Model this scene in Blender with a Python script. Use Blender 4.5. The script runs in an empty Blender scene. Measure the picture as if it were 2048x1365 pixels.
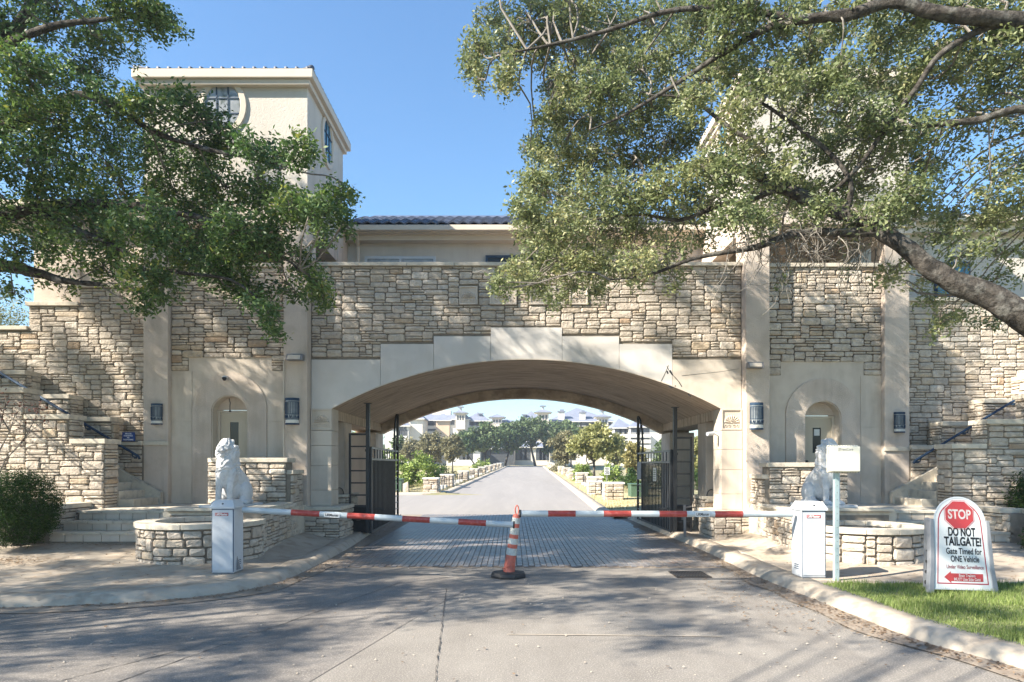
import bpy, bmesh, math, random
import numpy as np
from mathutils import Vector, Matrix, noise as mnoise
R = math.radians
scene = bpy.context.scene
random.seed(7)
rng = np.random.default_rng(7)

# ------------------------------------------------------------------ camera
F = 1365.33           # focal length in photo pixels (24 mm on 36 mm, 2048 px)
CX, HY, CZ = 1024.0, 930.0, 1.8
cd = bpy.data.cameras.new("camera")
cam = bpy.data.objects.new("camera", cd)
scene.collection.objects.link(cam)
cam.location = (0, 0, CZ)
cam.rotation_euler = (R(90), 0, 0)
cd.lens = 24.0
cd.sensor_width = 36.0
cd.shift_y = (HY - 682.5) / 2048.0
cd.clip_start = 0.1
cd.clip_end = 6000
scene.camera = cam

# ------------------------------------------------------------------ light
SUN = Vector((0.715, 0.355, -0.60)).normalized()      # direction the light travels
world = bpy.data.worlds.new("World")
scene.world = world
world.use_nodes = True
wn = world.node_tree
wn.nodes.clear()
wo = wn.nodes.new("ShaderNodeOutputWorld")
bgn = wn.nodes.new("ShaderNodeBackground")
sky = wn.nodes.new("ShaderNodeTexSky")
sky.sky_type = 'NISHITA'
sky.sun_disc = False
sky.sun_elevation = math.asin(-SUN.z)
sky.sun_rotation = math.atan2(-SUN.x, -SUN.y) % (2 * math.pi)
sky.altitude = 0
sky.air_density = 1.4
sky.dust_density = 0.0
sky.ozone_density = 7.0
bgn.inputs["Strength"].default_value = 0.083
tint = wn.nodes.new("ShaderNodeMix"); tint.data_type = 'RGBA'; tint.blend_type = 'MULTIPLY'
tint.inputs["Factor"].default_value = 1.0
tint.inputs["B"].default_value = (0.89, 0.98, 1.0, 1)          # white balance of the sky as photographed
wn.links.new(sky.outputs[0], tint.inputs["A"])
wn.links.new(tint.outputs["Result"], bgn.inputs["Color"])
wn.links.new(bgn.outputs[0], wo.inputs["Surface"])
sl = bpy.data.lights.new("sun", 'SUN')
sl.energy = 5.0
sl.angle = R(0.53)
sl.color = (1.0, 0.91, 0.78)
so = bpy.data.objects.new("sun", sl)
so.rotation_euler = SUN.to_track_quat('-Z', 'Y').to_euler()
so.location = (-20, -15, 30)
scene.collection.objects.link(so)
scene.view_settings.view_transform = 'Standard'
scene.view_settings.look = 'None'
scene.view_settings.gamma = 1.0
scene.view_settings.use_curve_mapping = False
scene.view_settings.exposure = 1.58
scene.cycles.max_bounces = 6
scene.cycles.diffuse_bounces = 4
scene.cycles.sample_clamp_indirect = 4.0

# ------------------------------------------------------------------ survey helpers (photo measurement at a known distance)
def X(px, Y): return (px - CX) * Y / F
def Z(py, Y): return CZ - (py - HY) * Y / F
def W(px, py, Y): return Vector((X(px, Y), Y, Z(py, Y)))
AX = 0.33             # axis of the gate

# ------------------------------------------------------------------ materials
MATS = {}
def nd(nt, t, **kw):
    n = nt.nodes.new(t)
    for k, v in kw.items():
        setattr(n, k, v)
    return n
def ramp(nt, stops):
    r = nd(nt, "ShaderNodeValToRGB")
    e = r.color_ramp.elements
    while len(e) < len(stops):
        e.new(0.5)
    for i, (p, c) in enumerate(stops):
        e[i].position = p
        e[i].color = (c[0], c[1], c[2], 1)
    return r
def mat(name, c1, c2=None, scale=3.0, rough=0.8, bump=0.0, bscale=20.0, metal=0.0, c3=None, scale3=30.0, f3=0.4,
        spec=0.5, coords="pos", stretch=None, translucent=0.0, attr=False, obrand=None, stops=None, bdist=0.02, detail=6.0, c4=None, st4=(1, 1, 1), f4=.4, r4=(.48, .70)):
    m = bpy.data.materials.new(name)
    m.use_nodes = True
    nt = m.node_tree
    nt.nodes.clear()
    out = nd(nt, "ShaderNodeOutputMaterial")
    p = nd(nt, "ShaderNodeBsdfPrincipled")
    nt.links.new(p.outputs[0], out.inputs[0])
    p.inputs["Roughness"].default_value = rough
    p.inputs["Metallic"].default_value = metal
    p.inputs["Specular IOR Level"].default_value = spec
    L = nt.links.new
    if coords == "pos":
        g = nd(nt, "ShaderNodeNewGeometry")
        vec = g.outputs["Position"]
    else:
        g = nd(nt, "ShaderNodeTexCoord")
        vec = g.outputs["Object"]
    if stretch:
        mp = nd(nt, "ShaderNodeMapping")
        mp.inputs["Scale"].default_value = stretch
        L(vec, mp.inputs[0]); vec = mp.outputs[0]
    col = None
    if stops:                                    # per piece colour
        if attr:
            a = nd(nt, "ShaderNodeAttribute", attribute_name="v"); fac = a.outputs["Fac"]
        else:
            a = nd(nt, "ShaderNodeObjectInfo"); fac = a.outputs["Random"]
        r = ramp(nt, stops)
        L(fac, r.inputs[0])
        col = r.outputs[0]
    if c2 is not None or stops is None:
        n1 = nd(nt, "ShaderNodeTexNoise")
        n1.inputs["Scale"].default_value = scale
        n1.inputs["Detail"].default_value = detail
        n1.inputs["Roughness"].default_value = 0.6
        L(vec, n1.inputs["Vector"])
        r1 = ramp(nt, [(0.33, c1), (0.68, c2 if c2 is not None else c1)])
        L(n1.outputs["Fac"], r1.inputs[0])
        if col is None:
            col = r1.outputs[0]
        else:
            mx = nd(nt, "ShaderNodeMix", data_type='RGBA', blend_type='MULTIPLY')
            mx.inputs["Factor"].default_value = 1.0
            L(col, mx.inputs["A"]); L(r1.outputs[0], mx.inputs["B"])
            col = mx.outputs["Result"]
    if c3 is not None:
        n3 = nd(nt, "ShaderNodeTexNoise")
        n3.inputs["Scale"].default_value = scale3
        n3.inputs["Detail"].default_value = 5
        L(vec, n3.inputs["Vector"])
        r3 = ramp(nt, [(0.5, (0, 0, 0)), (0.66, (f3, f3, f3))])
        L(n3.outputs["Fac"], r3.inputs[0])
        mx = nd(nt, "ShaderNodeMix", data_type='RGBA')
        L(r3.outputs[0], mx.inputs["Factor"])
        L(col, mx.inputs["A"])
        mx.inputs["B"].default_value = (c3[0], c3[1], c3[2], 1)
        col = mx.outputs["Result"]
    if c4 is not None:                            # large weathering: drips, tyre wear, damp
        g4 = nd(nt, "ShaderNodeNewGeometry")
        m4 = nd(nt, "ShaderNodeMapping"); m4.inputs["Scale"].default_value = st4
        L(g4.outputs["Position"], m4.inputs[0])
        n4 = nd(nt, "ShaderNodeTexNoise"); n4.inputs["Scale"].default_value = 1.0; n4.inputs["Detail"].default_value = 7; n4.inputs["Roughness"].default_value = .62
        L(m4.outputs[0], n4.inputs["Vector"])
        r4_ = ramp(nt, [(r4[0], (0, 0, 0)), (r4[1], (f4, f4, f4))])
        L(n4.outputs["Fac"], r4_.inputs[0])
        mx = nd(nt, "ShaderNodeMix", data_type='RGBA')
        L(r4_.outputs[0], mx.inputs["Factor"]); L(col, mx.inputs["A"])
        mx.inputs["B"].default_value = (c4[0], c4[1], c4[2], 1)
        col = mx.outputs["Result"]
    L(col, p.inputs["Base Color"])
    if bump > 0:
        nb = nd(nt, "ShaderNodeTexNoise")
        nb.inputs["Scale"].default_value = bscale
        nb.inputs["Detail"].default_value = 7
        nb.inputs["Roughness"].default_value = 0.65
        L(vec, nb.inputs["Vector"])
        b = nd(nt, "ShaderNodeBump")
        b.inputs["Strength"].default_value = bump
        b.inputs["Distance"].default_value = bdist
        L(nb.outputs["Fac"], b.inputs["Height"])
        L(b.outputs[0], p.inputs["Normal"])
    if translucent > 0:
        tr = nd(nt, "ShaderNodeBsdfTranslucent")
        hs = nd(nt, "ShaderNodeHueSaturation")
        hs.inputs["Value"].default_value = 1.25
        hs.inputs["Saturation"].default_value = 1.15
        L(col, hs.inputs["Color"])
        L(hs.outputs[0], tr.inputs["Color"])
        ms = nd(nt, "ShaderNodeMixShader")
        ms.inputs[0].default_value = translucent
        L(p.outputs[0], ms.inputs[1]); L(tr.outputs[0], ms.inputs[2])
        L(ms.outputs[0], out.inputs[0])
    MATS[name] = m
    return m

STONE = [(0.0, (.61, .54, .455)), (0.14, (.55, .485, .41)), (0.28, (.66, .595, .51)), (0.42, (.59, .52, .435)), (0.55, (.69, .635, .555)),
         (0.68, (.62, .55, .465)), (0.80, (.56, .495, .425)), (0.92, (.63, .54, .43)), (0.97, (.57, .47, .35)), (1.0, (.50, .37, .26))]
stone_m = mat("limestone_rough", (.80, .78, .76), (1.05, 1.04, 1.02), scale=7, rough=0.93, bump=1.0, bscale=18, bdist=0.034, c3=(.22, .19, .16), scale3=11, f3=.30, stops=STONE, spec=0.2, c4=(.33, .29, .24), st4=(.8, .8, .55), f4=.45)
stone_a = mat("limestone_rough_joined", (.80, .78, .76), (1.05, 1.04, 1.02), scale=7, rough=0.93, bump=1.0, bscale=18, bdist=0.034, c3=(.22, .19, .16), scale3=11, f3=.30, stops=STONE, attr=True, spec=0.2, c4=(.33, .29, .24), st4=(.8, .8, .55), f4=.45)
mortar = mat("mortar", (.20, .17, .135), (.27, .235, .19), scale=9, rough=0.95, bump=0.5, bscale=40)
plaster = mat("plaster", (.57, .485, .41), (.63, .545, .465), scale=1.3, rough=0.93, bump=.8, bscale=48, bdist=0.014, c3=(.36, .30, .235), scale3=2.2, f3=.30, spec=0.2, c4=(.33, .28, .22), st4=(3.2, 3.2, .28), f4=.42)
plaster_up = mat("plaster_upper", (.54, .50, .445), (.59, .55, .49), scale=1.0, rough=0.93, bump=.8, bscale=40, bdist=0.016, c3=(.46, .40, .33), scale3=1.7, f3=.22, spec=0.2, c4=(.40, .36, .30), st4=(2.6, 2.6, .22), f4=.35)
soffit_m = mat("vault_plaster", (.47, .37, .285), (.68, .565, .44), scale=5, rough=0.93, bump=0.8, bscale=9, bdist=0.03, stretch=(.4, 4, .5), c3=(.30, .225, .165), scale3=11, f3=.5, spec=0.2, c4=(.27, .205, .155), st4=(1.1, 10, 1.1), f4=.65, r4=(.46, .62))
smooth = mat("cut_limestone", (.58, .51, .43), (.64, .57, .485), scale=2.0, rough=0.85, bump=0.12, bscale=30, c3=(.42, .355, .28), scale3=3.0, f3=.25, spec=0.25, c4=(.36, .30, .235), st4=(2.4, 2.4, .4), f4=.45)
smooth_w = mat("cut_limestone_pale", (.60, .57, .53), (.65, .62, .58), scale=1.6, rough=0.85, bump=0.08, bscale=30, c3=(.53, .48, .42), scale3=2.0, f3=.25, spec=0.25, c4=(.46, .43, .39), st4=(1.6, 1.6, .4), f4=.4)
cap_m = mat("cap_stone", (.55, .495, .40), (.65, .59, .49), scale=3.5, rough=0.9, bump=0.3, bscale=25, c3=(.27, .24, .21), scale3=7, f3=.45, spec=0.2)
trim_m = mat("painted_trim", (.56, .49, .40), (.60, .53, .44), scale=2, rough=0.7, bump=0.05, bscale=30)
roof_m = mat("roof_tile", (.05, .065, .10), (.10, .115, .155), scale=5, rough=0.55, bump=0.2, bscale=30, stops=[(0, (.9, .9, .9)), (1, (1.5, 1.5, 1.5))])
roof_far = mat("roof_far", (.17, .19, .25), (.22, .24, .29), scale=.6, rough=0.7)
asphalt = mat("asphalt", (.195, .18, .162), (.25, .232, .208), scale=1.1, rough=0.92, bump=0.6, bscale=160, bdist=0.008, c4=(.135, .12, .105), st4=(1.1, .16, 1), f4=.5, c3=(.42, .385, .335), scale3=70, f3=.8, spec=0.25)
asphalt_o = mat("asphalt_dark", (.18, .165, .15), (.23, .21, .19), scale=1.4, rough=0.92, bump=0.6, bscale=160, bdist=0.008, c4=(.11, .10, .09), st4=(.9, .22, 1), f4=.5, c3=(.38, .35, .31), scale3=70, f3=.75, spec=0.25)
road_far = mat("road_far", (.235, .22, .205), (.29, .27, .25), scale=.25, rough=0.9, stretch=(1.5, .12, 1), c3=(.31, .285, .26), scale3=2, f3=.3)
paver = mat("paver", (.75, .75, .75), (1.1, 1.1, 1.1), scale=1.2, rough=0.42, bump=0.3, bscale=60, bdist=.006,
            stops=[(0, (.185, .165, .155)), (.35, (.235, .215, .205)), (.6, (.20, .195, .20)), (.85, (.26, .23, .205)), (1, (.22, .17, .145))], attr=False, c3=(.24, .19, .15), scale3=1.1, f3=.6)
paver_a = mat("paver_joined", (.75, .75, .75), (1.1, 1.1, 1.1), scale=1.2, rough=0.42, bump=0.3, bscale=60, bdist=.006,
            stops=[(0, (.185, .165, .155)), (.35, (.235, .215, .205)), (.6, (.20, .195, .20)), (.85, (.26, .23, .205)), (1, (.22, .17, .145))], attr=True, c3=(.24, .19, .15), scale3=1.1, f3=.6)
concrete = mat("concrete_kerb", (.40, .345, .275), (.50, .44, .36), scale=2.5, rough=0.92, bump=0.45, bscale=45, bdist=.012, c3=(.26, .20, .15), scale3=5, f3=.55, spec=0.25)
walk_m = mat("dusty_walk", (.37, .315, .25), (.47, .41, .335), scale=1.1, rough=0.95, bump=0.5, bscale=55, bdist=.012, c3=(.25, .19, .14), scale3=4, f3=.5, spec=0.2)
dirt_m = mat("gutter_dirt", (.24, .19, .145), (.31, .26, .205), scale=6, rough=0.97, bump=0.6, bscale=60, bdist=.012)
lawn_m = mat("lawn_soil", (.16, .19, .06), (.24, .25, .11), scale=6, rough=0.95, bump=0.5, bscale=60)
verge_m = mat("dry_verge", (.30, .27, .14), (.40, .34, .20), scale=.8, rough=0.95, bump=0.6, bscale=18, c3=(.16, .18, .06), scale3=.35, f3=.6)
field_m = mat("rough_grass", (.12, .15, .05), (.25, .24, .12), scale=.3, rough=0.95, bump=0.5, bscale=6)
bark = mat("oak_bark", (.045, .039, .034), (.115, .102, .088), scale=9, rough=0.95, bump=1.0, bscale=26, bdist=.035, stretch=(1, 1, 1), c3=(.24, .24, .22), scale3=6, f3=.4, spec=0.15, c4=(.022, .02, .018), st4=(11, 11, 11), f4=.75, r4=(.47, .6))
twig_m = mat("twig_bark", (.13, .115, .10), (.24, .22, .19), scale=9, rough=0.95, spec=0.15)
LEAFST = [(0, (.05, .095, .035)), (.35, (.08, .14, .05)), (.65, (.12, .19, .065)), (.9, (.18, .25, .08)), (1, (.30, .32, .09))]
leaf_d = mat("oak_leaf", (.9, .9, .9), (1.1, 1.1, 1.1), scale=.8, rough=0.5, stops=LEAFST, attr=True, translucent=.28, spec=0.4)
LEAFSR = [(0, (.11, .145, .065)), (.35, (.175, .21, .095)), (.65, (.24, .27, .13)), (.9, (.31, .33, .17)), (1, (.40, .38, .19))]
leaf_l = mat("oak_leaf_pale", (.9, .9, .9), (1.1, 1.1, 1.1), scale=.8, rough=0.5, stops=LEAFSR, attr=True, translucent=.32, spec=0.4)
moss_m = mat("ball_moss", (.26, .245, .20), (.40, .37, .30), scale=9, rough=0.95)
def leafmat(name, a, b):
    return mat(name, (.9, .9, .9), (1.1, 1.1, 1.1), scale=.5, rough=0.6, stops=[(0, tuple(x * .6 for x in a)), (.5, a), (1, b)], attr=True, translucent=.25, spec=0.3)
lf_lime = leafmat("lime_leaf", (.22, .29, .08), (.34, .42, .13))
lf_far = leafmat("far_oak_leaf", (.10, .15, .065), (.19, .24, .11))
lf_olive = leafmat("olive_leaf", (.19, .18, .10), (.29, .27, .16))
lf_yel = leafmat("yellow_leaf", (.27, .28, .11), (.45, .42, .19))
lf_gold = leafmat("gold_leaf", (.32, .29, .12), (.46, .41, .19))
lf_shrub = leafmat("shrub_leaf", (.035, .075, .018), (.085, .14, .035))
lf_red = leafmat("red_leaf", (.12, .035, .025), (.20, .06, .04))
lf_dry = leafmat("dry_leaf", (.20, .13, .08), (.38, .27, .17))
lf_grass = leafmat("grass_blade", (.17, .24, .06), (.34, .39, .15))
lf_straw = leafmat("dry_grass", (.35, .30, .15), (.5, .43, .24))
white_p = mat("white_paint", (.50, .53, .56), (.56, .59, .62), scale=3, rough=0.35, c3=(.36, .36, .35), scale3=12, f3=.18)
ivory_p = mat("ivory_plastic", (.60, .58, .48), (.66, .64, .54), scale=3, rough=0.4)
statue_m = mat("white_statue", (.56, .57, .58), (.66, .665, .67), scale=6, rough=0.6, bump=0.5, bscale=45, bdist=.012, c3=(.36, .36, .36), scale3=16, f3=.3)
arm_w = mat("arm_white", (.42, .48, .50), (.50, .55, .57), scale=4, rough=0.35)
arm_r = mat("arm_red", (.31, .04, .032), (.38, .06, .045), scale=7, rough=0.4, c3=(.6, .3, .25), scale3=20, f3=.2)
dk_metal = mat("black_iron", (.018, .02, .024), (.032, .035, .04), scale=6, rough=0.45)
gr_metal = mat("grey_iron", (.16, .16, .165), (.22, .22, .22), scale=6, rough=0.45)
navy = mat("navy_metal", (.02, .045, .09), (.035, .07, .12), scale=6, rough=0.6, spec=.3)
steel = mat("galvanised_post", (.36, .46, .48), (.44, .54, .55), scale=8, rough=0.4, metal=.3)
glass_m = mat("window_glass", (.015, .02, .025), (.03, .035, .04), scale=.7, rough=0.12, spec=.4)
sky_glass = mat("painted_reflection_glass", (.20, .22, .24), (.38, .40, .42), scale=3, rough=0.12, spec=1.0, c3=(.06, .08, .06), scale3=5, f3=.8)  # pale sky and dark tree reflections painted into the pane colour
blue_gl = mat("stained_window", (.05, .16, .24), (.12, .30, .38), scale=1.5, rough=0.12)
door_m = mat("door_paint", (.50, .44, .34), (.54, .475, .37), scale=2, rough=0.5)
orange_p = mat("orange_plastic", (.52, .115, .075), (.60, .17, .12), scale=8, rough=0.6, c3=(.3, .12, .1), scale3=18, f3=.4)
refl_w = mat("reflective_sleeve", (.42, .46, .45), (.62, .64, .60), scale=12, rough=0.4, c3=(.3, .3, .27), scale3=22, f3=.4)
rubber = mat("black_rubber", (.022, .023, .025), (.045, .045, .045), scale=9, rough=0.75, bump=.3, bscale=50)
sign_w = mat("sign_white", (.58, .60, .60), (.66, .67, .66), scale=3, rough=0.3, c3=(.6, .6, .56), scale3=9, f3=.2)
sign_r = mat("sign_red", (.36, .03, .035), (.42, .045, .045), scale=4, rough=0.3)
ink = mat("black_ink", (.03, .03, .035), rough=0.4)
ink_r = mat("red_ink", (.36, .03, .05), rough=0.4)
ink_w = mat("white_ink", (.82, .82, .8), rough=0.4)
frame_g = mat("grey_plastic", (.19, .20, .22), (.25, .26, .28), scale=4, rough=0.55)
sconce_g = mat("sconce_glass", (.22, .25, .27), (.36, .38, .38), scale=7, rough=0.25)
sconce_w = mat("sconce_band", (.62, .60, .54), (.68, .66, .6), scale=4, rough=0.4)
green_box = mat("green_box", (.06, .11, .07), (.08, .14, .09), scale=3, rough=0.5)
blue_sign = mat("blue_plate", (.015, .05, .20), (.02, .07, .25), scale=3, rough=0.35)
far_wall = mat("far_stucco", (.56, .50, .42), (.68, .63, .55), scale=.15, rough=0.9)
far_white = mat("far_white", (.60, .58, .54), (.66, .64, .60), scale=.15, rough=0.9)
far_dark = mat("far_opening", (.05, .055, .06), (.08, .085, .09), scale=1, rough=0.5)
far_tan = mat("far_tan", (.55, .42, .30), (.6, .47, .34), scale=.2, rough=0.9)
seal_m = mat("crack_seal", (.06, .055, .05), (.09, .085, .08), scale=8, rough=0.8)
water_m = mat("basin_floor", (.10, .085, .065), (.17, .14, .11), scale=3, rough=0.6)

# ------------------------------------------------------------------ object helpers
COL = scene.collection
def wloc(o):
    v = Vector((0, 0, 0))
    while o is not None:
        v += Vector(o.location); o = o.parent
    return v
def tag(o, label=None, cat=None, group=None, kind=None):
    if label: o["label"] = label
    if cat: o["category"] = cat
    if group: o["group"] = group
    if kind: o["kind"] = kind
    return o
def thing(name, label, cat, loc, group=None):
    o = bpy.data.objects.new(name, None)
    o.empty_display_size = 0.2
    o.location = loc
    COL.objects.link(o)
    return tag(o, label, cat, group)
def link_mesh(name, me, m, parent=None, loc=None):
    o = bpy.data.objects.new(name, me)
    if m is not None and not me.materials:
        me.materials.append(m)
    COL.objects.link(o)
    if parent is not None:
        o.parent = parent
    if loc is not None:
        o.location = loc
    return o

class MB:
    """collects shapes in world coordinates"""
    def __init__(s): s.v = []; s.f = []
    def add(s, vs, fs):
        n = len(s.v); s.v += [tuple(v) for v in vs]; s.f += [tuple(i + n for i in f) for f in fs]; return s
    def box(s, x0, x1, y0, y1, z0, z1):
        return s.add([(x0, y0, z0), (x1, y0, z0), (x1, y1, z0), (x0, y1, z0), (x0, y0, z1), (x1, y0, z1), (x1, y1, z1), (x0, y1, z1)],
              [(0, 3, 2, 1), (4, 5, 6, 7), (0, 1, 5, 4), (1, 2, 6, 5), (2, 3, 7, 6), (3, 0, 4, 7)])
    def quad(s, a, b, c, d): return s.add([a, b, c, d], [(0, 1, 2, 3)])
    def prism(s, poly, y0, y1):          # poly in (x,z), counter-clockwise seen from -Y
        n = len(poly)
        vs = [(x, y0, z) for x, z in poly] + [(x, y1, z) for x, z in poly]
        return s.add(vs, [tuple(range(n)), tuple(range(2 * n - 1, n - 1, -1))] + [((i + 1) % n, i, n + i, n + (i + 1) % n) for i in range(n)])
    def slab(s, poly, z0, z1):           # poly in (x,y) ccw from above
        n = len(poly)
        vs = [(x, y, z0) for x, y in poly] + [(x, y, z1) for x, y in poly]
        return s.add(vs, [tuple(range(n - 1, -1, -1)), tuple(range(n, 2 * n))] + [(i, (i + 1) % n, n + (i + 1) % n, n + i) for i in range(n)])
    def hexa(s, p):                      # 8 points: bottom 4 ccw, top 4 ccw
        return s.add(p, [(0, 3, 2, 1), (4, 5, 6, 7), (0, 1, 5, 4), (1, 2, 6, 5), (2, 3, 7, 6), (3, 0, 4, 7)])
    def tube(s, pts, rad, n=8, caps=True):
        pts = [Vector(p) for p in pts]
        if not hasattr(rad, "__len__"): rad = [rad] * len(pts)
        rings = []; up = None
        for i, p in enumerate(pts):
            t = (pts[min(i + 1, len(pts) - 1)] - pts[max(i - 1, 0)])
            if t.length < 1e-9: t = Vector((0, 0, 1))
            t.normalize()
            if up is None:
                up = Vector((0, 0, 1)) if abs(t.z) < .9 else Vector((1, 0, 0))
            a = t.cross(up).normalized(); b = a.cross(t).normalized(); up = b
            rings.append([p + (a * math.cos(2 * math.pi * k / n) + b * math.sin(2 * math.pi * k / n)) * rad[i] for k in range(n)])
        vs = [v for r in rings for v in r]; fs = []
        for i in range(len(pts) - 1):
            for k in range(n):
                fs.append((i * n + k, i * n + (k + 1) % n, (i + 1) * n + (k + 1) % n, (i + 1) * n + k))
        if caps:
            fs.append(tuple(range(n - 1, -1, -1))); m = (len(pts) - 1) * n; fs.append(tuple(range(m, m + n)))
        return s.add(vs, fs)
    def bar(s, a, b, w, d=None):          # square bar
        a = Vector(a); b = Vector(b); d = d or w
        t = (b - a).normalized(); up = Vector((0, 0, 1)) if abs(t.z) < .9 else Vector((0, 1, 0))
        u = t.cross(up).normalized() * w / 2; v = u.cross(t).normalized() * d / 2
        return s.hexa([a - u - v, a + u - v, a + u + v, a - u + v, b - u - v, b + u - v, b + u + v, b - u + v])
    def lathe(s, c, prof, n=16, a0=0, a1=2 * math.pi):
        c = Vector(c); full = abs(a1 - a0 - 2 * math.pi) < 1e-6; k = n if full else n + 1
        vs = [(c.x + r * math.cos(a0 + (a1 - a0) * i / n), c.y + r * math.sin(a0 + (a1 - a0) * i / n), c.z + z) for r, z in prof for i in range(k)]
        fs = []
        for j in range(len(prof) - 1):
            for i in range(n):
                i2 = (i + 1) % k
                fs.append((j * k + i, j * k + i2, (j + 1) * k + i2, (j + 1) * k + i))
        return s.add(vs, fs)
    def build(s, name, m, parent=None, smooth=False, bevel=0.0, kind=None, v=None, label=None):
        off = wloc(parent) if parent is not None else Vector((0, 0, 0))
        me = bpy.data.meshes.new(name)
        me.from_pydata([(x - off.x, y - off.y, z - off.z) for x, y, z in s.v], [], s.f)
        if bevel > 0:
            bm = bmesh.new(); bm.from_mesh(me)
            es = [e for e in bm.edges if len(e.link_faces) == 2 and e.calc_face_angle(0) > .5]
            bmesh.ops.bevel(bm, geom=es, offset=bevel, segments=2, affect='EDGES', profile=.6)
            bm.to_mesh(me); bm.free()
        if v is not None:
            at = me.attributes.new("v", 'FLOAT', 'POINT')
            at.data.foreach_set("value", np.asarray(v, dtype=np.float32))
        if smooth:
            me.polygons.foreach_set("use_smooth", [True] * len(me.polygons))
        o = link_mesh(name, me, m, parent)
        if kind: o["kind"] = kind
        if label: o["label"] = label
        return o

def npmesh(name, verts, faces, m, parent=None, v=None, kind=None, smooth=False, label=None):
    """verts (N,3), faces (M,k)"""
    off = wloc(parent) if parent is not None else Vector((0, 0, 0))
    verts = np.asarray(verts, np.float32) - np.array(off, np.float32)
    faces = np.asarray(faces, np.int32)
    me = bpy.data.meshes.new(name)
    k = faces.shape[1]
    me.vertices.add(len(verts)); me.vertices.foreach_set("co", verts.ravel())
    me.loops.add(faces.size); me.loops.foreach_set("vertex_index", faces.ravel())
    me.polygons.add(len(faces))
    me.polygons.foreach_set("loop_start", np.arange(0, faces.size, k, dtype=np.int32))
    me.polygons.foreach_set("loop_total", np.full(len(faces), k, np.int32))
    if smooth: me.polygons.foreach_set("use_smooth", np.ones(len(faces), bool))
    me.update(calc_edges=True)
    if v is not None:
        at = me.attributes.new("v", 'FLOAT', 'POINT')
        at.data.foreach_set("value", np.asarray(v, np.float32))
    o = link_mesh(name, me, m, parent)
    if kind: o["kind"] = kind
    if label: o["label"] = label
    return o

# ---- stones -------------------------------------------------------
def stone_variant(i):
    r = random.Random(100 + i)
    c = .09
    base = [(-.5 + c, -.5), (.5 - c, -.5), (.5, -.5 + c * 1.6), (.5, .5 - c * 1.6), (.5 - c, .5), (-.5 + c, .5), (-.5, .5 - c * 1.6), (-.5, -.5 + c * 1.6)]
    vs = []; j = .035
    base = [(x + r.uniform(-j, j) * .6, y + r.uniform(-j, j)) for x, y in base]
    for x, y in base: vs.append((x, 0.0, y))
    for x, y in base: vs.append((x * .99, -.66 + r.uniform(-.12, .12), y * .98))
    for x, y in base: vs.append((x * r.uniform(.78, .93), -.92 + r.uniform(-.25, .2), y * r.uniform(.68, .9)))
    vs.append((r.uniform(-.15, .15), -1.05 + r.uniform(-.25, .2), r.uniform(-.12, .12)))
    fs = []
    for k in range(8):
        k2 = (k + 1) % 8
        fs.append((k, k2, 8 + k2, 8 + k)); fs.append((8 + k, 8 + k2, 16 + k2, 16 + k)); fs.append((16 + k, 16 + k2, 24))
    return vs, fs
STV = [stone_variant(i) for i in range(24)]
STM = []
for vs, fs in STV:
    me = bpy.data.meshes.new("stone"); me.from_pydata(vs, [], fs); me.materials.append(stone_m); STM.append(me)

def pack(w, h, mask=None, cu=.05, cv=.060, wide=(.20, .50), hw=((1, .38), (2, .47), (3, .15)), seed=0):
    """random coursed rubble: list of (u0,u1,v0,v1)"""
    r = random.Random(seed)
    nx = max(1, int(round(w / cu))); ny = max(1, int(round(h / cv))); cu = w / nx; cv = h / ny
    free = [[(mask is None or mask((i + .5) * cu, (j + .5) * cv)) for i in range(nx)] for j in range(ny)]
    out = []
    for j in range(ny):
        i = 0
        while i < nx:
            if not free[j][i]: i += 1; continue
            run = 0
            while i + run < nx and free[j][i + run]: run += 1
            hh = r.choices([a for a, _ in hw], [b for _, b in hw])[0]
            want = r.uniform(*wide) * (.8 if hh == 1 else 1)
            ww = max(2, int(round(want / cu)))
            ww = max(ww, int(math.ceil(hh * cv * 1.5 / cu)))
            ww = min(ww, run)
            if run - ww < 3: ww = run if run <= int(wide[1] / cu) + 2 else run // 2
            while hh > 1 and not all(j + b < ny and free[j + b][i + a] for b in range(hh) for a in range(ww)): hh -= 1
            for b in range(hh):
                for a in range(ww): free[j + b][i + a] = False
            out.append((i * cu, (i + ww) * cu, j * cv, (j + hh) * cv))
            i += ww
    return out

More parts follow.
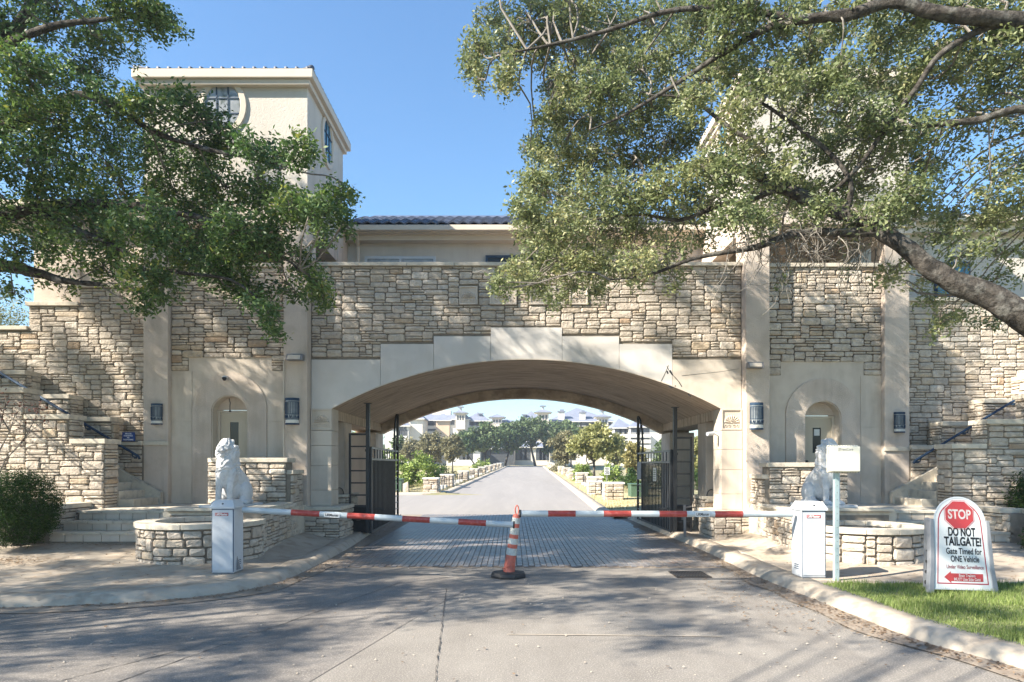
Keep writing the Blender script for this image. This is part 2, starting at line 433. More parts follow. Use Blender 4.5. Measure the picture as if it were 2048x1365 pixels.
class Rubble:
    """stones of one wall: the largest as parts, the rest as one joined part"""
    def __init__(s, parent, limit=290): s.p = parent; s.L = []; s.limit = limit
    def face(s, O, U, w, h, mask=None, depth=.045, gap=.017, seed=0, **kw):
        O = Vector(O); U = Vector(U).normalized()
        for (u0, u1, v0, v1) in pack(w, h, mask, seed=seed, **kw):
            c = O + U * ((u0 + u1) / 2) + Vector((0, 0, (v0 + v1) / 2))
            s.L.append((c, math.atan2(U.y, U.x), u1 - u0 - gap, v1 - v0 - gap, depth * random.uniform(.65, 1.25)))
        return s
    def ring(s, C, r, z0, h, a0, a1, seed=0, depth=.045, gap=.024, **kw):   # outside of a round wall, angle grows counter-clockwise
        for (u0, u1, v0, v1) in pack(r * (a1 - a0), h, seed=seed, **kw):
            a = a0 + (u0 + u1) / 2 / r
            c = Vector((C[0] + r * math.cos(a), C[1] + r * math.sin(a), z0 + (v0 + v1) / 2))
            s.L.append((c, a + math.pi / 2, u1 - u0 - gap, v1 - v0 - gap, depth * random.uniform(.8, 1.25)))
        return s
    def build(s):
        s.L.sort(key=lambda q: -q[2] * q[3])
        off = wloc(s.p)
        for c, a, w, h, d in s.L[:s.limit]:
            o = bpy.data.objects.new("stone", random.choice(STM))
            o.parent = s.p; o.location = c - off; o.rotation_euler = (0, 0, a)
            f = random.choice((-1, 1))
            o.scale = (w, d, h)
            COL.objects.link(o)
        rest = s.L[s.limit:]
        if rest:
            V = []; Fq = []; vv = []
            mb = MB()
            for c, a, w, h, d in rest:
                vs, fs = random.choice(STV); ca, sa = math.cos(a), math.sin(a)
                mb.add([(c.x + x * w * ca - y * d * sa, c.y + x * w * sa + y * d * ca, c.z + z * h) for x, y, z in vs], fs)
                vv += [random.random()] * len(vs)
            mb.build("small_stones", stone_a, s.p, kind="stuff", v=vv)

# ---- lettering ----------------------------------------------------
def lettering(s, size, loc, m, parent, rot=(R(90), 0, 0), width=None, bold=.0, name="lettering", xs=1.0, align='CENTER'):
    c = bpy.data.curves.new("txt", 'FONT'); c.body = s; c.size = size; c.align_x = align; c.align_y = 'CENTER'
    c.extrude = .0008; c.offset = bold
    t = bpy.data.objects.new("txt", c); COL.objects.link(t)
    dg = bpy.context.evaluated_depsgraph_get()
    me = bpy.data.meshes.new_from_object(t.evaluated_get(dg))
    bpy.data.objects.remove(t)
    xsn = [v.co.x for v in me.vertices]
    wd = max(xsn) - min(xsn)
    k = (width / wd) if width else xs
    for v in me.vertices: v.co.x *= k
    me.materials.clear(); me.materials.append(m)
    o = bpy.data.objects.new(name, me); COL.objects.link(o)
    o.parent = parent; o.location = Vector(loc) - wloc(parent); o.rotation_euler = rot
    return o

# ---- leaves -------------------------------------------------------
def leaf_quads(P, L, wr=.42, up=0.35):
    """P (N,3) leaf base points -> kite leaves, random directions"""
    n = len(P)
    d = rng.normal(size=(n, 3)); d[:, 2] = d[:, 2] * .7 - .05
    d /= np.linalg.norm(d, axis=1, keepdims=True)
    nn = rng.normal(size=(n, 3)); nn[:, 2] += up * 2.2
    s = np.cross(d, nn); s /= np.linalg.norm(s, axis=1, keepdims=True) + 1e-9
    nrm = np.cross(s, d)
    l = (L * rng.uniform(.65, 1.25, n))[:, None]; w = l * wr
    a = P; c = P + d * l
    b = P + d * l * .52 + s * w * .5 + nrm * l * .06; e = P + d * l * .52 - s * w * .5 + nrm * l * .06
    V = np.stack([a, b, c, e], 1).reshape(-1, 3)
    Fq = np.arange(4 * n, dtype=np.int32).reshape(-1, 4)
    return V, Fq
# =================================================================== GROUND
def st(o): o["kind"] = "structure"; return o
def G(px, py, z=0.0):                     # photo point on a level plane
    Y = F * (CZ - z) / (py - HY)
    return Vector((X(px, Y), Y, z))
def smooth01(t): t = min(1, max(0, t)); return t * t * (3 - 2 * t)
def rise(y): return 0.0125 * max(0.0, min(y, 152) - 26)      # the road climbs gently beyond the gate
def axis_r(y): return .03 + .027 * (y - 37.6)                # centre of the far road

kl = [(-13, 8.05), (-9, 8.25), (-6.6, 8.45), (-5.2, 8.72), (-4.3, 9.15), (-3.75, 9.75), (-3.5, 10.6), (-3.44, 12), (-3.46, 14.4), (-3.62, 17.5), (-3.68, 20), (-3.72, 22.6)]
kr = [(5.6, -2), (4.9, 3.5), (4.45, 5.9), (4.12, 6.9), (4.03, 8.2), (3.96, 9.5), (3.90, 10.8), (3.93, 12.5), (3.95, 14.4), (3.86, 17.9), (3.84, 20), (3.80, 22.6)]
def smooth_path(p, k=5):
    out = []
    for i in range(len(p) - 1):
        p0 = p[max(i - 1, 0)]; p1 = p[i]; p2 = p[i + 1]; p3 = p[min(i + 2, len(p) - 1)]
        for j in range(k):
            t = j / k
            out.append(tuple(.5 * ((2 * p1[a]) + (-p0[a] + p2[a]) * t + (2 * p0[a] - 5 * p1[a] + 4 * p2[a] - p3[a]) * t * t + (-p0[a] + 3 * p1[a] - 3 * p2[a] + p3[a]) * t ** 3) for a in range(2)))
    out.append(p[-1]); return out
KL = smooth_path(kl); KR = smooth_path(kr)
KPROF = [(0, -.02), (.03, .045), (.09, .10), (.16, .135), (.40, .145), (.415, .10), (.42, -.2)]
def sweep_kerb(path, side, name, prof=KPROF, m=concrete, zf=lambda y: 0.0, joint=3.0):
    """side=+1: kerb body lies left of the walking direction"""
    V = []; Fq = []; n = len(prof)
    for i, (x, y) in enumerate(path):
        a = path[max(i - 1, 0)]; b = path[min(i + 1, len(path) - 1)]
        d = Vector((b[0] - a[0], b[1] - a[1], 0)).normalized(); nn = Vector((-d.y, d.x, 0)) * side
        for o, z in prof:
            w = 1 + .03 * math.sin(i * 1.7)
            V.append((x + nn.x * o * w, y + nn.y * o * w, z + zf(y) + .006 * math.sin(i * 2.3 + o * 9)))
    for i in range(len(path) - 1):
        for k in range(n - 1): Fq.append((i * n + k, i * n + k + 1, (i + 1) * n + k + 1, (i + 1) * n + k))
    return st(npmesh(name, V, Fq, m, smooth=True))
sweep_kerb(KL, 1, "kerb")
sweep_kerb(KR, -1, "kerb")

def side_x(path, y):                       # x of kerb line at given y (paths monotone in y)
    for i in range(len(path) - 1):
        if path[i][1] <= y <= path[i + 1][1]:
            t = (y - path[i][1]) / max(1e-6, path[i + 1][1] - path[i][1]); return path[i][0] + t * (path[i + 1][0] - path[i][0])
    return None
def land_z(x, y):
    ax = abs(x - AX)
    z = .135 + .27 * smooth01((y - 10) / 4.0) * smooth01((ax - 4.2) / 1.4)
    return z + .012 * mnoise.noise(Vector((x * .8, y * .8, 3)))
def land(name, x0, x1, y0, y1, side, m, step=.12, cond=None):
    path = KL if side < 0 else KR
    nx = int((x1 - x0) / step) + 1; ny = int((y1 - y0) / step) + 1
    V = []; 
    for j in range(ny):
        y = y0 + (y1 - y0) * j / (ny - 1)
        kx = side_x(path, y)
        for i in range(nx):
            x = x0 + (x1 - x0) * i / (nx - 1)
            if side < 0: ins = kx is not None and x < kx - .3
            else: ins = kx is not None and x > kx + .3
            if side < 0 and y < 8.05: ins = False
            V.append((x, y, land_z(x, y) if ins else -.3))
    V = np.array(V); idx = np.arange(nx * ny).reshape(ny, nx)
    Q = np.stack([idx[:-1, :-1], idx[:-1, 1:], idx[1:, 1:], idx[1:, :-1]], -1).reshape(-1, 4)
    return st(npmesh(name, V, Q, m, smooth=True))
land("pavement", -13, -3.3, 7.9, 22.6, -1, walk_m)
land("pavement", 3.7, 13, 9.62, 22.6, 1, walk_m)
land("lawn", 3.9, 13, -2, 9.62, 1, lawn_m)
# road near the camera
mb = MB(); mb.quad((-40, -20, 0), (40, -20, 0), (40, 11.9, 0), (-40, 11.9, 0)); st(mb.build("road", asphalt))
mb = MB(); mb.quad((-4.2, 11.9, -.003), (4.6, 11.9, -.003), (4.6, 24.6, -.003), (-4.2, 24.6, -.003)); st(mb.build("gateway_road", dirt_m))
# darker older patch of asphalt on the left lane, its seam sealed
mb = MB(); mb.add([(-40, -5, .004), (-2.2, -5, .004), (-2.05, 4, .004), (-1.55, 6.2, .004), (-1.0, 8.6, .004), (-.55, 10.2, .004), (-1.2, 11.2, .004), (-3.2, 11.3, .004), (-4.5, 8.8, .004), (-40, 8.8, .004)], [tuple(range(10))])
st(mb.build("road_patch", asphalt_o))
def ribbon(pts, w, z, jit=.25):
    V = []; 
    for i, (x, y) in enumerate(pts):
        a = pts[max(i - 1, 0)]; b = pts[min(i + 1, len(pts) - 1)]
        d = Vector((b[0] - a[0], b[1] - a[1], 0)).normalized(); n = Vector((-d.y, d.x, 0)) * w * random.uniform(1 - jit, 1 + jit) / 2
        V += [(x + n.x, y + n.y, z), (x - n.x, y - n.y, z)]
    return V, [(2 * i, 2 * i + 1, 2 * i + 3, 2 * i + 2) for i in range(len(pts) - 1)]
mb = MB()
def wob(a, b, n, amp, sd):
    r = random.Random(sd); return [(a[0] + (b[0] - a[0]) * i / n + r.uniform(-amp, amp), a[1] + (b[1] - a[1]) * i / n + r.uniform(-amp, amp) * .4) for i in range(n + 1)]
for a, b in (((-.62, 5.4), (-.95, 9.9)), ((-3.4, 5.2), (-1.7, 10.4)), ((-4.4, 4.5), (-3.1, 6.8))):
    V, Fq = ribbon(wob(a, b, 60, .007, 5), .009, .0085, .8); mb.add(V, Fq)
o = mb.build("seam_sealant", seal_m); o["kind"] = "structure"
mb = MB(); V, Fq = ribbon([(-.05, 7.22), (.6, 7.2), (1.5, 7.17), (2.2, 7.13)], .018, .0085, .5); mb.add(V, Fq); o = mb.build("road_scratch", concrete); o["kind"] = "structure"
# dirt along the gutters
for path, sd in ((KL, 1), (KR, -1)):
    V = []; n = 5
    for i, (x, y) in enumerate(path):
        a = path[max(i - 1, 0)]; b = path[min(i + 1, len(path) - 1)]
        d = Vector((b[0] - a[0], b[1] - a[1], 0)).normalized(); nn = Vector((-d.y, d.x, 0)) * sd
        wdt = .28 + .18 * mnoise.noise(Vector((x * .9, y * .9, 1)))
        V += [(x + nn.x * .05, y + nn.y * .05, .02), (x - nn.x * wdt, y - nn.y * wdt, .0125)]
    st(npmesh("gutter_dirt", V, [(2 * i, 2 * i + 1, 2 * i + 3, 2 * i + 2) for i in range(len(path) - 1)], dirt_m))

# brick paving through the gate
pv = thing("brick_paving", "blue grey brick paving laid in rows under the arch behind the striped cone", "paving", (AX, 18, 0))
pv["kind"] = "structure"; del pv["category"]
bm_ = bmesh.new()
me_b = bpy.data.meshes.new("brick")
vs = [(-.5, -.5, 0), (.5, -.5, 0), (.5, .5, 0), (-.5, .5, 0), (-.46, -.48, .9), (.46, -.48, .9), (.46, .48, .9), (-.46, .48, .9)]
fs = [(4, 5, 6, 7), (0, 1, 5, 4), (1, 2, 6, 5), (2, 3, 7, 6), (3, 0, 4, 7)]
me_b.from_pydata(vs, [], fs); me_b.materials.append(paver)
BW, BL = .106, .212
bricks = []
row = 0; y = 12.0
while y < 24.4:
    col = 0; x = -3.3 + AX * .3
    xo = 0
    while x < 3.72:
        bricks.append((x + BW / 2, y + BL / 2 + (BL / 2 if col % 2 else 0))); x += BW; col += 1
    y += BL; row += 1
bricks.sort(key=lambda b: b[1] * 3 + abs(b[0]) * .5)
for bx, by in bricks[:290]:
    o = bpy.data.objects.new("brick", me_b); COL.objects.link(o); o.parent = pv
    o.location = Vector((bx, by, .002 + random.uniform(-.0015, .0015))) - Vector(pv.location); o.scale = (BW - .007, BL - .007, .012)
mb = MB(); vv = []
for bx, by in bricks[290:]:
    z = .002 + random.uniform(-.0015, .0015)
    mb.add([(bx + a * (BW - .007), by + b * (BL - .007), z + c * .012) for a, b, c in vs], fs); vv += [random.random()] * 8
mb.build("far_bricks", paver_a, pv, kind="stuff", v=vv)

# drain grate in the right gutter
dg_ = thing("drain_grate", "rusty square storm drain grate set in the road by the gutter", "drain", (2.9, 11.15, 0))
mb = MB(); mb.box(2.62, 3.18, 10.85, 11.45, .004, .010); mb.build("pit", ink, dg_)
mb = MB()
for k in range(12): mb.box(2.63 + k * .047, 2.652 + k * .047, 10.86, 11.44, .0105, .022)
for k in range(5): mb.box(2.62, 3.18, 10.86 + k * .14, 10.885 + k * .14, .0105, .020)
mb.build("grate_bars", dk_metal, dg_)

# ------------------------------------------------- terrain beyond the gate
YS = [22.62, 24.6, 26.5, 29, 31.5, 34, 37.2] + list(np.arange(37.7, 152, 3.8)) + [152, 158, 175, 200, 260, 400, 900, 3000]
def row_pts(y):
    h = rise(y); a = axis_r(y); kL = a - 3.55; kR = a + 3.5
    if y < 37.5:
        kL = -60
        R_ = kR + .25
        return [(-900, h - .25), (-120, h - .2), (-60.5, h - .12), (-45, h - .12), (-30, h - .12), (-12, h - .12), (-6, h - .12), (a - 2, h - .15), (a + 2, h - .15), (R_ - .02, h - .12), (R_, h + .1), (R_ + 3, h + .14), (14, h + .2), (30, h - .2), (60, h - 1.0), (120, h - 1), (900, h)]
    if y > 152.5:
        return [(x, h + .05) for x in (-900, -120, -60, -45, -30, -12, -6, -2, 2, 4, 6, 10, 14, 30, 60, 120, 900)]
    return [(-900, h + 1), (-120, h - 1.5), (-60, h - 2.2), (-45, h - 2.2), (-30, h - 1.8), (a - 12, h - .9), (a - 6.4, h + .02), (kL - .25, h + .1), (kL - .23, h - .12), (a, h - .15), (kR + .23, h - .12), (kR + .25, h + .1), (a + 6.4, h + .1), (a + 12, h - .9), (60, h - 1.6), (120, h - 1), (900, h + 1)]
V = []
for y in YS:
    for x, z in row_pts(y): V.append((x, y, z))
V = np.array(V); n = 17; idx = np.arange(len(V)).reshape(-1, n)
Q = np.stack([idx[:-1, :-1], idx[:-1, 1:], idx[1:, 1:], idx[1:, :-1]], -1).reshape(-1, 4)
st(npmesh("ground", V, Q, verge_m))
mb = MB(); mb.quad((-900, -300, -.32), (900, -300, -.32), (900, 22.62, -.32), (-900, 22.62, -.32)); st(mb.build("ground_sheet", field_m))
# ground either side of the gate at walking level, outside the paved strips
mb = MB(); mb.quad((-900, 22.4, .05), (-12.9, 22.4, .05), (-12.9, 8.3, .05), (-900, 8.3, .05)); mb.quad((12.9, -100, .1), (900, -100, .1), (900, 22.62, .1), (12.9, 22.62, .1)); st(mb.build("side_ground", field_m))
# far road and the side road behind the gate
rows = [24.6, 26] + list(np.arange(28, 153, 4)) + [153]
V = []
for y in rows:
    a = axis_r(y); V += [(a - 3.6, y, rise(y)), (a + 3.6, y, rise(y))]
st(npmesh("far_road", V, [(2 * i, 2 * i + 1, 2 * i + 3, 2 * i + 2) for i in range(len(rows) - 1)], road_far))
rows2 = [24.6, 26, 31, 36.9, 38]
V = []
for y in rows2: V += [(-60, y, rise(y) - .004), (axis_r(y) - 3.4, y, rise(y) - .004)]
st(npmesh("side_road", V, [(2 * i, 2 * i + 1, 2 * i + 3, 2 * i + 2) for i in range(len(rows2) - 1)], road_far))
kp = [(-60, 37.3), (-20, 37.3), (-8, 37.3), (-5.2, 37.35), (-4.2, 37.7), (-3.75, 38.5), (-3.48, 40)] + [(axis_r(y) - 3.55, y) for y in np.arange(42, 153, 4)]
sweep_kerb(kp, 1, "kerb", zf=rise)
kp = [(axis_r(y) + 3.5, y) for y in [24.6, 26, 28, 30] + list(np.arange(33, 153, 4))]
sweep_kerb(kp, -1, "kerb", zf=rise)
kp = [(4.25, 22.8), (3.9, 23.2), (3.6, 23.9), (3.22, 24.7)]
mb = MB(); mb.slab([(-4.6, 22.62), (-3.72, 22.62), (-3.75, 23.1), (-4.05, 23.5), (-4.6, 23.7)], 0, .14); mb.slab([(-14, 22.62), (-4.6, 22.62), (-4.6, 23.7), (-14, 23.7)], 0, .14); st(mb.build("kerb_island", concrete, bevel=.02))
mb = MB(); mb.slab([(3.8, 22.62), (14, 22.62), (14, 24.6), (3.4, 24.6)], 0, .13); st(mb.build("verge_edge", concrete, bevel=.02))
# =================================================================== GATEHOUSE
YC = 15.72            # stone plane of the arch wall
HW = 4.47             # half width of the opening
ZS, ZT = 3.09, 4.22   # spring and crown of the arch
RA = (HW ** 2 + (ZT - ZS) ** 2) / (2 * (ZT - ZS))
def arch_z(dx, drop=0.0): return ZT - RA + math.sqrt(max(0, RA * RA - dx * dx)) - drop
ZP = 6.36             # under the parapet cap
STEPS = [(.82, Z(655, 15.7)), (2.13, Z(672.5, 15.7)), (3.35, Z(688, 15.7)), (4.97, Z(719, 15.7))]
def step_top(dx):
    for h, z in STEPS:
        if abs(dx) <= h: return z
    return STEPS[-1][1]
gate = thing("gate_arch", "limestone gate arch spanning the road between the two pale towers", "gatehouse", (AX, YC, 0))
N = 40
xs = [-HW + 2 * HW * i / N for i in range(N + 1)]
mb = MB()
for i in range(N):
    a, b = xs[i], xs[i + 1]; za, zb = arch_z(a) + .01, arch_z(b) + .01
    mb.quad((AX + a, YC, za), (AX + b, YC, zb), (AX + b, YC, ZP), (AX + a, YC, ZP))
    mb.quad((AX + b, 21.7, zb), (AX + a, 21.7, za), (AX + a, 21.7, ZP), (AX + b, 21.7, ZP))
mb.box(AX - 5.3, AX - HW, YC, 21.7, ZS, ZP); mb.box(AX + HW, AX + 5.3, YC, 21.7, ZS, ZP)
mb.build("wall_core", mortar, gate)
mb = MB()
for i in range(N):
    a, b = xs[i], xs[i + 1]
    mb.quad((AX + a, YC - .035, arch_z(a)), (AX + a, 21.7, arch_z(a)), (AX + b, 21.7, arch_z(b)), (AX + b, YC - .035, arch_z(b)))
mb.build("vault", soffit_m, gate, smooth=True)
mb = MB(); mb.box(AX - 5.3, AX + 5.3, YC + .3, 21.7, 5.3, 5.42); mb.build("terrace_deck", plaster, gate)
# rear rim
mb = MB(); 
for i in range(N):
    a, b = xs[i], xs[i + 1]; za, zb = arch_z(a, .30), arch_z(b, .30)
    mb.hexa([(AX + a, 21.705, za), (AX + b, 21.705, zb), (AX + b, 22.1, zb), (AX + a, 22.1, za), (AX + a, 21.705, ZP), (AX + b, 21.705, ZP), (AX + b, 22.1, ZP), (AX + a, 22.1, ZP)])
mb.box(AX - 5.3, AX - HW, 21.705, 22.1, ZS - .3, ZP); mb.box(AX + HW, AX + 5.3, 21.705, 22.1, ZS - .3, ZP)
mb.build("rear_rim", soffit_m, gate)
# voussoir slabs, each its own
bounds = [-4.94, -3.35, -2.13, -.82, .82, 2.13, 3.35, 4.94]
cracks = []
for k in range(7):
    a, b = bounds[k] + .004, bounds[k + 1] - .004
    top = step_top((a + b) / 2)
    n = 10; top_p = []; bot = []
    for i in range(n + 1):
        x = a + (b - a) * i / n
        bot.append((AX + x, arch_z(x) - .0 if abs(x) < HW else ZS))
    if a < -HW < b:
        bot = [(AX + a, ZS)] + [(AX - HW + i * (b + HW) / n, arch_z(-HW + i * (b + HW) / n)) for i in range(n + 1)]
    if a < HW < b:
        bot = [(AX + a + i * (HW - a) / n, arch_z(a + i * (HW - a) / n)) for i in range(n + 1)] + [(AX + b, ZS)]
    mb = MB(); V = []; m_ = len(bot)
    for x, z in bot: V += [(x, YC - .05, z), (x, YC - .05, top - .012), (x, YC - .002, z), (x, YC - .002, top - .012)]
    Fq = []
    for i in range(m_ - 1):
        p, q = 4 * i, 4 * i + 4
        Fq += [(p, q, q + 1, p + 1), (p + 1, q + 1, q + 3, p + 3), (p, p + 2, q + 2, q)]
    Fq += [(0, 1, 3, 2), (4 * m_ - 4, 4 * m_ - 2, 4 * m_ - 1, 4 * m_ - 3)]
    mb.add(V, Fq)
    mb.build("facing_slab", smooth if k == 6 else smooth_w, gate)
# broken plaster at the right haunch
mb = MB(); y_ = YC - .053
def crk(pts, w):
    pp = [(X(a, 15.66), Z(b, 15.66)) for a, b in pts]
    for i in range(len(pp) - 1):
        (x0, z0), (x1, z1) = pp[i], pp[i + 1]
        d = Vector((x1 - x0, 0, z1 - z0)).normalized(); n_ = Vector((-d.z, 0, d.x)) * w * random.uniform(.5, 1.3)
        mb.hexa([(x0 - n_.x, y_, z0 - n_.z), (x1 - n_.x, y_, z1 - n_.z), (x1 - n_.x, y_ + .004, z1 - n_.z), (x0 - n_.x, y_ + .004, z0 - n_.z),
                 (x0 + n_.x, y_, z0 + n_.z), (x1 + n_.x, y_, z1 + n_.z), (x1 + n_.x, y_ + .004, z1 + n_.z), (x0 + n_.x, y_ + .004, z0 + n_.z)])
crk([(1337, 731), (1330, 748), (1321, 766)], .006)
crk([(1334, 733), (1340, 745), (1350, 755), (1358, 764), (1364, 774)], .010)
crk([(1334, 742), (1336, 748)], .03); crk([(1340, 741), (1345, 750)], .022)
crk([(1337, 770), (1344, 776), (1352, 772)], .018)
crk([(1364, 752), (1400, 748), (1440, 744), (1478, 738)], .004)
crk([(1376, 788), (1382, 793)], .015)
o = mb.build("cracks", ink, gate); o["kind"] = "stuff"
# soffit lip
mb = MB()
for i in range(N):
    a, b = xs[i], xs[i + 1]
    mb.hexa([(AX + a, YC - .058, arch_z(a) - .006), (AX + b, YC - .058, arch_z(b) - .006), (AX + b, YC - .03, arch_z(b) - .006), (AX + a, YC - .03, arch_z(a) - .006),
             (AX + a, YC - .058, arch_z(a) + .018), (AX + b, YC - .058, arch_z(b) + .018), (AX + b, YC - .03, arch_z(b) + .018), (AX + a, YC - .03, arch_z(a) + .018)])
mb.build("arch_lip", smooth, gate)
# parapet cap
for k in range(9):
    a = AX - 4.94 + k * 1.0978; b = a + 1.0978 - .006
    mb = MB(); mb.box(a, b, YC - .10, YC + .36, ZP + .001, Z(525, 15.65)); mb.build("cap_slab", cap_m, gate, bevel=.008)
# carved plaques: a fan shell in a frame
def plaque(parent, cx, cz, w, h, y, m=smooth, petals=9, name="shell_plaque", double=False):
    mb = MB(); d = .03
    mb.box(cx - w / 2, cx + w / 2, y - .004, y + .05, cz - h / 2, cz + h / 2)
    o = mb.build(name, m, parent)
    fb = MB(); t = w * .07
    for (a, b, c, e) in ((-w / 2, w / 2, h / 2 - t, h / 2), (-w / 2, w / 2, -h / 2, -h / 2 + t), (-w / 2, -w / 2 + t, -h / 2 + t, h / 2 - t), (w / 2 - t, w / 2, -h / 2 + t, h / 2 - t)):
        fb.box(cx + a, cx + b, y - d, y - .005, cz + c, cz + e)
    fb.build("frame", m, o, bevel=.004)
    rel = MB(); r = min(w, h) * .40; base = cz - h * .16
    for k in range(petals):
        a = math.pi * (k + .5) / petals
        ca, sa = math.cos(a), math.sin(a); tw = r * 1.45 / petals
        p0 = Vector((cx + ca * r * .16, 0, base + sa * r * .16)); p1 = Vector((cx + ca * r, 0, base + sa * r))
        s = Vector((-sa, 0, ca))
        m1 = p0.lerp(p1, .8)
        V = [p0 + s * tw * .15, p0 - s * tw * .15, m1 - s * tw, m1 + s * tw, p1]
        rel.add([(q.x, y - .005, q.z) for q in V] + [(p0.x, y - .022, p0.z), (m1.x, y - .034, m1.z)], [(0, 3, 6, 5), (1, 5, 6, 2), (3, 4, 6), (2, 6, 4), (0, 5, 1)])
    for sx in (-1, 1):
        for q in range(2):
            c = (cx + sx * w * (.12 + .17 * q), base - h * .13)
            rel.tube([(c[0] + math.cos(t_) * w * .055, y - .012, c[1] + math.sin(t_) * w * .055) for t_ in [i * .7 for i in range(9)]], w * .018, 5)
    rel.lathe((cx, y - .01, base), [(0.001, -.02), (r * .12, -.0), (.001, .02)], 8)
    rel.build("shell_relief", m, o)
    return o
PL = [(X(937, 15.7), .42), (X(1157, 15.7), .42)]
for cx_, w_ in PL: plaque(gate, cx_, Z(592, 15.7), w_, .42, YC - .045)
for cx_ in (X(1006, 15.7), X(1085, 15.7)): plaque(gate, cx_, Z(592, 15.7), .62, .42, YC - .045)
def gmask(u, v):
    x = u - 4.94; z = 3.2 + v
    if z < step_top(x) + .02: return False
    wx = AX + x
    for cx_, w_ in PL + [(X(1006, 15.7), .62), (X(1085, 15.7), .62)]:
        if abs(wx - cx_) < w_ / 2 + .02 and abs(z - Z(592, 15.7)) < .23: return False
    return True
rb = Rubble(gate, 298)
rb.face((AX - 4.94, YC, 3.2), (1, 0, 0), 9.88, ZP - 3.2, gmask, seed=11, depth=.04)
rb.build()

# gate piers under the arch
for s in (-1, 1):
    def bx(m_, o0, o1, y0, y1, z0, z1):
        a, b = AX + s * o0, AX + s * o1
        m_.box(min(a, b), max(a, b), y0, y1, z0, z1); return m_
    dz = -.09 if s > 0 else 0
    side = "left" if s < 0 else "right"
    pier = thing("gate_pier", ("cut limestone pier on a rough plinth, left of the road under the arch" if s < 0 else "cut limestone pier on a rough plinth, right of the road under the arch"), "pier", (AX + s * 4.7, 15.9, .1))
    zb = .86 + dz; zt = ZS - .002; zp = zt - .50
    hts = [zb, zb + .36, zb + .92, zb + 1.38, zp - .004]
    for a, b in zip(hts[:-1], hts[1:]):
        bx(MB(), 4.462, 4.942, 15.62, 16.25, a + .003, b - .003).build("pier_block", smooth, pier, bevel=.006)
    bx(MB(), 4.462, 4.942, 15.66, 16.25, zp, zt).build("pier_head", smooth, pier)
    plaque(pier, AX + s * 4.702, (zp + zt) / 2, .47, .48, 15.655)
    # plinth
    bx(MB(), 4.21, 5.03, 15.34, 16.5, .02, zb - .085).build("plinth_core", mortar, pier)
    bx(MB(), 4.15, 5.09, 15.28, 16.56, zb - .084, zb).build("plinth_cap", cap_m, pier, bevel=.015)
    rb = Rubble(pier)
    xa = AX + s * 5.03 if s < 0 else AX + s * 4.21
    rb.face((min(AX + s * 5.03, AX + s * 4.21), 15.34, .06), (1, 0, 0), .82, zb - .15, seed=20 + s, wide=(.2, .5), cv=.060)
    # inner side face: normal towards the road
    if s < 0: rb.face((AX - 4.21, 15.34, .06), (0, 1, 0), 1.16, zb - .15, seed=31, cv=.060)
    else: rb.face((AX + 4.21, 16.5, .06), (0, -1, 0), 1.16, zb - .15, seed=33, cv=.060)
    rb.build()
    # inner side piers + low stone plinth, and side beams
    ip = thing("passage_wall", "plastered passage side with openings onto greenery, " + ("left of the road behind the black gate leaf" if s < 0 else "right of the road behind the leaf with notices"), "wall", (AX + s * 4.8, 19, .1))
    bx(MB(), 4.5, 5.25, 17.0, 17.75, .1, 2.86).build("middle_pier", plaster, ip, bevel=.01)
    bx(MB(), 4.5, 5.25, 20.9, 22.08, .1, 2.785).build("rear_pier", plaster, ip, bevel=.01)
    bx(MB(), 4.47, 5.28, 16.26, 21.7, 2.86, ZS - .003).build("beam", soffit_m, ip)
    bx(MB(), 4.40, 4.9, 16.75, 17.9, .1, 1.0 + dz * .5).build("plinth_core", mortar, ip)
    bx(MB(), 4.34, 4.96, 16.70, 17.95, 1.001 + dz * .5, 1.07 + dz * .5).build("plinth_cap", cap_m, ip, bevel=.01)
    rb = Rubble(ip)
    rb.face((min(AX + s * 4.40, AX + s * 4.9), 16.75, .1), (1, 0, 0), .5, .88, seed=41 + s, cv=.060)
    if s < 0: rb.face((AX - 4.40, 16.75, .1), (0, 1, 0), 1.15, .88, seed=43, cv=.060)
    else: rb.face((AX + 4.40, 17.9, .1), (0, -1, 0), 1.15, .88, seed=44, cv=.060)
    rb.build()
    # iron hoop lantern on the low plinth
    hp = thing("iron_hoop", "small black iron hoop on the low stone plinth, " + ("beside the left gate ladder frame" if s < 0 else "beside the right gate ladder frame"), "hoop", (AX + s * 4.6, 16.95, 1.05))
    mb = MB()
    for q in (0, .07):
        mb.tube([(AX + s * 4.62 + .11 * math.cos(t), 16.95 + q, 1.06 + dz * .5 + .17 * math.sin(t)) for t in [math.pi * i / 10 for i in range(11)]], .011, 5)
    mb.build("hoop_bars", dk_metal, hp)
    mb = MB(); bx(mb, 4.5, 4.74, 16.9, 17.08, 1.045 + dz * .5, 1.075 + dz * .5); mb.build("foot_plate", dk_metal, hp)

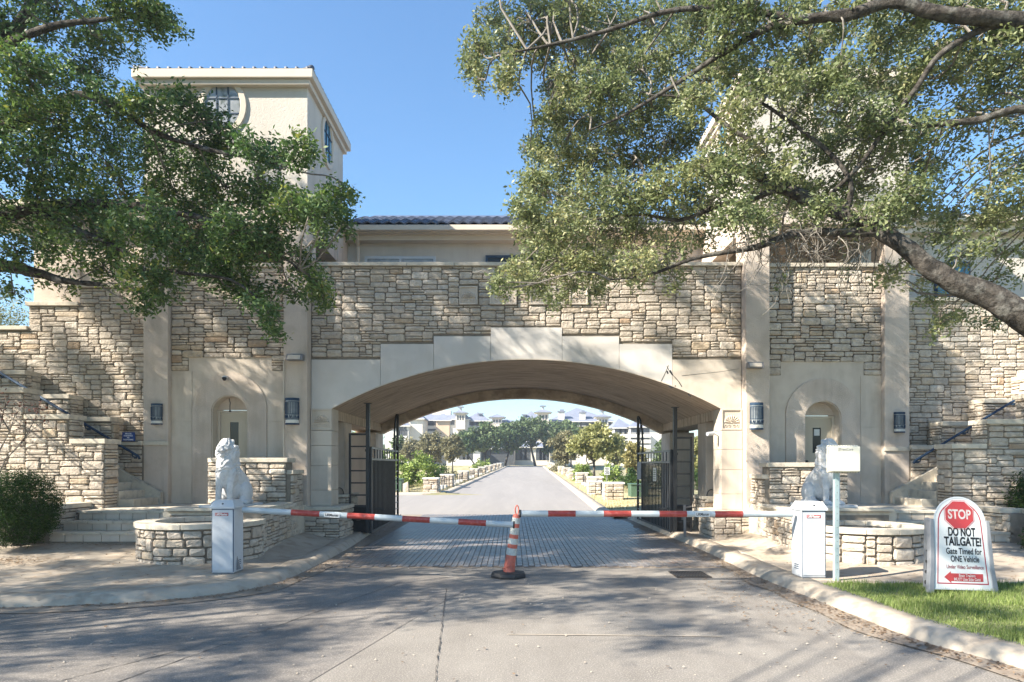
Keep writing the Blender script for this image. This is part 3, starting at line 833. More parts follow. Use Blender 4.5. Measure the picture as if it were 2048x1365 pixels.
# =================================================================== TOWERS
PX0, PX1, PX2, PX3 = 4.95, 5.49, 8.21, 8.78      # pilaster offsets from the axis
PLAT = .90
PXT = 8.63
YB = 15.83
ZTOP = 10.36
for s in (-1, 1):
    dz = -.13 if s > 0 else 0.0
    def bx(m_, o0, o1, y0, y1, z0, z1):
        a, b = AX + s * o0, AX + s * o1
        m_.box(min(a, b), max(a, b), y0, y1, z0, z1); return m_
    def SX(o): return AX + s * o
    tw = thing("gate_tower", ("stucco gate tower left of the arch, oval windows showing against the sky" if s < 0 else "stucco gate tower right of the arch, its top behind oak foliage"), "tower", (SX(6.9), 17, 0))
    # pilasters
    bx(MB(), PX0, PX1, 15.41, 16.1, .12, 7.75).build("inner_pilaster", plaster, tw, bevel=.02)
    bx(MB(), PX2, PX3, 15.64, 16.25, .12, 7.4).build("outer_pilaster", plaster, tw, bevel=.02)
    # moulded capital of outer pilaster
    mb = MB()
    for q in range(4): bx(mb, PX2 - .05 - q * .045, PX3 + .05 + q * .045, 15.59 - q * .045, 16.3, 7.08 + q * .145, 7.08 + q * .145 + .12)
    bx(mb, PX2 - .01, PX3 + .01, 15.63, 16.27, 7.0, 7.75)
    mb.build("pilaster_cornice", trim_m, tw, bevel=.012)
    bx(MB(), PX2 - .02, PX3 - .005, 15.60, 15.66, Z(891, 15.6) + dz, Z(883, 15.6) + dz).build('pilaster_band', cap_m, tw, bevel=.006)
    # bay wall
    cxb = SX(6.86)                       # centre of the doorway
    bw = (PX2 - PX1)
    NR, RR = .40, .86                    # niche radius, ring radius
    zsn = 3.02 + dz                      # niche spring
    zring = 3.09 + dz
    zl = Z(742, 15.8) + dz * .8; zm = Z(715, 15.8) + dz * .8
    mb = MB()
    bx(mb, PX1 - .1, PX2 + .1, YB, 16.5, zm + .001, 6.36)
    mb.build("bay_core", mortar, tw)
    # smooth wall around the niche
    mb = MB(); y0 = YB - .03
    xl, xr = min(SX(PX1), SX(PX2)), max(SX(PX1), SX(PX2))
    mb.box(xl, cxb - NR, y0, 16.4, PLAT - .1, zm)
    mb.box(cxb + NR, xr, y0, 16.4, PLAT - .1, zm)
    n = 16
    for i in range(n):
        a0, a1 = math.pi - math.pi * i / n, math.pi - math.pi * (i + 1) / n
        xa, za, xb, zb_ = cxb + NR * math.cos(a0), zsn + NR * math.sin(a0) * .92, cxb + NR * math.cos(a1), zsn + NR * math.sin(a1) * .92
        mb.hexa([(xa, y0, za), (xb, y0, zb_), (xb, 16.2, zb_), (xa, 16.2, za), (xa, y0, zm), (xb, y0, zm), (xb, 16.2, zm), (xa, 16.2, zm)])
    mb.build("doorway_wall", smooth, tw)
    # ring moulding (raised annulus running down as jambs)
    mb = MB(); n = 28; y1 = y0 - .03
    ring = [(-RR, PLAT)] + [(RR * math.cos(math.pi - math.pi * i / n), zring + RR * math.sin(math.pi - math.pi * i / n) * .97) for i in range(n + 1)] + [(RR, PLAT)]
    inn = [(-NR - .02, PLAT)] + [((NR + .02) * math.cos(math.pi - math.pi * i / n), zsn + (NR + .02) * math.sin(math.pi - math.pi * i / n) * .93) for i in range(n + 1)] + [(NR + .02, PLAT)]
    V = []
    for (a, b), (c, e) in zip(ring, inn): V += [(cxb + a, y1, b), (cxb + c, y1, e), (cxb + a, y0 + .004, b), (cxb + c, y0 + .004, e)]
    Fq = []
    for i in range(len(ring) - 1):
        p, q = 4 * i, 4 * i + 4
        Fq += [(p, q, q + 1, p + 1), (p, p + 2, q + 2, q), (p + 1, q + 1, q + 3, p + 3)]
    mb.add(V, Fq); mb.build("arch_surround", plaster, tw)
    # flank slabs with joints
    for side_ in (-1, 1):
        e0 = cxb + side_ * (RR + .012); e1 = xl if side_ < 0 else xr
        zz = [PLAT - .05, PLAT + .62, PLAT + 1.22, PLAT + 1.9 + dz, zl - .01]
        for a, b in zip(zz[:-1], zz[1:]):
            m2 = MB(); m2.box(min(e0, e1) + .002, max(e0, e1) - .002, y0 - .013, y0 + .004, a + .004, b - .004); m2.build("facing_slab", smooth, tw)
    # stone lugs beside the panel
    rb = Rubble(tw, 290)
    w_ = xr - xl
    def bmask(u, v, zl=zl, zm=zm, w_=w_):
        z = zl + v
        return z > zm or u < .40 or u > w_ - .40
    # lug backing
    for a, b in ((xl, xl + .40), (xr - .40, xr)):
        m2 = MB(); m2.box(a, b, y0 - .004, y0 + .01, zl, zm + .01); m2.build("lug_backing", mortar, tw)
    rb.face((xl, y0 + .002, zl), (1, 0, 0), w_, ZP - zl, bmask, seed=51 + s, depth=.04)
    rb.build()
    bx(MB(), PX1 + .003, PX2 - .003, YB - .12, 16.5, 6.361, 6.45).build("parapet_cap", cap_m, tw, bevel=.01)
    # door in the niche
    yb2 = 16.06
    m2 = MB(); m2.box(cxb - NR - .01, cxb + NR + .01, yb2, yb2 + .08, Z(824, 16.1) + dz + .04, zsn + .45); m2.build("tympanum", plaster, tw)
    zd = Z(826, 16.1) + dz
    m2 = MB()
    m2.box(cxb - NR, cxb - NR + .07, yb2 - .01, yb2 + .07, PLAT, zd + .05); m2.box(cxb + NR - .07, cxb + NR, yb2 - .01, yb2 + .07, PLAT, zd + .05); m2.box(cxb - NR + .07, cxb + NR - .07, yb2 - .01, yb2 + .07, zd, zd + .05)
    fr = m2.build("door_frame", trim_m, tw, bevel=.006)
    m2 = MB(); gx0, gx1 = cxb - .11, cxb + .09
    dl, dr = cxb - NR + .075, cxb + NR - .075; gz0, gz1 = zd - .82, zd - .22
    m2.box(dl, gx0, yb2 + .02, yb2 + .06, PLAT + .01, zd - .004); m2.box(gx1, dr, yb2 + .02, yb2 + .06, PLAT + .01, zd - .004)
    m2.box(gx0, gx1, yb2 + .02, yb2 + .06, PLAT + .01, gz0); m2.box(gx0, gx1, yb2 + .02, yb2 + .06, gz1, zd - .004)
    dr_ = m2.build("door", door_m, tw)
    m2 = MB(); m2.box(gx0 + .002, gx1 - .002, yb2 + .035, yb2 + .045, gz0 + .002, gz1 - .002); m2.build("pane", glass_m, dr_)
    m2 = MB(); kx = dr - .06 if s < 0 else dl + .06
    m2.tube([(kx, yb2 + .02, PLAT + .98), (kx, yb2 - .05, PLAT + .98)], .028, 8); m2.build("handle", dk_metal if s > 0 else gr_metal, dr_)
    if s > 0:
        m2 = MB(); m2.box(gx0 + .04, gx1 - .03, yb2 + .031, yb2 + .034, gz1 - .19, gz1 - .04); m2.build("paper_notice", sign_w, dr_)
    # ---- upper box on open loggia
    z0u = 7.76
    mb = MB()
    bx(mb, PX0, PXT, 15.41, 15.75, z0u, ZTOP); bx(mb, PX0, PXT, 18.3, 18.65, z0u, ZTOP)
    bx(mb, PX0, PX0 + .34, 15.75, 18.3, z0u, ZTOP); bx(mb, PXT - .34, PXT, 15.75, 18.3, z0u, ZTOP)
    mb.build("upper_wall", plaster_up, tw)
    bx(MB(), PX0 + .34, PXT - .34, 15.75, 18.3, z0u, z0u + .12).build("loggia_soffit", plaster, tw)
    # lintels with shallow arch haunch and corner piers
    bx(MB(), PX0, PX0 + .55, 18.1, 18.65, 5.4, z0u).build("rear_pier", plaster, tw)
    bx(MB(), PXT - .55, PXT, 18.1, 18.65, 5.4, z0u).build("rear_pier", plaster, tw)
    mb = MB(); bx(mb, PX1 + .001, PX2, 15.45, 15.85, 7.25, z0u - .001)
    for q, (oa, ob) in enumerate(((PX1 + .001, PX1 + .25), (PX2 - .25, PX2 - .001))): bx(mb, oa, ob, 15.5, 15.85, 7.05, 7.25)
    mb.build("loggia_lintel", plaster, tw)
    mb = MB(); bx(mb, PX0 + .03, PX0 + .4, 16.1, 18.1, 7.2, z0u - .001); mb.build("side_lintel", plaster, tw); mb = MB(); bx(mb, PXT - .4, PXT - .03, 16.25, 18.1, 7.2, z0u - .001); mb.build("side_lintel", plaster, tw)
    bx(MB(), PX0, PXT, 18.66, 19.3, 5.4, 8.4).build("loggia_back_wall", plaster, tw)
    # inner arched pier seen in the loggia
    mb = MB(); mb.box(SX(7.0) - .35, SX(7.0) + .12, 17.2, 17.6, 5.4, 7.0)
    for i in range(8):
        a0, a1 = math.pi / 2 * i / 8, math.pi / 2 * (i + 1) / 8
        for sg in (-1, 1):
            cx_ = SX(7.0) + (.12 + .55 if sg > 0 else -.35 - .55); r_ = .55
            xa, xb = cx_ - sg * r_ * math.cos(a0), cx_ - sg * r_ * math.cos(a1)
            za, zb_ = 7.0 + r_ * math.sin(a0) * .9, 7.0 + r_ * math.sin(a1) * .9
            mb.hexa([(xa, 17.2, za), (xb, 17.2, zb_), (xb, 17.6, zb_), (xa, 17.6, za), (xa, 17.2, 7.75), (xb, 17.2, 7.75), (xb, 17.6, 7.75), (xa, 17.6, 7.75)])
    mb.build("inner_arch", plaster, tw)
    bx(MB(), PX0, PXT, 16.4, 18.6, 5.3, 5.42).build("loggia_floor", cap_m, tw)
    # cornice and gutter
    mb = MB(); bx(mb, PX0 - .09, PXT + .09, 15.27, 18.74, ZTOP - .05, ZTOP + .07); mb.build("cornice", trim_m, tw, bevel=.012)
    mb = MB(); bx(mb, PX0 - .18, PXT + .18, 15.20, 18.83, ZTOP + .071, ZTOP + .27); mb.build("gutter", trim_m, tw, bevel=.02)
    # hip roof with barrel tiles
    zr = ZTOP + .271; xa, xb = min(SX(PX0 - .18), SX(PXT + .18)), max(SX(PX0 - .18), SX(PXT + .18))
    mb = MB(); xm, ym = (xa + xb) / 2, 17.03
    mb.add([(xa, 15.20, zr), (xb, 15.20, zr), (xb, 18.83, zr), (xa, 18.83, zr), (xm - .25, ym, zr + .52), (xm + .25, ym, zr + .52)], [(0, 1, 5, 4), (1, 2, 5), (2, 3, 4, 5), (3, 0, 4), (3, 2, 1, 0)])
    rf = mb.build("roof", roof_m, tw)
    nt_ = 17
    for i in range(nt_):
        x = xa + .12 + (xb - xa - .24) * i / (nt_ - 1)
        t = min(1, (min(x - xa, xb - x)) / ((xb - xa) / 2 - .25)); t = max(.08, t)
        mb = MB(); mb.tube([(x, 15.21, zr + .0), (x, 15.23 + 1.8 * t * .98, zr + .0 + .52 * t * .98)], .045, 8); mb.build("tile", roof_m, rf, smooth=True)
    for sd in (-1, 1):
        ex = xa if sd < 0 else xb
        for i in range(15):
            y = 15.40 + 3.3 * i / 14; t = max(.06, min(1, min(y - 15.23, 18.83 - y) / 1.8))
            mb = MB(); mb.tube([(ex - sd * .02, y, zr), (ex - sd * ((xb - xa) / 2 - .25) * t * .97, y, zr + .52 * t * .97)], .045, 8); mb.build("tile", roof_m, rf, smooth=True)
        mb = MB(); mb.tube([(ex - sd * .03, 15.25, zr + .03), (xm + sd * .25, ym, zr + .56)], .07, 8); mb.build("ridge_tile", roof_m, rf, smooth=True)
    # oval windows: front and inner side
    def oval(front, c):
        n = 28; m2 = MB(); gl = MB(); brs = MB()
        rx, rz = .40, .50
        def P(u, w, d):                        # u across, w up, d outwards
            return (c[0] + u, c[1] - d, c[2] + w) if front else (c[0] - s * d, c[1] + u, c[2] + w)
        V = []
        for i in range(n):
            a = 2 * math.pi * i / n; ca, sa = math.cos(a), math.sin(a)
            V += [P(ca * (rx + .15), sa * (rz + .15), .001), P(ca * (rx + .14), sa * (rz + .14), .045), P(ca * (rx + .03), sa * (rz + .03), .05), P(ca * rx, sa * rz, .004)]
        Fq = []
        for i in range(n):
            j = (i + 1) % n
            for q in range(3): Fq.append((4 * i + q, 4 * j + q, 4 * j + q + 1, 4 * i + q + 1))
        m2.add(V, Fq); o = m2.build("window_surround", trim_m, tw, smooth=False)
        gl.add([P(math.cos(2 * math.pi * i / n) * rx, math.sin(2 * math.pi * i / n) * rz, .012) for i in range(n)], [tuple(range(n))])
        gl.build("pane", sky_glass if front else blue_gl, o)
        for u in (-.13, .13): brs.bar(P(u, -rz * .93, .02), P(u, rz * .93, .02), .022)
        for w in (-.17, .17): brs.bar(P(-rx * .93, w, .02), P(rx * .93, w, .02), .022)
        brs.build("glazing_bars", navy, o)
    oval(True, (SX(6.86), 15.41, Z(213, 15.41)))
    oval(False, (SX(PX0), 17.05, Z(285, 17.05)))

# =================================================================== MIDDLE BLOCK behind the parapet
mid = thing("terrace_building", "low building behind the parapet with dark tiled roof and gutter", "building", (AX, 20.5, 5.4))
MW = 4.95
mb = MB(); mb.box(AX - MW, AX + MW, 19.2, 22.6, 5.4, 8.45); mb.build("wall", plaster_up, mid)
mb = MB(); mb.box(AX - MW + .01, AX + MW - .01, 18.72, 19.2, 8.16, 8.24); mb.box(AX - MW + .01, AX + MW - .01, 18.9, 19.2, 8.02, 8.16); mb.build("eaves", trim_m, mid)
mb = MB(); mb.box(AX - MW + .01, AX + MW - .01, 18.55, 18.719, 8.18, 8.33); mb.build("gutter", trim_m, mid, bevel=.02)
mb = MB(); mb.add([(AX - MW, 18.6, 8.34), (AX + MW, 18.6, 8.34), (AX + MW, 23.0, 10.2), (AX - MW, 23.0, 10.2), (AX + MW, 23.0, 8.3), (AX - MW, 23.0, 8.3)], [(0, 1, 2, 3), (0, 5, 4, 1), (3, 2, 4, 5), (0, 3, 5), (1, 4, 2)]); rf = mb.build("roof", roof_m, mid)
# S tiles laid in courses
tv = []
def tile_mesh():
    V = []; n = 6
    for j, (y, dz_) in enumerate(((0, .012), (.40, .0))):
        for i in range(n + 1):
            t = i / n; V.append((t * .29 - .145, y, dz_ + .045 * (math.sin(t * 2 * math.pi - .6) * .5 + .5)))
    for i in range(n + 1):
        x, y, z = V[i]; V.append((x, y, z - .035))
    Fq = [(i, i + 1, n + 2 + i, n + 1 + i) for i in range(n)] + [(2 * n + 2 + i, 2 * n + 3 + i, i + 1, i) for i in range(n)]
    me = bpy.data.meshes.new("tile"); me.from_pydata(V, [], Fq); me.materials.append(roof_m); return me
TM = tile_mesh(); sl_ = math.atan2(1.86, 4.4)
for r_ in range(8):
    for i in range(34):
        o = bpy.data.objects.new("tile", TM); COL.objects.link(o); o.parent = rf
        t = r_ * .36
        o.location = Vector((AX - MW + .15 + i * .29, 18.56 + t * math.cos(sl_), 8.365 + t * math.sin(sl_) + random.uniform(0, .006))) - wloc(rf)
        o.rotation_euler = (sl_ - .02, 0, 0)
for (a, b, zt_, fm, split) in ((730, 872, 514, white_p, True), (971, 1075, 512, navy, False), (1110, 1215, 512, navy, False)):
    xa, xb = X(a, 19.2), X(b, 19.2); z1 = Z(zt_, 19.2); z0 = 6.0
    m2 = MB(); t = .07
    m2.box(xa, xb, 19.15, 19.21, z1 - t, z1); m2.box(xa, xb, 19.15, 19.21, z0, z0 + t); m2.box(xa, xa + t, 19.15, 19.21, z0 + t, z1 - t); m2.box(xb - t, xb, 19.15, 19.21, z0 + t, z1 - t)
    if split: m2.box((xa + xb) / 2 - .025, (xa + xb) / 2 + .025, 19.15, 19.21, z0 + t, z1 - t)
    w_ = m2.build("window_frame", fm, mid)
    m2 = MB(); m2.box(xa + t, xb - t, 19.175, 19.198, z0 + t, z1 - t); m2.build("pane", sconce_g if split else glass_m, w_)
mb = MB(); mb.tube([(X(716, 19.1), 19.1, 5.45), (X(716, 19.1), 19.1, 7.9), (X(714, 18.7), 18.68, 8.15)], .05, 8); mb.build("downspout", trim_m, mid)

# =================================================================== SIDE WINGS
for s in (-1, 1):
    dz = -.10 if s > 0 else 0.0
    def SX(o): return AX + s * o
    def bx(m_, o0, o1, y0, y1, z0, z1):
        a, b = SX(o0), SX(o1)
        m_.box(min(a, b), max(a, b), y0, y1, z0, z1); return m_
    wing = thing("stair_wing", ("tall rubble stone wall with roofed loggia over the stairs on the shady left" if s < 0 else "tall rubble stone wall and stucco upper floor behind the big oak limb"), "wall", (SX(11), 16.2, 0))
    YW = 16.15
    O1 = 13.4
    if s < 0:
        # top outline: high next to the tower, then stepping down
        def top(o): return Z(575, 16.1) if o < 10.55 else (Z(612, 16.1) if o < 11.75 else Z(660, 16.1))
        z0 = .2
        for a, b in ((PX3 - .1, 10.55), (10.55, 11.75), (11.75, O1)):
            t_ = top((a + b) / 2)
            bx(MB(), a, b, YW, YW + .55, z0, t_ - .001).build("wall_core", mortar, wing)
            bx(MB(), a + .003, b + .04, YW - .09, YW + .6, t_, t_ + .09).build("cap_slab", cap_m, wing, bevel=.01)
        wdt = O1 - PX3
        rb = Rubble(wing, 298)
        rb.face((SX(O1), YW, 1.0), (1, 0, 0), wdt, 5.2, lambda u, v: 1.0 + v < top(O1 - u) - .01 and not (O1 - u > 9.2 and 1.0 + v < 2.0), seed=71, depth=.04)
        rb.build()
        # stucco pier, wall and arched loggia above
        bx(MB(), 10.58, 11.68, YW + .05, YW + .5, Z(612, 16.1) + .09, Z(445, 16.2)).build("loggia_pier", plaster, wing, bevel=.01)
        bx(MB(), PX3, 10.577, YW + .08, YW + .5, Z(575, 16.1) + .09, 7.75).build("upper_wall", plaster, wing)
        mb = MB(); r_ = 1.9; cx_ = SX(11.68) - r_; zc = Z(500, 16.2)
        for i in range(14):
            a0, a1 = math.pi * i / 14, math.pi * (i + 1) / 14
            xa, xb = cx_ + r_ * math.cos(a0), cx_ + r_ * math.cos(a1); za, zb_ = zc + .95 * math.sin(a0), zc + .95 * math.sin(a1)
            mb.hexa([(xb, YW + .05, zb_), (xa, YW + .05, za), (xa, YW + .5, za), (xb, YW + .5, zb_), (xb, YW + .05, 7.75), (xa, YW + .05, 7.75), (xa, YW + .5, 7.75), (xb, YW + .5, 7.75)])
        bx(mb, 10.577, 11.69, YW + .052, YW + .498, Z(445, 16.2), 7.75)
        mb.build("loggia_arch", plaster, wing)
        bx(MB(), PX3 + .02, 17, 15.75, 15.95, 7.76, 7.93).build("gutter", trim_m, wing, bevel=.02)
        bx(MB(), PX3 + .02, 17, 15.95, 17.6, 7.76, 7.82).build("eaves_soffit", trim_m, wing)
        mb = MB(); mb.add([(SX(17), 15.78, 7.94), (SX(PX3 + .02), 15.78, 7.94), (SX(PX3 + .02), 17.6, 8.25), (SX(17), 17.6, 8.25), (SX(17), 17.6, 7.83), (SX(PX3 + .02), 17.6, 7.83)], [(0, 1, 2, 3), (0, 4, 5, 1), (3, 2, 5, 4), (0, 3, 4), (1, 5, 2)]); rf = mb.build("roof", roof_m, wing)
    else:
        ztop = Z(603, 16.1)
        bx(MB(), PX3 - .1, O1 + 1, YW, YW + .55, .2, ztop - .001).build("wall_core", mortar, wing)
        bx(MB(), PX3 + .003, O1 + 1, YW - .09, YW + .6, ztop, ztop + .09).build("cap_slab", cap_m, wing, bevel=.01)
        rb = Rubble(wing, 298)
        rb.face((SX(PX3), YW, 1.0), (1, 0, 0), O1 + .3 - PX3, ztop - 1.0, lambda u, v: not (PX3 + u > 9.2 and 1.0 + v < 1.9), seed=72, depth=.04)
        rb.build()
        bx(MB(), PX3, O1 + 4, 18.4, 18.8, 5.0, 8.45).build("upper_wall", plaster_up, wing)
        bx(MB(), PX3, O1 + 4, 18.1, 18.399, 7.98, 8.35).build("eaves", trim_m, wing)
        bx(MB(), PX3 + .02, O1 + 4, 17.9, 18.099, 8.2, 8.36).build("gutter", trim_m, wing, bevel=.02)
        mb = MB(); mb.add([(SX(PX3 + .02), 17.92, 8.37), (SX(O1 + 4), 17.92, 8.37), (SX(O1 + 4), 22, 9.9), (SX(PX3 + .02), 22, 9.9), (SX(PX3 + .02), 22, 8.3), (SX(O1 + 4), 22, 8.3)], [(0, 1, 2, 3), (0, 4, 5, 1), (3, 2, 5, 4), (0, 3, 4), (1, 5, 2)]); mb.build("roof", roof_m, wing)
        m2 = MB(); xa, xb = X(1868, 18.4), X(1938, 18.4); m2.box(xa, xb, 18.34, 18.41, 6.3, 7.25); w_ = m2.build("window_frame", navy, wing)
        m2 = MB(); m2.box(xa + .06, xb - .06, 18.32, 18.339, 6.36, 7.19); m2.build("pane", blue_gl, w_)
    # stepped parapets: back one against the wall, front one before the stairs
    bp = thing("stepped_parapet", ("stepped stone parapet against the wall behind the handrail, left stairs" if s < 0 else "stepped stone parapet against the wall behind the handrail, right stairs"), "parapet", (SX(10), 15.8, .9))
    zc = [Z(891, 15.6), Z(843.5, 15.6), Z(798, 15.6), Z(750, 15.6)]
    oe = [8.79, 9.50, 10.45, 11.45, 13.4]
    rb = Rubble(bp, 290)
    for k in range(4):
        bx(MB(), oe[k] if k else 8.0 + .79, oe[k + 1] if k < 3 else 13.4, 15.62, YW - .06, 1.0, zc[k] + dz - .001).build("wall_core", mortar, bp)
        bx(MB(), oe[k] - .03, (oe[k + 1] - .033 if k < 3 else 13.4), 15.54, YW - .065, zc[k] + dz, zc[k] + dz + .10).build("cap_slab", cap_m, bp, bevel=.01)
        if k:   # end face looking towards the road
            zlo = zc[k - 1] + dz + .1
            if s < 0: rb.face((SX(oe[k]), 15.62, zlo), (0, 1, 0), .46, zc[k] + dz - zlo, seed=81 + k)
            else: rb.face((SX(oe[k]), 16.08, zlo), (0, -1, 0), .46, zc[k] + dz - zlo, seed=85 + k)
    def ptop(o):
        for k in range(4):
            if o < oe[k + 1]: return zc[k] + dz
        return zc[3] + dz
    if s < 0: rb.face((SX(13.4), 15.62, .95), (1, 0, 0), 13.4 - 8.79, 3.2, lambda u, v: .95 + v < ptop(13.4 - u) and .95 + v > .95 + (13.4 - u - 9.2) * .5, seed=91)
    else: rb.face((SX(8.79), 15.62, .95), (1, 0, 0), 13.4 - 8.79, 3.2, lambda u, v: .95 + v < ptop(8.79 + u) and .95 + v > .95 + (8.79 + u - 9.2) * .5, seed=92)
    rb.build()
    fp = thing("stair_wall", ("stepped front stone wall of the left stairs, behind the round green bush" if s < 0 else "stepped front stone wall of the right stairs, behind the stop sign board"), "wall", (SX(10), 14.2, .9))
    fz = [Z(888, 14), Z(839, 14), Z(786, 14)]; fo = [8.69, 9.42, 10.35, 13.0]
    rb = Rubble(fp, 298)
    for k in range(3):
        bx(MB(), fo[k] + (0 if k == 0 else 0), fo[k + 1] if k < 2 else 13.0, 14.0, 14.45, .3, fz[k] + dz - .001).build("wall_core", mortar, fp)
        bx(MB(), fo[k] - .05, (fo[k + 1] - .053 if k < 2 else 13.0), 13.93, 14.52, fz[k] + dz, fz[k] + dz + .10).build("cap_slab", cap_m, fp, bevel=.01)
        zlo = .75 if k == 0 else fz[k - 1] + dz + .1
        if s < 0: rb.face((SX(fo[k]), 14.0, zlo), (0, 1, 0), .45, fz[k] + dz - zlo, seed=101 + k, wide=(.25, .5))
        else: rb.face((SX(fo[k]), 14.45, zlo), (0, -1, 0), .45, fz[k] + dz - zlo, seed=105 + k, wide=(.25, .5))
    def ftop(o):
        for k in range(3):
            if o < fo[k + 1]: return fz[k] + dz
        return fz[2] + dz
    kw = dict(wide=(.22, .52), cv=.060)
    if s < 0: rb.face((SX(13), 14.0, .45), (1, 0, 0), 13 - 8.69, 3.1, lambda u, v: .45 + v < ftop(13 - u), seed=111, **kw)
    else: rb.face((SX(8.69), 14.0, .45), (1, 0, 0), 13 - 8.69, 3.1, lambda u, v: .45 + v < ftop(8.69 + u), seed=112, **kw)
    rb.build()
    # the flight between them
    fl = thing("stone_stairs", ("stone flight climbing away behind the left stepped wall" if s < 0 else "stone flight climbing away behind the right stepped wall"), "stairs", (SX(9), 15, PLAT))
    for k in range(14):
        o0 = 8.35 + k * .30
        bx(MB(), o0, 13.3 if k == 13 else o0 + .32, 14.46, 15.6, PLAT - .3, PLAT + .17 * (k + 1)).build("step", cap_m, fl, bevel=.01)
    mb = MB(); a0, a1 = SX(8.3), SX(9.6)
    mb.hexa([(a0, 15.48, PLAT), (a1, 15.48, PLAT), (a1, 15.61, PLAT), (a0, 15.61, PLAT), (a0, 15.48, PLAT + .28), (a1, 15.48, PLAT + 1.0), (a1, 15.61, PLAT + 1.0), (a0, 15.61, PLAT + .28)])
    mb.build("stringer", cap_m, fl)
    # handrail
    hr = thing("handrail", ("dark blue handrail climbing left across the stepped parapet" if s < 0 else "dark blue handrail climbing right across the stepped parapet"), "handrail", (SX(9), 15.4, 2))
    mb = MB(); A = Vector((SX(8.74), 15.42, Z(920, 15.42) + dz + .06)); B = Vector((SX(12.2), 15.42, A.z + 3.46 * .605))
    d = (B - A)
    mb.tube([A + Vector((0, 0, -.04)), A + d * .01, B], .028, 8); mb.build("rail", navy, hr, smooth=True)
    mb = MB()
    for t in (.05, .36, .68, .93):
        p = A + d * t; mb.tube([p + Vector((0, 0, -.02)), p + Vector((0, .04, -.10)), p + Vector((0, .19, -.10))], .014, 6); mb.lathe(p + Vector((0, .17, -.14)), [(.001, 0), (.045, .0), (.045, .05), (.001, .05)], 8)
    mb.build("rail_brackets", navy, hr)
    # front steps and platform
    pf = thing("entry_terrace", ("stone terrace with front steps below the left tower door" if s < 0 else "stone terrace with front steps below the right tower door"), "terrace", (SX(7), 14, 0))
    fd = -.04 if s > 0 else 0
    mbx = bx(MB(), 4.98, 6.99, 13.02, 16.4, .1, PLAT - .002); bx(mbx, 6.99, 8.9, 13.76, 16.4, .1, PLAT - .002); mbx.build("terrace_core", cap_m, pf)
    for k in range(3):       # tread and riser blocks
        y0 = 12.30 + k * .38; zt_ = .36 + (k + 1) * .18 + fd * 0
        oa, ob = (7.0, 9.05 - k * .10)
        y1 = 12.9 + .32 * k - .32
        m3 = MB()
        y_f = 12.75 + k * .32
        nb = 6 if k == 0 else 7
        for q in range(nb):
            a = oa + (ob - oa) * q / nb; b = oa + (ob - oa) * (q + 1) / nb - .012
            bx(MB(), a, b, y_f + .03, y_f + .4, zt_ - .18, zt_ - .052).build("riser_block", smooth, pf, bevel=.006)
        bx(MB(), oa, ob, y_f + .04, y_f + .6, .15, zt_ - .06).build("riser_core", mortar, pf)
        for q in range(4):
            a = oa + (ob - oa) * q / 4; b = oa + (ob - oa) * (q + 1) / 4 - .008
            bx(MB(), a, b, y_f, y_f + .36, zt_ - .05, zt_).build("tread_slab", cap_m, pf, bevel=.008)
    for q in range(9):
        for r_ in range(4):
            a = 5.0 + q * .41 + (.2 if r_ % 2 else 0); 
            bx(MB(), a, a + .4, (13.35 if a + .4 < 6.95 else 13.765) + r_ * .6 * (1 if a + .4 < 6.95 else .93), (13.94 if a + .4 < 6.95 else 14.31) + r_ * .6 * (1 if a + .4 < 6.95 else .93), PLAT - .001, PLAT + .012).build("paving_slab", cap_m, pf)
    # upper slab over the basin where the lion sits
    bx(MB(), 4.86, 6.92, 12.92, 14.34, PLAT + .013, PLAT + .075).build("lion_slab", cap_m, pf, bevel=.02)
    bx(MB(), 4.90, 6.85, 13.0, 13.3, .3, PLAT - .06).build("slab_support", mortar, pf)
    # angled low wall outside the steps
    lw = thing("wing_wall", ("low angled stone wall beside the left front steps next to the round bush" if s < 0 else "low angled stone wall behind the stop board at the lawn edge"), "wall", (SX(9.6), 13, 0))
    P0 = Vector((SX(8.95), 13.9, 0)); P1 = Vector((SX(9.25), 12.55, 0)); P2 = Vector((SX(11.6), 11.9, 0))
    def wallseg(a, b, z0, z1, th=.38):
        d_ = (b - a).normalized(); n_ = Vector((-d_.y, d_.x, 0)) * th
        if n_.y < 0: n_ = -n_
        return [(a.x, a.y, z0), (b.x, b.y, z0), (b.x + n_.x, b.y + n_.y, z0), (a.x + n_.x, a.y + n_.y, z0), (a.x, a.y, z1), (b.x, b.y, z1), (b.x + n_.x, b.y + n_.y, z1), (a.x + n_.x, a.y + n_.y, z1)]
    ztl = Z(1010, 13) + dz * .7
    mb = MB(); mb.hexa(wallseg(P1, P2, .1, ztl - .09)); bx(mb, 8.98, 9.34, 12.75, 13.99, .1, ztl - .09); mb.build("wall_core", mortar, lw)
    e = .05
    mb = MB(); d_ = (P2 - P1).normalized(); mb.hexa(wallseg(P1 - d_ * .05 + Vector((0, -e, 0)), P2 + Vector((0, -e, 0)), ztl - .089, ztl, .46)); mb.build("cap_slab", cap_m, lw, bevel=.01)
    bx(MB(), 8.93, 9.40, 12.95, 13.99, ztl - .088, ztl - .001).build("cap_slab", cap_m, lw, bevel=.01)
    rb = Rubble(lw)
    L_ = (P2 - P1).length
    if s < 0: rb.face(P2 + Vector((0, 0, .12)), P1 - P2, L_, ztl - .22, seed=121, **kw); rb.face((SX(8.98), 12.75, .3), (0, 1, 0), 1.2, ztl - .4, seed=123, **kw)
    else: rb.face(P1 + Vector((0, 0, .12)), P2 - P1, L_, ztl - .22, seed=122, **kw); rb.face((SX(8.98), 13.95, .3), (0, -1, 0), 1.2, ztl - .4, seed=124, **kw)
    rb.build()
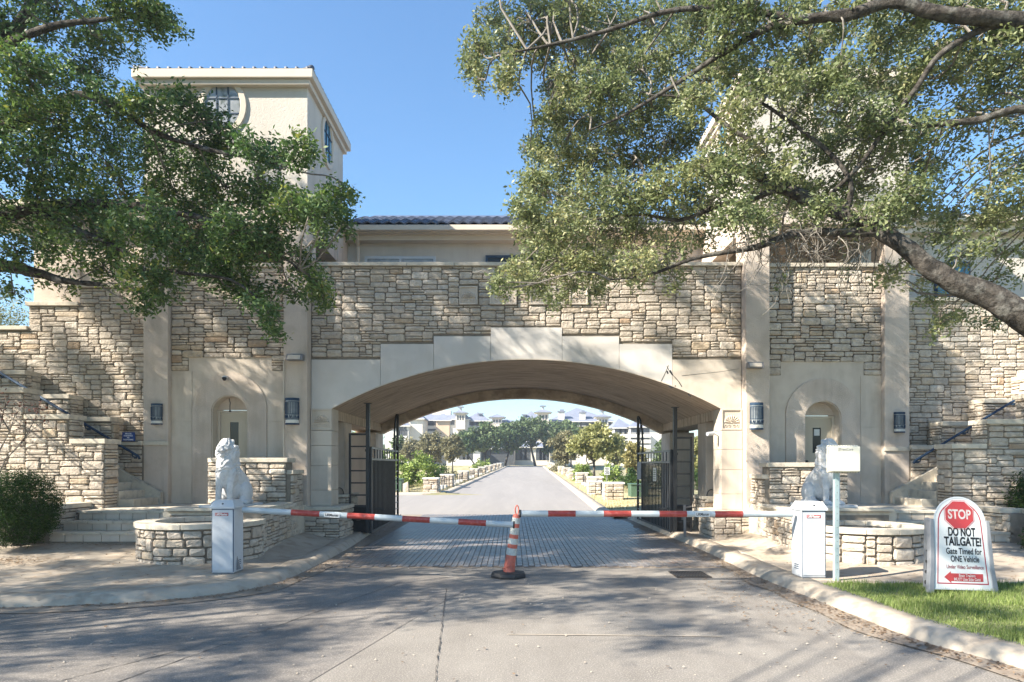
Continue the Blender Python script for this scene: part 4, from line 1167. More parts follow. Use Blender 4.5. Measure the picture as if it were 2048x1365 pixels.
    # basin
    bs = thing("stone_basin", ("round stone fountain basin with dressed rim behind the left barrier cabinet" if s < 0 else "round stone fountain basin with sunlit dressed rim behind the right barrier cabinet"), "basin", (SX(5.95), 12, .1))
    C0 = (SX(5.80), 12.05); r_ = .985; zr_ = .83 + dz * .8
    mb = MB(); mb.lathe((C0[0], C0[1], 0), [(r_, .05), (r_, zr_ - .085), (r_ - .22, zr_ - .085), (r_ - .22, .35), (.01, .35)], 40); mb.build("basin_core", mortar, bs, smooth=False)
    mb = MB(); mb.lathe((C0[0], C0[1], 0), [(r_ - .23, .36), (.01, .361)], 32); mb.build("basin_floor", water_m, bs)
    mb = MB(); mb.lathe((C0[0], C0[1], 0), [(r_ - .235, zr_ - .10), (r_ - .235, .3)], 32); mb.build("basin_lining", smooth, bs)
    for k in range(13):
        a0 = 2 * math.pi * k / 13; a1 = 2 * math.pi * (k + 1) / 13 - .008
        mb = MB(); n_ = 4
        V = []
        for i in range(n_ + 1):
            a = a0 + (a1 - a0) * i / n_
            for rr, zz in ((r_ + .075, zr_ - .084), (r_ + .075, zr_), (r_ - .25, zr_), (r_ - .25, zr_ - .084)): V.append((C0[0] + rr * math.cos(a), C0[1] + rr * math.sin(a), zz))
        Fq = [(0, 1, 2, 3), (4 * n_ + 3, 4 * n_ + 2, 4 * n_ + 1, 4 * n_)]
        for i in range(n_):
            for q in range(4): Fq.append((4 * i + q, 4 * i + 4 + q, 4 * i + 4 + (q + 1) % 4, 4 * i + (q + 1) % 4))
        mb.add(V, Fq); mb.build("rim_stone", cap_m, bs, bevel=.008)
    rb = Rubble(bs)
    rb.ring(C0, r_, .1, zr_ - .20, math.pi * .75, math.pi * 2.25, seed=131 + s, wide=(.16, .38), cv=.072, hw=((1, .3), (2, .5), (3, .2)))
    rb.build()
    # diagonal road-side retaining wall and the tall wall behind the lion
    rw = thing("retaining_wall", ("rubble retaining wall rising behind the left lion statue towards the arch" if s < 0 else "rubble retaining wall rising behind the right lion statue towards the arch"), "wall", (SX(5), 14, .1))
    A = Vector((SX(4.87), 12.35, 0)); B = Vector((SX(5.06), 15.34, 0))
    zlow = .93 + dz * .6; zhi = 1.85 + dz
    mb = MB()
    for a, b, zz in ((0, .68, zlow), (.68, 1, zhi - .25)):
        p, q = A.lerp(B, a), A.lerp(B, b); ins = Vector((s * .35, 0, 0))
        mb.hexa([(p.x, p.y, .02), (q.x, q.y, .02), (q.x + ins.x, q.y, .02), (p.x + ins.x, p.y, .02), (p.x, p.y, zz), (q.x, q.y, zz), (q.x + ins.x, q.y, zz), (p.x + ins.x, p.y, zz)])
        m2 = MB(); o_ = -s * .06
        m2.hexa([(p.x + o_, p.y, zz + .001), (q.x + o_, q.y, zz + .001), (q.x + ins.x, q.y, zz + .001), (p.x + ins.x, p.y, zz + .001), (p.x + o_, p.y, zz + .09), (q.x + o_, q.y, zz + .09), (q.x + ins.x, q.y, zz + .09), (p.x + ins.x, p.y, zz + .09)])
        m2.build("cap_slab", cap_m, rw, bevel=.01)
    bx(mb, 5.08, 6.72, 14.35, 14.75, .5, zhi); bx(mb, 6.40, 6.72, 14.75, 15.5, .8, zhi)
    mb.build("wall_core", mortar, rw)
    mb = MB()
    oc = [(5.03, 14.28), (5.03, 14.82), (6.8, 14.82), (6.8, 14.5), (6.62, 14.28)]
    pl_ = [(SX(a), b) for a, b in oc]
    if s > 0: pl_ = pl_[::-1]
    mb.slab(pl_, zhi + .001, zhi + .095); mb.build("cap_slab", cap_m, rw, bevel=.012)
    rb = Rubble(rw)
    def rm(u, v, s=s):
        t = u / (B - A).length if s < 0 else 1 - u / (B - A).length
        return .05 + v < (zlow if t < .68 else zhi - .25)
    if s < 0: rb.face(A + Vector((0, 0, .05)), B - A, (B - A).length, 1.6, rm, seed=141, cv=.060)
    else: rb.face(B + Vector((0, 0, .05)), A - B, (B - A).length, 1.6, rm, seed=142, cv=.060)
    xa = min(SX(5.08), SX(6.72))
    rb.face((xa, 14.35, PLAT + .08), (1, 0, 0), 1.64, zhi - PLAT - .09, seed=143 + s, wide=(.25, .55), cv=.060)
    rb.build()
# =================================================================== STREET OBJECTS
# ---- barrier cabinets and arms
def cabinet(x0, x1, y0, zg, s, label, rot=0):
    c = thing("barrier_cabinet", label, "barrier", ((x0 + x1) / 2, y0 + .18, zg), "white barrier cabinets at the kerbs")
    h = 1.12; y1 = y0 + .36; zt = zg + h - .13
    mb = MB(); mb.box(x0, x1, y0, y1, zg + .02, zt); mb.build("body", white_p, c, bevel=.006)
    mb = MB(); mb.box(x0 + .015, x1 - .015, y0 - .012, y0 - .001, zg + .05, zt - .012); d_ = mb.build("door", white_p, c, bevel=.004)
    mb = MB(); mb.box(x0 + .005, x0 + .013, y0 - .004, y0 + .01, zg + .03, zt); mb.box(x1 - .013, x1 - .005, y0 - .004, y0 + .01, zg + .03, zt); mb.box(x0 + .013, x1 - .013, y0 - .004, y0 + .01, zt - .011, zt - .003)
    mb.build("door_gap", navy, c)
    # faceted lid
    e = .018; mb = MB()
    a, b, p, q = x0 - e, x1 + e, y0 - e - .01, y1 + e
    mb.add([(a, p, zt), (b, p, zt), (b, q, zt), (a, q, zt), (a, p, zt + .03), (b, p, zt + .03), (b, q, zt + .03), (a, q, zt + .03),
            (a + .05, p + .06, zt + .13), (b - .05, p + .06, zt + .13), (b - .05, q - .05, zt + .13), (a + .05, q - .05, zt + .13)],
           [(0, 3, 2, 1), (0, 1, 5, 4), (1, 2, 6, 5), (2, 3, 7, 6), (3, 0, 4, 7), (4, 5, 9, 8), (5, 6, 10, 9), (6, 7, 11, 10), (7, 4, 8, 11), (8, 9, 10, 11)])
    lid = mb.build("lid", white_p, c, bevel=.006)
    mb = MB(); mb.tube([((x0 + x1) / 2, p + .02, zt + .07), ((x0 + x1) / 2, p + .035, zt + .078)], .014, 8); mb.build("lock", ink, lid)
    mb = MB(); cx = (x0 + x1) / 2 - .01; mb.box(cx - .10, cx + .10, y0 - .016, y0 - .0125, zt - .105, zt - .06); lb = mb.build("name_plate", sign_r, d_)
    lettering("LiftMaster", .05, (cx, y0 - .0175, zt - .083), ink_w, lb, width=.18, bold=.001)
    mb = MB()
    for k in range(3): mb.box(x0 - .004 if s > 0 else x1 - .002, x0 + .002 if s > 0 else x1 + .004, y0 + .10, y0 + .26, zg + .12 + k * .03, zg + .13 + k * .03)
    mb.build("vents", navy, c)
    mb = MB(); mb.box(x0 + .01, x1 - .01, y0 + .01, y1 - .01, zg - .05, zg + .0195); mb.build("base", gr_metal, c)
    return c
def GY(py, z): return F * (CZ - z) / (py - HY)
YL = 10.38; zl_ = .14
c1 = cabinet(X(423, YL), X(468, YL), YL, zl_, -1, "white barrier cabinet in front of the left stone basin")
YR = 9.95
c2 = cabinet(X(1604, YR), X(1652, YR), YR, zl_, 1, "white barrier cabinet beside the antenna post right of the road")
mb = MB(); mb.tube([(X(485, 10.7), 10.52, .2), (X(485, 10.7), 10.50, .28), (X(482, 10.7), 10.5, .42)], [.05, .03, .015], 8); o = mb.build("conduit_stub", gr_metal, c1)
def arm(name_label, A, B, reds, label_px, Yarm, tip_sign):
    t = thing("striped_barrier", name_label, "barrier arm", tuple(A), "striped arms of the road barriers")
    A, B = Vector(A), Vector(B); L = B - A; r = .046
    def at(px):
        x = X(px, Yarm); k = (x - A.x) / L.x; return A + L * k
    edges = []
    cur = None
    segs = []
    xs_ = sorted([p for ab in reds for p in ab])
    lo, hi = min(tip_sign), max(tip_sign)
    pts_ = [lo] + xs_ + [hi]
    for i in range(len(pts_) - 1):
        a, b = pts_[i], pts_[i + 1]
        isr = any(abs(a - q[0]) < .1 for q in reds)
        mb = MB(); mb.tube([at(a), at(b)], r, 12); mb.build("red_band" if isr else "white_band", arm_r if isr else arm_w, t, smooth=False)
    return t, at
y = 10.55
a1, at1 = arm("red and white barrier arm from the left cabinet, tipping downwards", (X(486, y), y, Z(1020, y)), (X(1027, y), y, Z(1050, y)),
     [(583, 640), (695, 750), (805, 860), (917, 972)], None, y, (486, 1026))
mb = MB(); p = at1(1026); q = at1(1029.5); mb.tube([p, q], .056, 12); mb.build("end_cap", rubber, a1)
mb = MB(); p = at1(650); q = at1(681); mb.hexa([(p.x, y - .056, p.z - .036), (q.x, y - .056, q.z - .036), (q.x, y - .053, q.z - .036), (p.x, y - .053, p.z - .036), (p.x, y - .056, p.z + .030), (q.x, y - .056, q.z + .030), (q.x, y - .053, q.z + .030), (p.x, y - .053, p.z + .030)]); lb = mb.build("arm_label", sign_w, a1)
m_ = (p + q) / 2; lettering("LiftMaster", .06, (m_.x, y - .0575, m_.z - .003), ink, lb, rot=(R(90), R(-3.0) * -1, 0), width=.2, bold=.001)
y2 = 10.12
a2, at2 = arm("level red and white barrier arm from the right cabinet", (X(1584, y2), y2, Z(1029, y2)), (X(1040, y2), y2, Z(1027.5, y2)),
     [(1096, 1151), (1207, 1262), (1318, 1373), (1429, 1485)], None, y2, (1042, 1584))
mb = MB(); mb.tube([at2(1038.5), at2(1042)], .056, 12); mb.build("end_cap", rubber, a2)
mb = MB(); p = at2(1389); q = at2(1418); mb.box(p.x, q.x, y2 - .056, y2 - .053, p.z - .034, p.z + .032); lb = mb.build("arm_label", sign_w, a2)
lettering("LiftMaster", .06, ((p.x + q.x) / 2, y2 - .0575, p.z - .002), ink, lb, width=.19, bold=.001)

# ---- leaning delineator
dl_ = thing("delineator_cone", "leaning orange delineator cone with white bands between the arm tips", "traffic cone", (-.03, 10.95, 0))
mb = MB(); n = 8; c = (-.06, 10.95)
mb.lathe((c[0], c[1], .004), [(.001, 0), (.29, 0), (.30, .03), (.27, .075), (.12, .085), (.001, .085)], 8, R(22.5), R(382.5)); mb.build("base", rubber, dl_, bevel=.006)
tb = Vector((-.05, 10.95, .085)); tt = Vector((.075, 10.92, 1.0))
cuts = [(0, .30, orange_p, .095, .080), (.30, .42, refl_w, .085, .082), (.42, .49, orange_p, .082, .079), (.49, .59, refl_w, .079, .076), (.59, .66, orange_p, .076, .073), (.66, .78, refl_w, .073, .069), (.78, .85, orange_p, .069, .066), (.85, .95, refl_w, .066, .062), (.95, 1.0, orange_p, .062, .052)]
for a, b, m_, r0, r1 in cuts:
    mb = MB(); mb.tube([tb.lerp(tt, a), tb.lerp(tt, (a + b) / 2), tb.lerp(tt, b)], [r0 + random.uniform(-.003, .003), (r0 + r1) / 2, r1], 16); mb.build("body_section" if m_ is orange_p else "reflective_band", m_, dl_, smooth=False)
mb = MB(); mb.tube([tt + Vector((.004 + .028 * math.sin(t) * (1 if t < math.pi else 1), 0, .075 - .075 * math.cos(t))) for t in [2 * math.pi * i / 16 for i in range(17)]], .012, 6); mb.build("loop_handle", orange_p, dl_)
mb = MB(); mb.tube([tb + Vector((-.11, -.02, .05)), tb + Vector((0, -.115, .1)), tb + Vector((.1, -.03, .12))], .008, 5); mb.build("crease", orange_p, dl_)

# ---- A-frame stop board
sg = thing("stop_sign_board", "white arched sidewalk board reading STOP DO NOT TAILGATE on the lawn", "sign", (5.82, 8.9, .14))
YS_ = 8.85
def wz(u, v, d=0.0):      # board coordinates: u across, v up the leaning face (leans back), slight roll as the board stands askew
    th = R(9); ro = R(-2.6)
    uu = u * math.cos(ro) + v * math.sin(ro) * -1; vv = u * math.sin(ro) + v * math.cos(ro)
    ya = R(-6)
    return (5.84 + uu * math.cos(ya), YS_ + vv * math.sin(th) + uu * math.sin(-ya) - d, .19 + vv * math.cos(th))
class BB(MB):
    def P(s, poly, d0, d1):
        n = len(poly); vs = [wz(u, v, d1) for u, v in poly] + [wz(u, v, d0) for u, v in poly]
        return s.add(vs, [tuple(range(n)), tuple(range(2 * n - 1, n - 1, -1))] + [((i + 1) % n, i, n + i, n + (i + 1) % n) for i in range(n)])
def arch_poly(w0, w1, h0, h1, n=16):     # bottom half width, shoulder half width, bottom v, top v
    sh = h1 - w1 * .93
    return [(-w0, h0), (w0, h0), (w1, sh)] + [(w1 * math.cos(math.pi * i / n), sh + w1 * .93 * math.sin(math.pi * i / n)) for i in range(1, n)] + [(-w1, sh)]
H = 1.19
b = BB(); b.P(arch_poly(.41, .355, .0, H), 0, .02); pn = b.build("panel", sign_w, sg)
def loop_strip(outer, inner, d0, d1, bb):
    n = len(outer)
    V = [wz(u, v, d1) for u, v in outer] + [wz(u, v, d1) for u, v in inner]
    bb.add(V, [(i, (i + 1) % n, n + (i + 1) % n, n + i) for i in range(n)])
b = BB(); loop_strip(arch_poly(.360, .307, .063, H - .053), arch_poly(.345, .292, .078, H - .068), 0, .0215, b); b.build("border_line", ink_r, pn)
# silver edge
b = BB(); loop_strip(arch_poly(.425, .37, -.01, H + .015), arch_poly(.405, .35, .005, H - .005), 0, .024, b); b.build("panel_rim", white_p, sg)
def octo(r, cv): return [(r * math.cos(R(22.5 + 45 * i)), cv + r * .90 * math.sin(R(22.5 + 45 * i))) for i in range(8)]
b = BB(); b.P(octo(.225, .965), .0205, .022); b.build("octagon_edge", sign_w, pn)
b = BB(); loop_strip(octo(.229, .965), octo(.221, .965), 0, .0225, b); b.build("octagon_outline", ink_r, pn)
b = BB(); b.P(octo(.212, .965), .0222, .024); b.build("octagon", sign_r, pn)
def put(s, size, u, v, m, width, bold=0.0, d=.0255):
    o = lettering(s, size, (0, 0, 0), m, pn, width=width, bold=bold)
    me = o.data
    for vx in me.vertices:
        q = wz(u + vx.co.x, v + vx.co.y, d); vx.co = Vector(q) - wloc(pn)
    o.location = (0, 0, 0); o.rotation_euler = (0, 0, 0)
put("STOP", .17, 0, .965, ink_w, .325, .005)
put("DO NOT", .155, .02, .735, ink, .385, .005, .0225)
put("TAILGATE!", .155, .03, .61, ink, .52, .005, .0225)
put("Gate Timed for", .11, .035, .485, ink, .50, .0022, .0225)
put("ONE Vehicle", .11, .045, .385, ink, .40, .0022, .0225)
put("Under Video Surveillance", .07, .04, .283, ink_r, .52, .0006, .0225)
b = BB(); b.P([(-.26, .15), (-.165, .075), (-.165, .10), (.285, .10), (.285, .20), (-.165, .20), (-.165, .225)][::1], .0205, .0222)
b.build("arrow", sign_r, pn)
put("Boat Trailers", .052, .06, .173, ink_w, .23, .0012, .0235)
put("MUST Use Side Gate", .052, .06, .125, ink_w, .37, .0012, .0235)
# moulded grey legs of the frame
for sd in (-1, 1):
    b = BB(); b.P([(sd * .415, -.06), (sd * .49, -.06), (sd * .445, .30), (sd * .425, .78), (sd * .415, .90), (sd * .37, .90), (sd * .372, .62), (sd * .39, .25)][::sd], -.05, .035); b.build("leg", frame_g, sg, bevel=.008)
    # rear leg
    pa = Vector(wz(sd * .40, .9, -.05)); pb = Vector((pa.x + .10, pa.y + .20, .13))
    mb = MB(); mb.bar(pa, pb, .05, .07); mb.build("rear_leg", frame_g, sg, bevel=.008)
mb = MB(); 
for k in range(4):
    pa = Vector(wz(-.40, .9, -.05)); pb = Vector((pa.x + .10, pa.y + .20, .13)); p = pa.lerp(pb, .45 + k * .15); mb.tube([p + Vector((-.03, -.036, 0)), p + Vector((.03, -.036, 0))], .012 + .006 * k, 8)
mb.build("leg_slots", ink, sg)

# ---- antenna reader on a post
ap = thing("reader_post", "square ivory reader box on a pale steel post beside the right cabinet", "toll reader", (X(1673, 9.8), 9.8, .14))
yp = 9.8
mb = MB(); x_ = X(1673, yp); mb.box(x_ - .034, x_ + .034, yp - .02, yp + .045, .10, Z(945, yp)); mb.build("post", steel, ap, bevel=.006)
mb = MB()
for k in range(14): mb.tube([(x_, yp - .022, .3 + k * .1), (x_, yp - .0195, .3 + k * .1)], .006, 6)
mb.build("post_holes", gr_metal, ap)
xa, xb, za, zb_ = X(1651, yp), X(1714, yp), Z(946, yp), Z(891, yp)
mb = MB(); mb.box(xa, xb, yp - .07, yp - .021, za, zb_); mb.build("housing_back", ivory_p, ap, bevel=.02)
mb = MB(); mb.box(xa + .014, xb - .03, yp - .16, yp - .0701, za + .018, zb_ - .022); fr_ = mb.build("cover", ivory_p, ap, bevel=.012)
mb = MB()
for k in range(12):
    t = (k + .5) / 12
    for (bx_, bz_) in ((xa + (xb - xa) * t, zb_ - .010), (xb - .013, za + (zb_ - za) * t), (xa + .006, za + (zb_ - za) * t), (xa + (xb - xa) * t, za + .008)):
        mb.tube([(bx_, yp - .078, bz_), (bx_, yp - .0701, bz_)], .0055, 6)
mb.build("cover_screws", gr_metal, ap)
lettering("TransCore", .055, ((xa + xb) / 2 - .005, yp - .1615, zb_ - .062), gr_metal, fr_, width=.19, bold=.0005)
mb = MB(); lx = xa + .11; mb.prism([(lx, zb_ - .09), (lx + .012, zb_ - .085), (lx + .010, zb_ - .035), (lx + .004, zb_ - .03)], yp - .162, yp - .1605); mb.build("logo_mark", gr_metal, fr_)

# ---- wall lanterns
def sconce(px0, px1, py0, py1, Y, label):
    x = X((px0 + px1) / 2, Y); z0, z1 = Z(py1, Y), Z(py0, Y); r = (X(px1, Y) - X(px0, Y)) / 2
    t = thing("wall_lantern", label, "wall lamp", (x, Y, z0), "half round wall lanterns on the pilasters")
    c = (x, Y, 0); a0, a1 = math.pi, 2 * math.pi; h = z1 - z0; e = .82
    def half(m2, ra, za_, zb2, n=12):
        V = []
        for i in range(n + 1):
            a = a0 + (a1 - a0) * i / n
            V += [(x + ra * math.cos(a), Y + ra * e * math.sin(a) - .01, za_), (x + ra * math.cos(a), Y + ra * e * math.sin(a) - .01, zb2)]
        f = [(2 * i, 2 * i + 2, 2 * i + 3, 2 * i + 1) for i in range(n)] + [tuple(range(0, 2 * n + 2, 2)), tuple(range(2 * n + 1, 0, -2))]
        m2.add(V, f)
    m2 = MB(); half(m2, r * .93, z0 + .02, z1 - .02); m2.build("shade", sconce_g, t)
    m2 = MB(); half(m2, r, z1 - .10 * h, z1); half(m2, r, z0, z0 + .055 * h); m2.build("rim_bands", navy, t)
    m2 = MB(); half(m2, r * .97, z0 + .06 * h, z0 + .17 * h); m2.build("lower_band", sconce_w, t)
    m2 = MB()
    for k in range(13):
        a = a0 + (a1 - a0) * (k + .5) / 13; bx_, by_ = x + r * .97 * math.cos(a), Y + r * e * .97 * math.sin(a) - .01
        m2.bar((bx_, by_, z0 + .40 * h), (bx_, by_, z0 + .84 * h), .010, .010)
    for zz in (.2, .38, .84): half(m2, r * .98, z0 + zz * h, z0 + (zz + .022) * h)
    m2.build("bars", navy, t)
    m2 = MB()
    for k in range(5):
        a = a0 + (a1 - a0) * (k + .5) / 5
        for d_ in (-1, 1):
            p = [(x + r * .98 * math.cos(a + d_ * .23 * q), Y + r * e * .98 * math.sin(a + d_ * .23 * q) - .01, z0 + (.235 + .06 * math.sin(q * 3.14) * 2) * h) for q in (0, .5, 1)]
            m2.tube(p, .008, 5)
    m2.build("scrollwork", navy, t)
    return t
sconce(571, 599, 797, 850, 15.40, "large half round lantern left of the arch on the inner pilaster")
sconce(303, 326, 808, 850, 15.63, "small half round lantern on the outer pilaster left of the left door")
sconce(1499, 1526, 806, 860, 15.40, "large half round lantern right of the arch on the inner pilaster")
sconce(1787, 1809, 825, 866, 15.63, "small half round lantern on the outer pilaster near the blue handrail")
def flood(px0, px1, py0, py1, label):
    Y = 15.405; t = thing("floodlight", label, "floodlight", (X((px0 + px1) / 2, Y), Y, Z(py1, Y)), "bronze framed floodlights above the lanterns")
    a, b, c, d_ = X(px0, Y), X(px1, Y), Z(py1, Y), Z(py0, Y)
    m2 = MB(); m2.hexa([(a, Y - .18, c), (b, Y - .18, c), (b, Y, c + .0), (a, Y, c), (a, Y - .13, d_), (b, Y - .13, d_), (b, Y, d_), (a, Y, d_)]); m2.build("housing", dk_metal if 0 else gr_metal, t, bevel=.005)
    m2 = MB(); m2.hexa([(a + .03, Y - .186, c + .025), (b - .05, Y - .186, c + .025), (b - .05, Y - .17, c + .025), (a + .03, Y - .17, c + .025), (a + .03, Y - .147, d_ - .025), (b - .05, Y - .147, d_ - .025), (b - .05, Y - .135, d_ - .025), (a + .03, Y - .135, d_ - .025)]); m2.build("lens", trim_m, t)
flood(577, 609, 710, 723, "bronze framed floodlight above the large left lantern")
flood(1492, 1523, 726, 738, "bronze framed floodlight above the large right lantern")
t = thing("wall_conduit", "thin painted conduit running down the pilaster left of the large left lantern", "pipe", (X(568, 15.38), 15.38, .9))
m2 = MB(); Y = 15.385; m2.tube([(X(578, Y), Y, Z(717, Y)), (X(571, Y), Y, Z(718, Y)), (X(568, Y), Y, Z(723, Y)), (X(567.5, Y), Y, Z(760, Y)), (X(567.5, Y), Y, Z(925, Y))], .016, 6); m2.build("pipe", trim_m, t)
m2 = MB()
for py in (745, 800, 860): m2.box(X(565.5, Y), X(569.5, Y), Y - .02, Y + .02, Z(py, Y), Z(py, Y) + .02)
m2.build("clips", trim_m, t)
t = thing("security_camera", "small white bullet camera on the inner face of the right pier", "camera", (X(1424, 15.9), 15.9, Z(868, 15.9)))
m2 = MB(); Y = 15.8; m2.tube([(X(1412, Y), Y - .1, Z(869, Y)), (X(1428, Y), Y, Z(867, Y))], .045, 8); m2.build("housing", white_p, t)
m2 = MB(); m2.tube([(X(1427, Y), Y + .02, Z(868, Y)), (X(1441, Y), Y + .1, Z(872, Y))], .015, 6); m2.build("bracket", white_p, t)
# dome camera over the left door
t = thing("security_camera", "small white dome security camera above the left door arch", "camera", (X(457, 15.78), 15.78, Z(757, 15.78)))
m2 = MB(); c = Vector((X(454, 15.78), 15.78, Z(756, 15.78))); m2.tube([c, c + Vector((0, -.10, -.01)), c + Vector((.02, -.2, -.03))], [.045, .05, .055], 10); m2.build("housing", white_p, t, smooth=True)
m2 = MB(); m2.lathe(c + Vector((.04, -.24, -.10)), [(.001, -.0), (.03, .01), (.055, .05), (.05, .08), (.001, .085)], 12); m2.build("dome", glass_m, t, smooth=True)
# hanging lantern hook in the left niche
t = thing("hanging_hook", "thin black chain hanging in the left door niche", "hook", (X(460, 15.95), 15.95, Z(824, 15.95)))
m2 = MB(); hx = X(460, 15.95); m2.tube([(hx - .02, 15.95, Z(797, 15.95)), (hx, 15.93, Z(802, 15.95)), (hx + .015, 15.93, Z(806, 15.95)), (hx, 15.95, Z(812, 15.95)), (hx, 15.95, Z(820, 15.95))], .009, 5); m2.build("chain", dk_metal, t)
m2 = MB(); m2.lathe((hx, 15.95, Z(824, 15.95)), [(.001, .05), (.012, .04), (.035, 0), (.001, 0)], 8); m2.build("finial", dk_metal, t)
# blue plate on the stepped parapet
t = thing("blue_plate", "small blue notice plate leaning on the parapet cap left of the pilaster", "sign", (X(257, 15.5), 15.5, Z(884, 15.5)))
m2 = MB(); a, b_, c, d_ = X(245, 15.5), X(269, 15.5), Z(883, 15.5), Z(865, 15.5); m2.prism([(a - .01, c), (b_ + .01, c), (b_ + .005, d_), (a, d_)], 15.49, 15.515); pl = m2.build("plate", blue_sign, t)
for k, (tx, wd) in enumerate((("PRIVATE", .14), ("RESIDENCE", .20), ("NO", .05), ("TRESPASSING", .23))):
    lettering(tx, .044, ((a + b_) / 2, 15.488, d_ - .035 - k * .045), ink_w, pl, width=wd, bold=.0006)
m2 = MB(); m2.box(a - .03, b_ + .06, 15.47, 15.53, c - .012, c); m2.build("foot", dk_metal, t)

# ---- entrance gates
def gate_leaf(s, P0, P1, zb0, h0, h1, label):
    """leaf swung open along the passage; P0 hinge end, P1 free end"""
    t = thing("gate_leaf", label, "gate", (P0[0], P0[1], zb0), "black iron gate leaves swung open")
    A = Vector((P0[0], P0[1], 0)); B = Vector((P1[0], P1[1], 0)); L = (B - A).length
    zl0 = zb0 + .08
    def at(u, z): q = A.lerp(B, u / L); return Vector((q.x, q.y, z))
    zm = h0 - .28                       # mid rail
    def top(u): return h0 + .02 * u
    m2 = MB(); m2.bar(at(0, zl0), at(0, h0 + .03), .07); m2.build("stile", dk_metal, t)
    m2 = MB(); m2.bar(at(L, zl0), at(L, h1), .06); m2.build("stile", dk_metal, t)
    for zz, m_ in ((zl0 + .03, dk_metal), (zm, gr_metal), (h0, gr_metal)):
        m2 = MB(); m2.bar(at(.03, zz), at(L - .03, zz), .035, .05); m2.build("rail", m_, t)
    n = 19
    for k in range(n):
        u = .15 + (L - .95) * k / (n - 1)
        m2 = MB(); m2.bar(at(u, zl0 + .05), at(u, zm), .03); m2.build("baluster", dk_metal, t)
        if k % 2 == 0:
            m2 = MB(); m2.bar(at(u, zm + .02), at(u, h0), .024); m2.build("baluster", dk_metal, t)
    # end panel with rungs and quarter arch above
    ue = L - .62
    m2 = MB(); m2.bar(at(ue, zl0), at(ue, h0 + .05), .045); m2.build("stile", dk_metal, t)
    for k in range(9):
        zz = zl0 + .15 + k * (zm - zl0 - .1) / 9
        m2 = MB(); m2.bar(at(ue, zz), at(L, zz), .022); m2.build("rung", gr_metal, t)
    m2 = MB(); H_ = h1 - h0
    m2.tube([at(L - .75 * math.sin(math.pi / 2 * (i / 12)) ** 1.0, h0 + H_ * math.cos(math.pi / 2 * (i / 12)) ** .9) for i in range(13)], .028, 6); m2.build("quarter_arch", dk_metal, t)
    for k, (ua, za_, ub, zb2) in enumerate(((L, h0, L - .42, h0 + H_ * .80), (L, h0 + .12, L - .66, h0 + H_ * .45), (L - .30, h0, L - .1, h0 + H_ * .96))):
        m2 = MB(); m2.bar(at(ua, za_), at(ub, zb2), .022); m2.build("fan_bar", dk_metal, t)
    return t, at, L
gl1, gat, gL = gate_leaf(-1, (-3.50, 16.9), (-3.58, 21.4), .02, 2.22, 3.42, "open black iron gate leaf with quarter arch left of the road")
gl2, gat2, gL2 = gate_leaf(1, (3.99, 17.1), (3.93, 21.3), .02, 2.15, 3.30, "open black iron gate leaf with white notices right of the road")
m2 = MB(); p, q = gat2(1.55, 1.62), gat2(1.95, 1.62); m2.hexa([(p.x - .03, p.y, 1.35), (q.x - .03, q.y, 1.35), (q.x - .02, q.y, 1.35), (p.x - .02, p.y, 1.35), (p.x - .03, p.y, 1.72), (q.x - .03, q.y, 1.72), (q.x - .02, q.y, 1.72), (p.x - .02, p.y, 1.72)]); nt = m2.build("white_notice", sign_w, gl2)
m2 = MB()
for k in range(5): m2.hexa([(p.x - .033, p.y + .06, 1.40 + k * .06), (q.x - .033, q.y - .06, 1.40 + k * .06), (q.x - .031, q.y - .06, 1.40 + k * .06), (p.x - .031, p.y + .06, 1.40 + k * .06), (p.x - .033, p.y + .06, 1.42 + k * .06), (q.x - .033, q.y - .06, 1.42 + k * .06), (q.x - .031, q.y - .06, 1.42 + k * .06), (p.x - .031, p.y + .06, 1.42 + k * .06)])
m2.build("print_lines", green_box, nt)
m2 = MB(); p, q = gat2(gL2 - .62, 1.5), gat2(gL2 - .05, 1.5); m2.hexa([(p.x - .03, p.y, 1.35), (q.x - .03, q.y, 1.35), (q.x - .02, q.y, 1.35), (p.x - .02, p.y, 1.35), (p.x - .03, p.y, 1.85), (q.x - .03, q.y, 1.85), (q.x - .02, q.y, 1.85), (p.x - .02, p.y, 1.85)]); m2.build("grey_plate", frame_g, gl2)
def gate_frame(s, xi, xo, y, ztop, zp, label):
    t = thing("gate_post_frame", label, "gate frame", (xi, y, .13))
    m2 = MB(); m2.box(xi - .045, xi + .045, y - .045, y + .045, .12, zp); m2.build("tall_post", dk_metal, t)
    m2 = MB(); m2.box(xi - .09, xi + .09, y - .07, y + .07, zp + .001, zp + .015); m2.build("top_plate", dk_metal, t)
    m2 = MB(); m2.bar((xo, y, .12), (xo, y, ztop), .05); m2.build("stile", dk_metal, t)
    e = -1 if xo < xi else 1
    for k in range(8):
        zz = ztop - .025 - k * .30
        m2 = MB(); m2.bar((xi + e * .045, y, zz), (xo, y, zz), .035 if k else .045); m2.build("rung", dk_metal, t)
    m2 = MB(); m2.bar((xi + e * .045, y, zp - 1.15), (xi + e * .045, y + .3, zp - 1.15), .06); m2.build("hinge_arm", dk_metal, t)
    op = thing("gate_operator", ("black gate motor box at the foot of the left ladder frame" if s < 0 else "black gate motor box at the foot of the right ladder frame"), "gate motor", ((xi + xo) / 2, y + .3, .13))
    m2 = MB(); a, b_ = sorted((xi + e * .06, xo + e * -.0)); m2.box(a, b_, y + .06, y + .5, .12, .78); m2.build("housing", rubber, op, bevel=.02)
    m2 = MB(); m2.box((a + b_) / 2 - .05, (a + b_) / 2 + .05, y + .052, y + .059, .42, .52); m2.build("nameplate", gr_metal, op)
    m2 = MB(); m2.bar((xi + e * .1, y + .2, .70), (xi - e * .25, y + .7, .66), .05); m2.build("drive_arm", dk_metal, op)
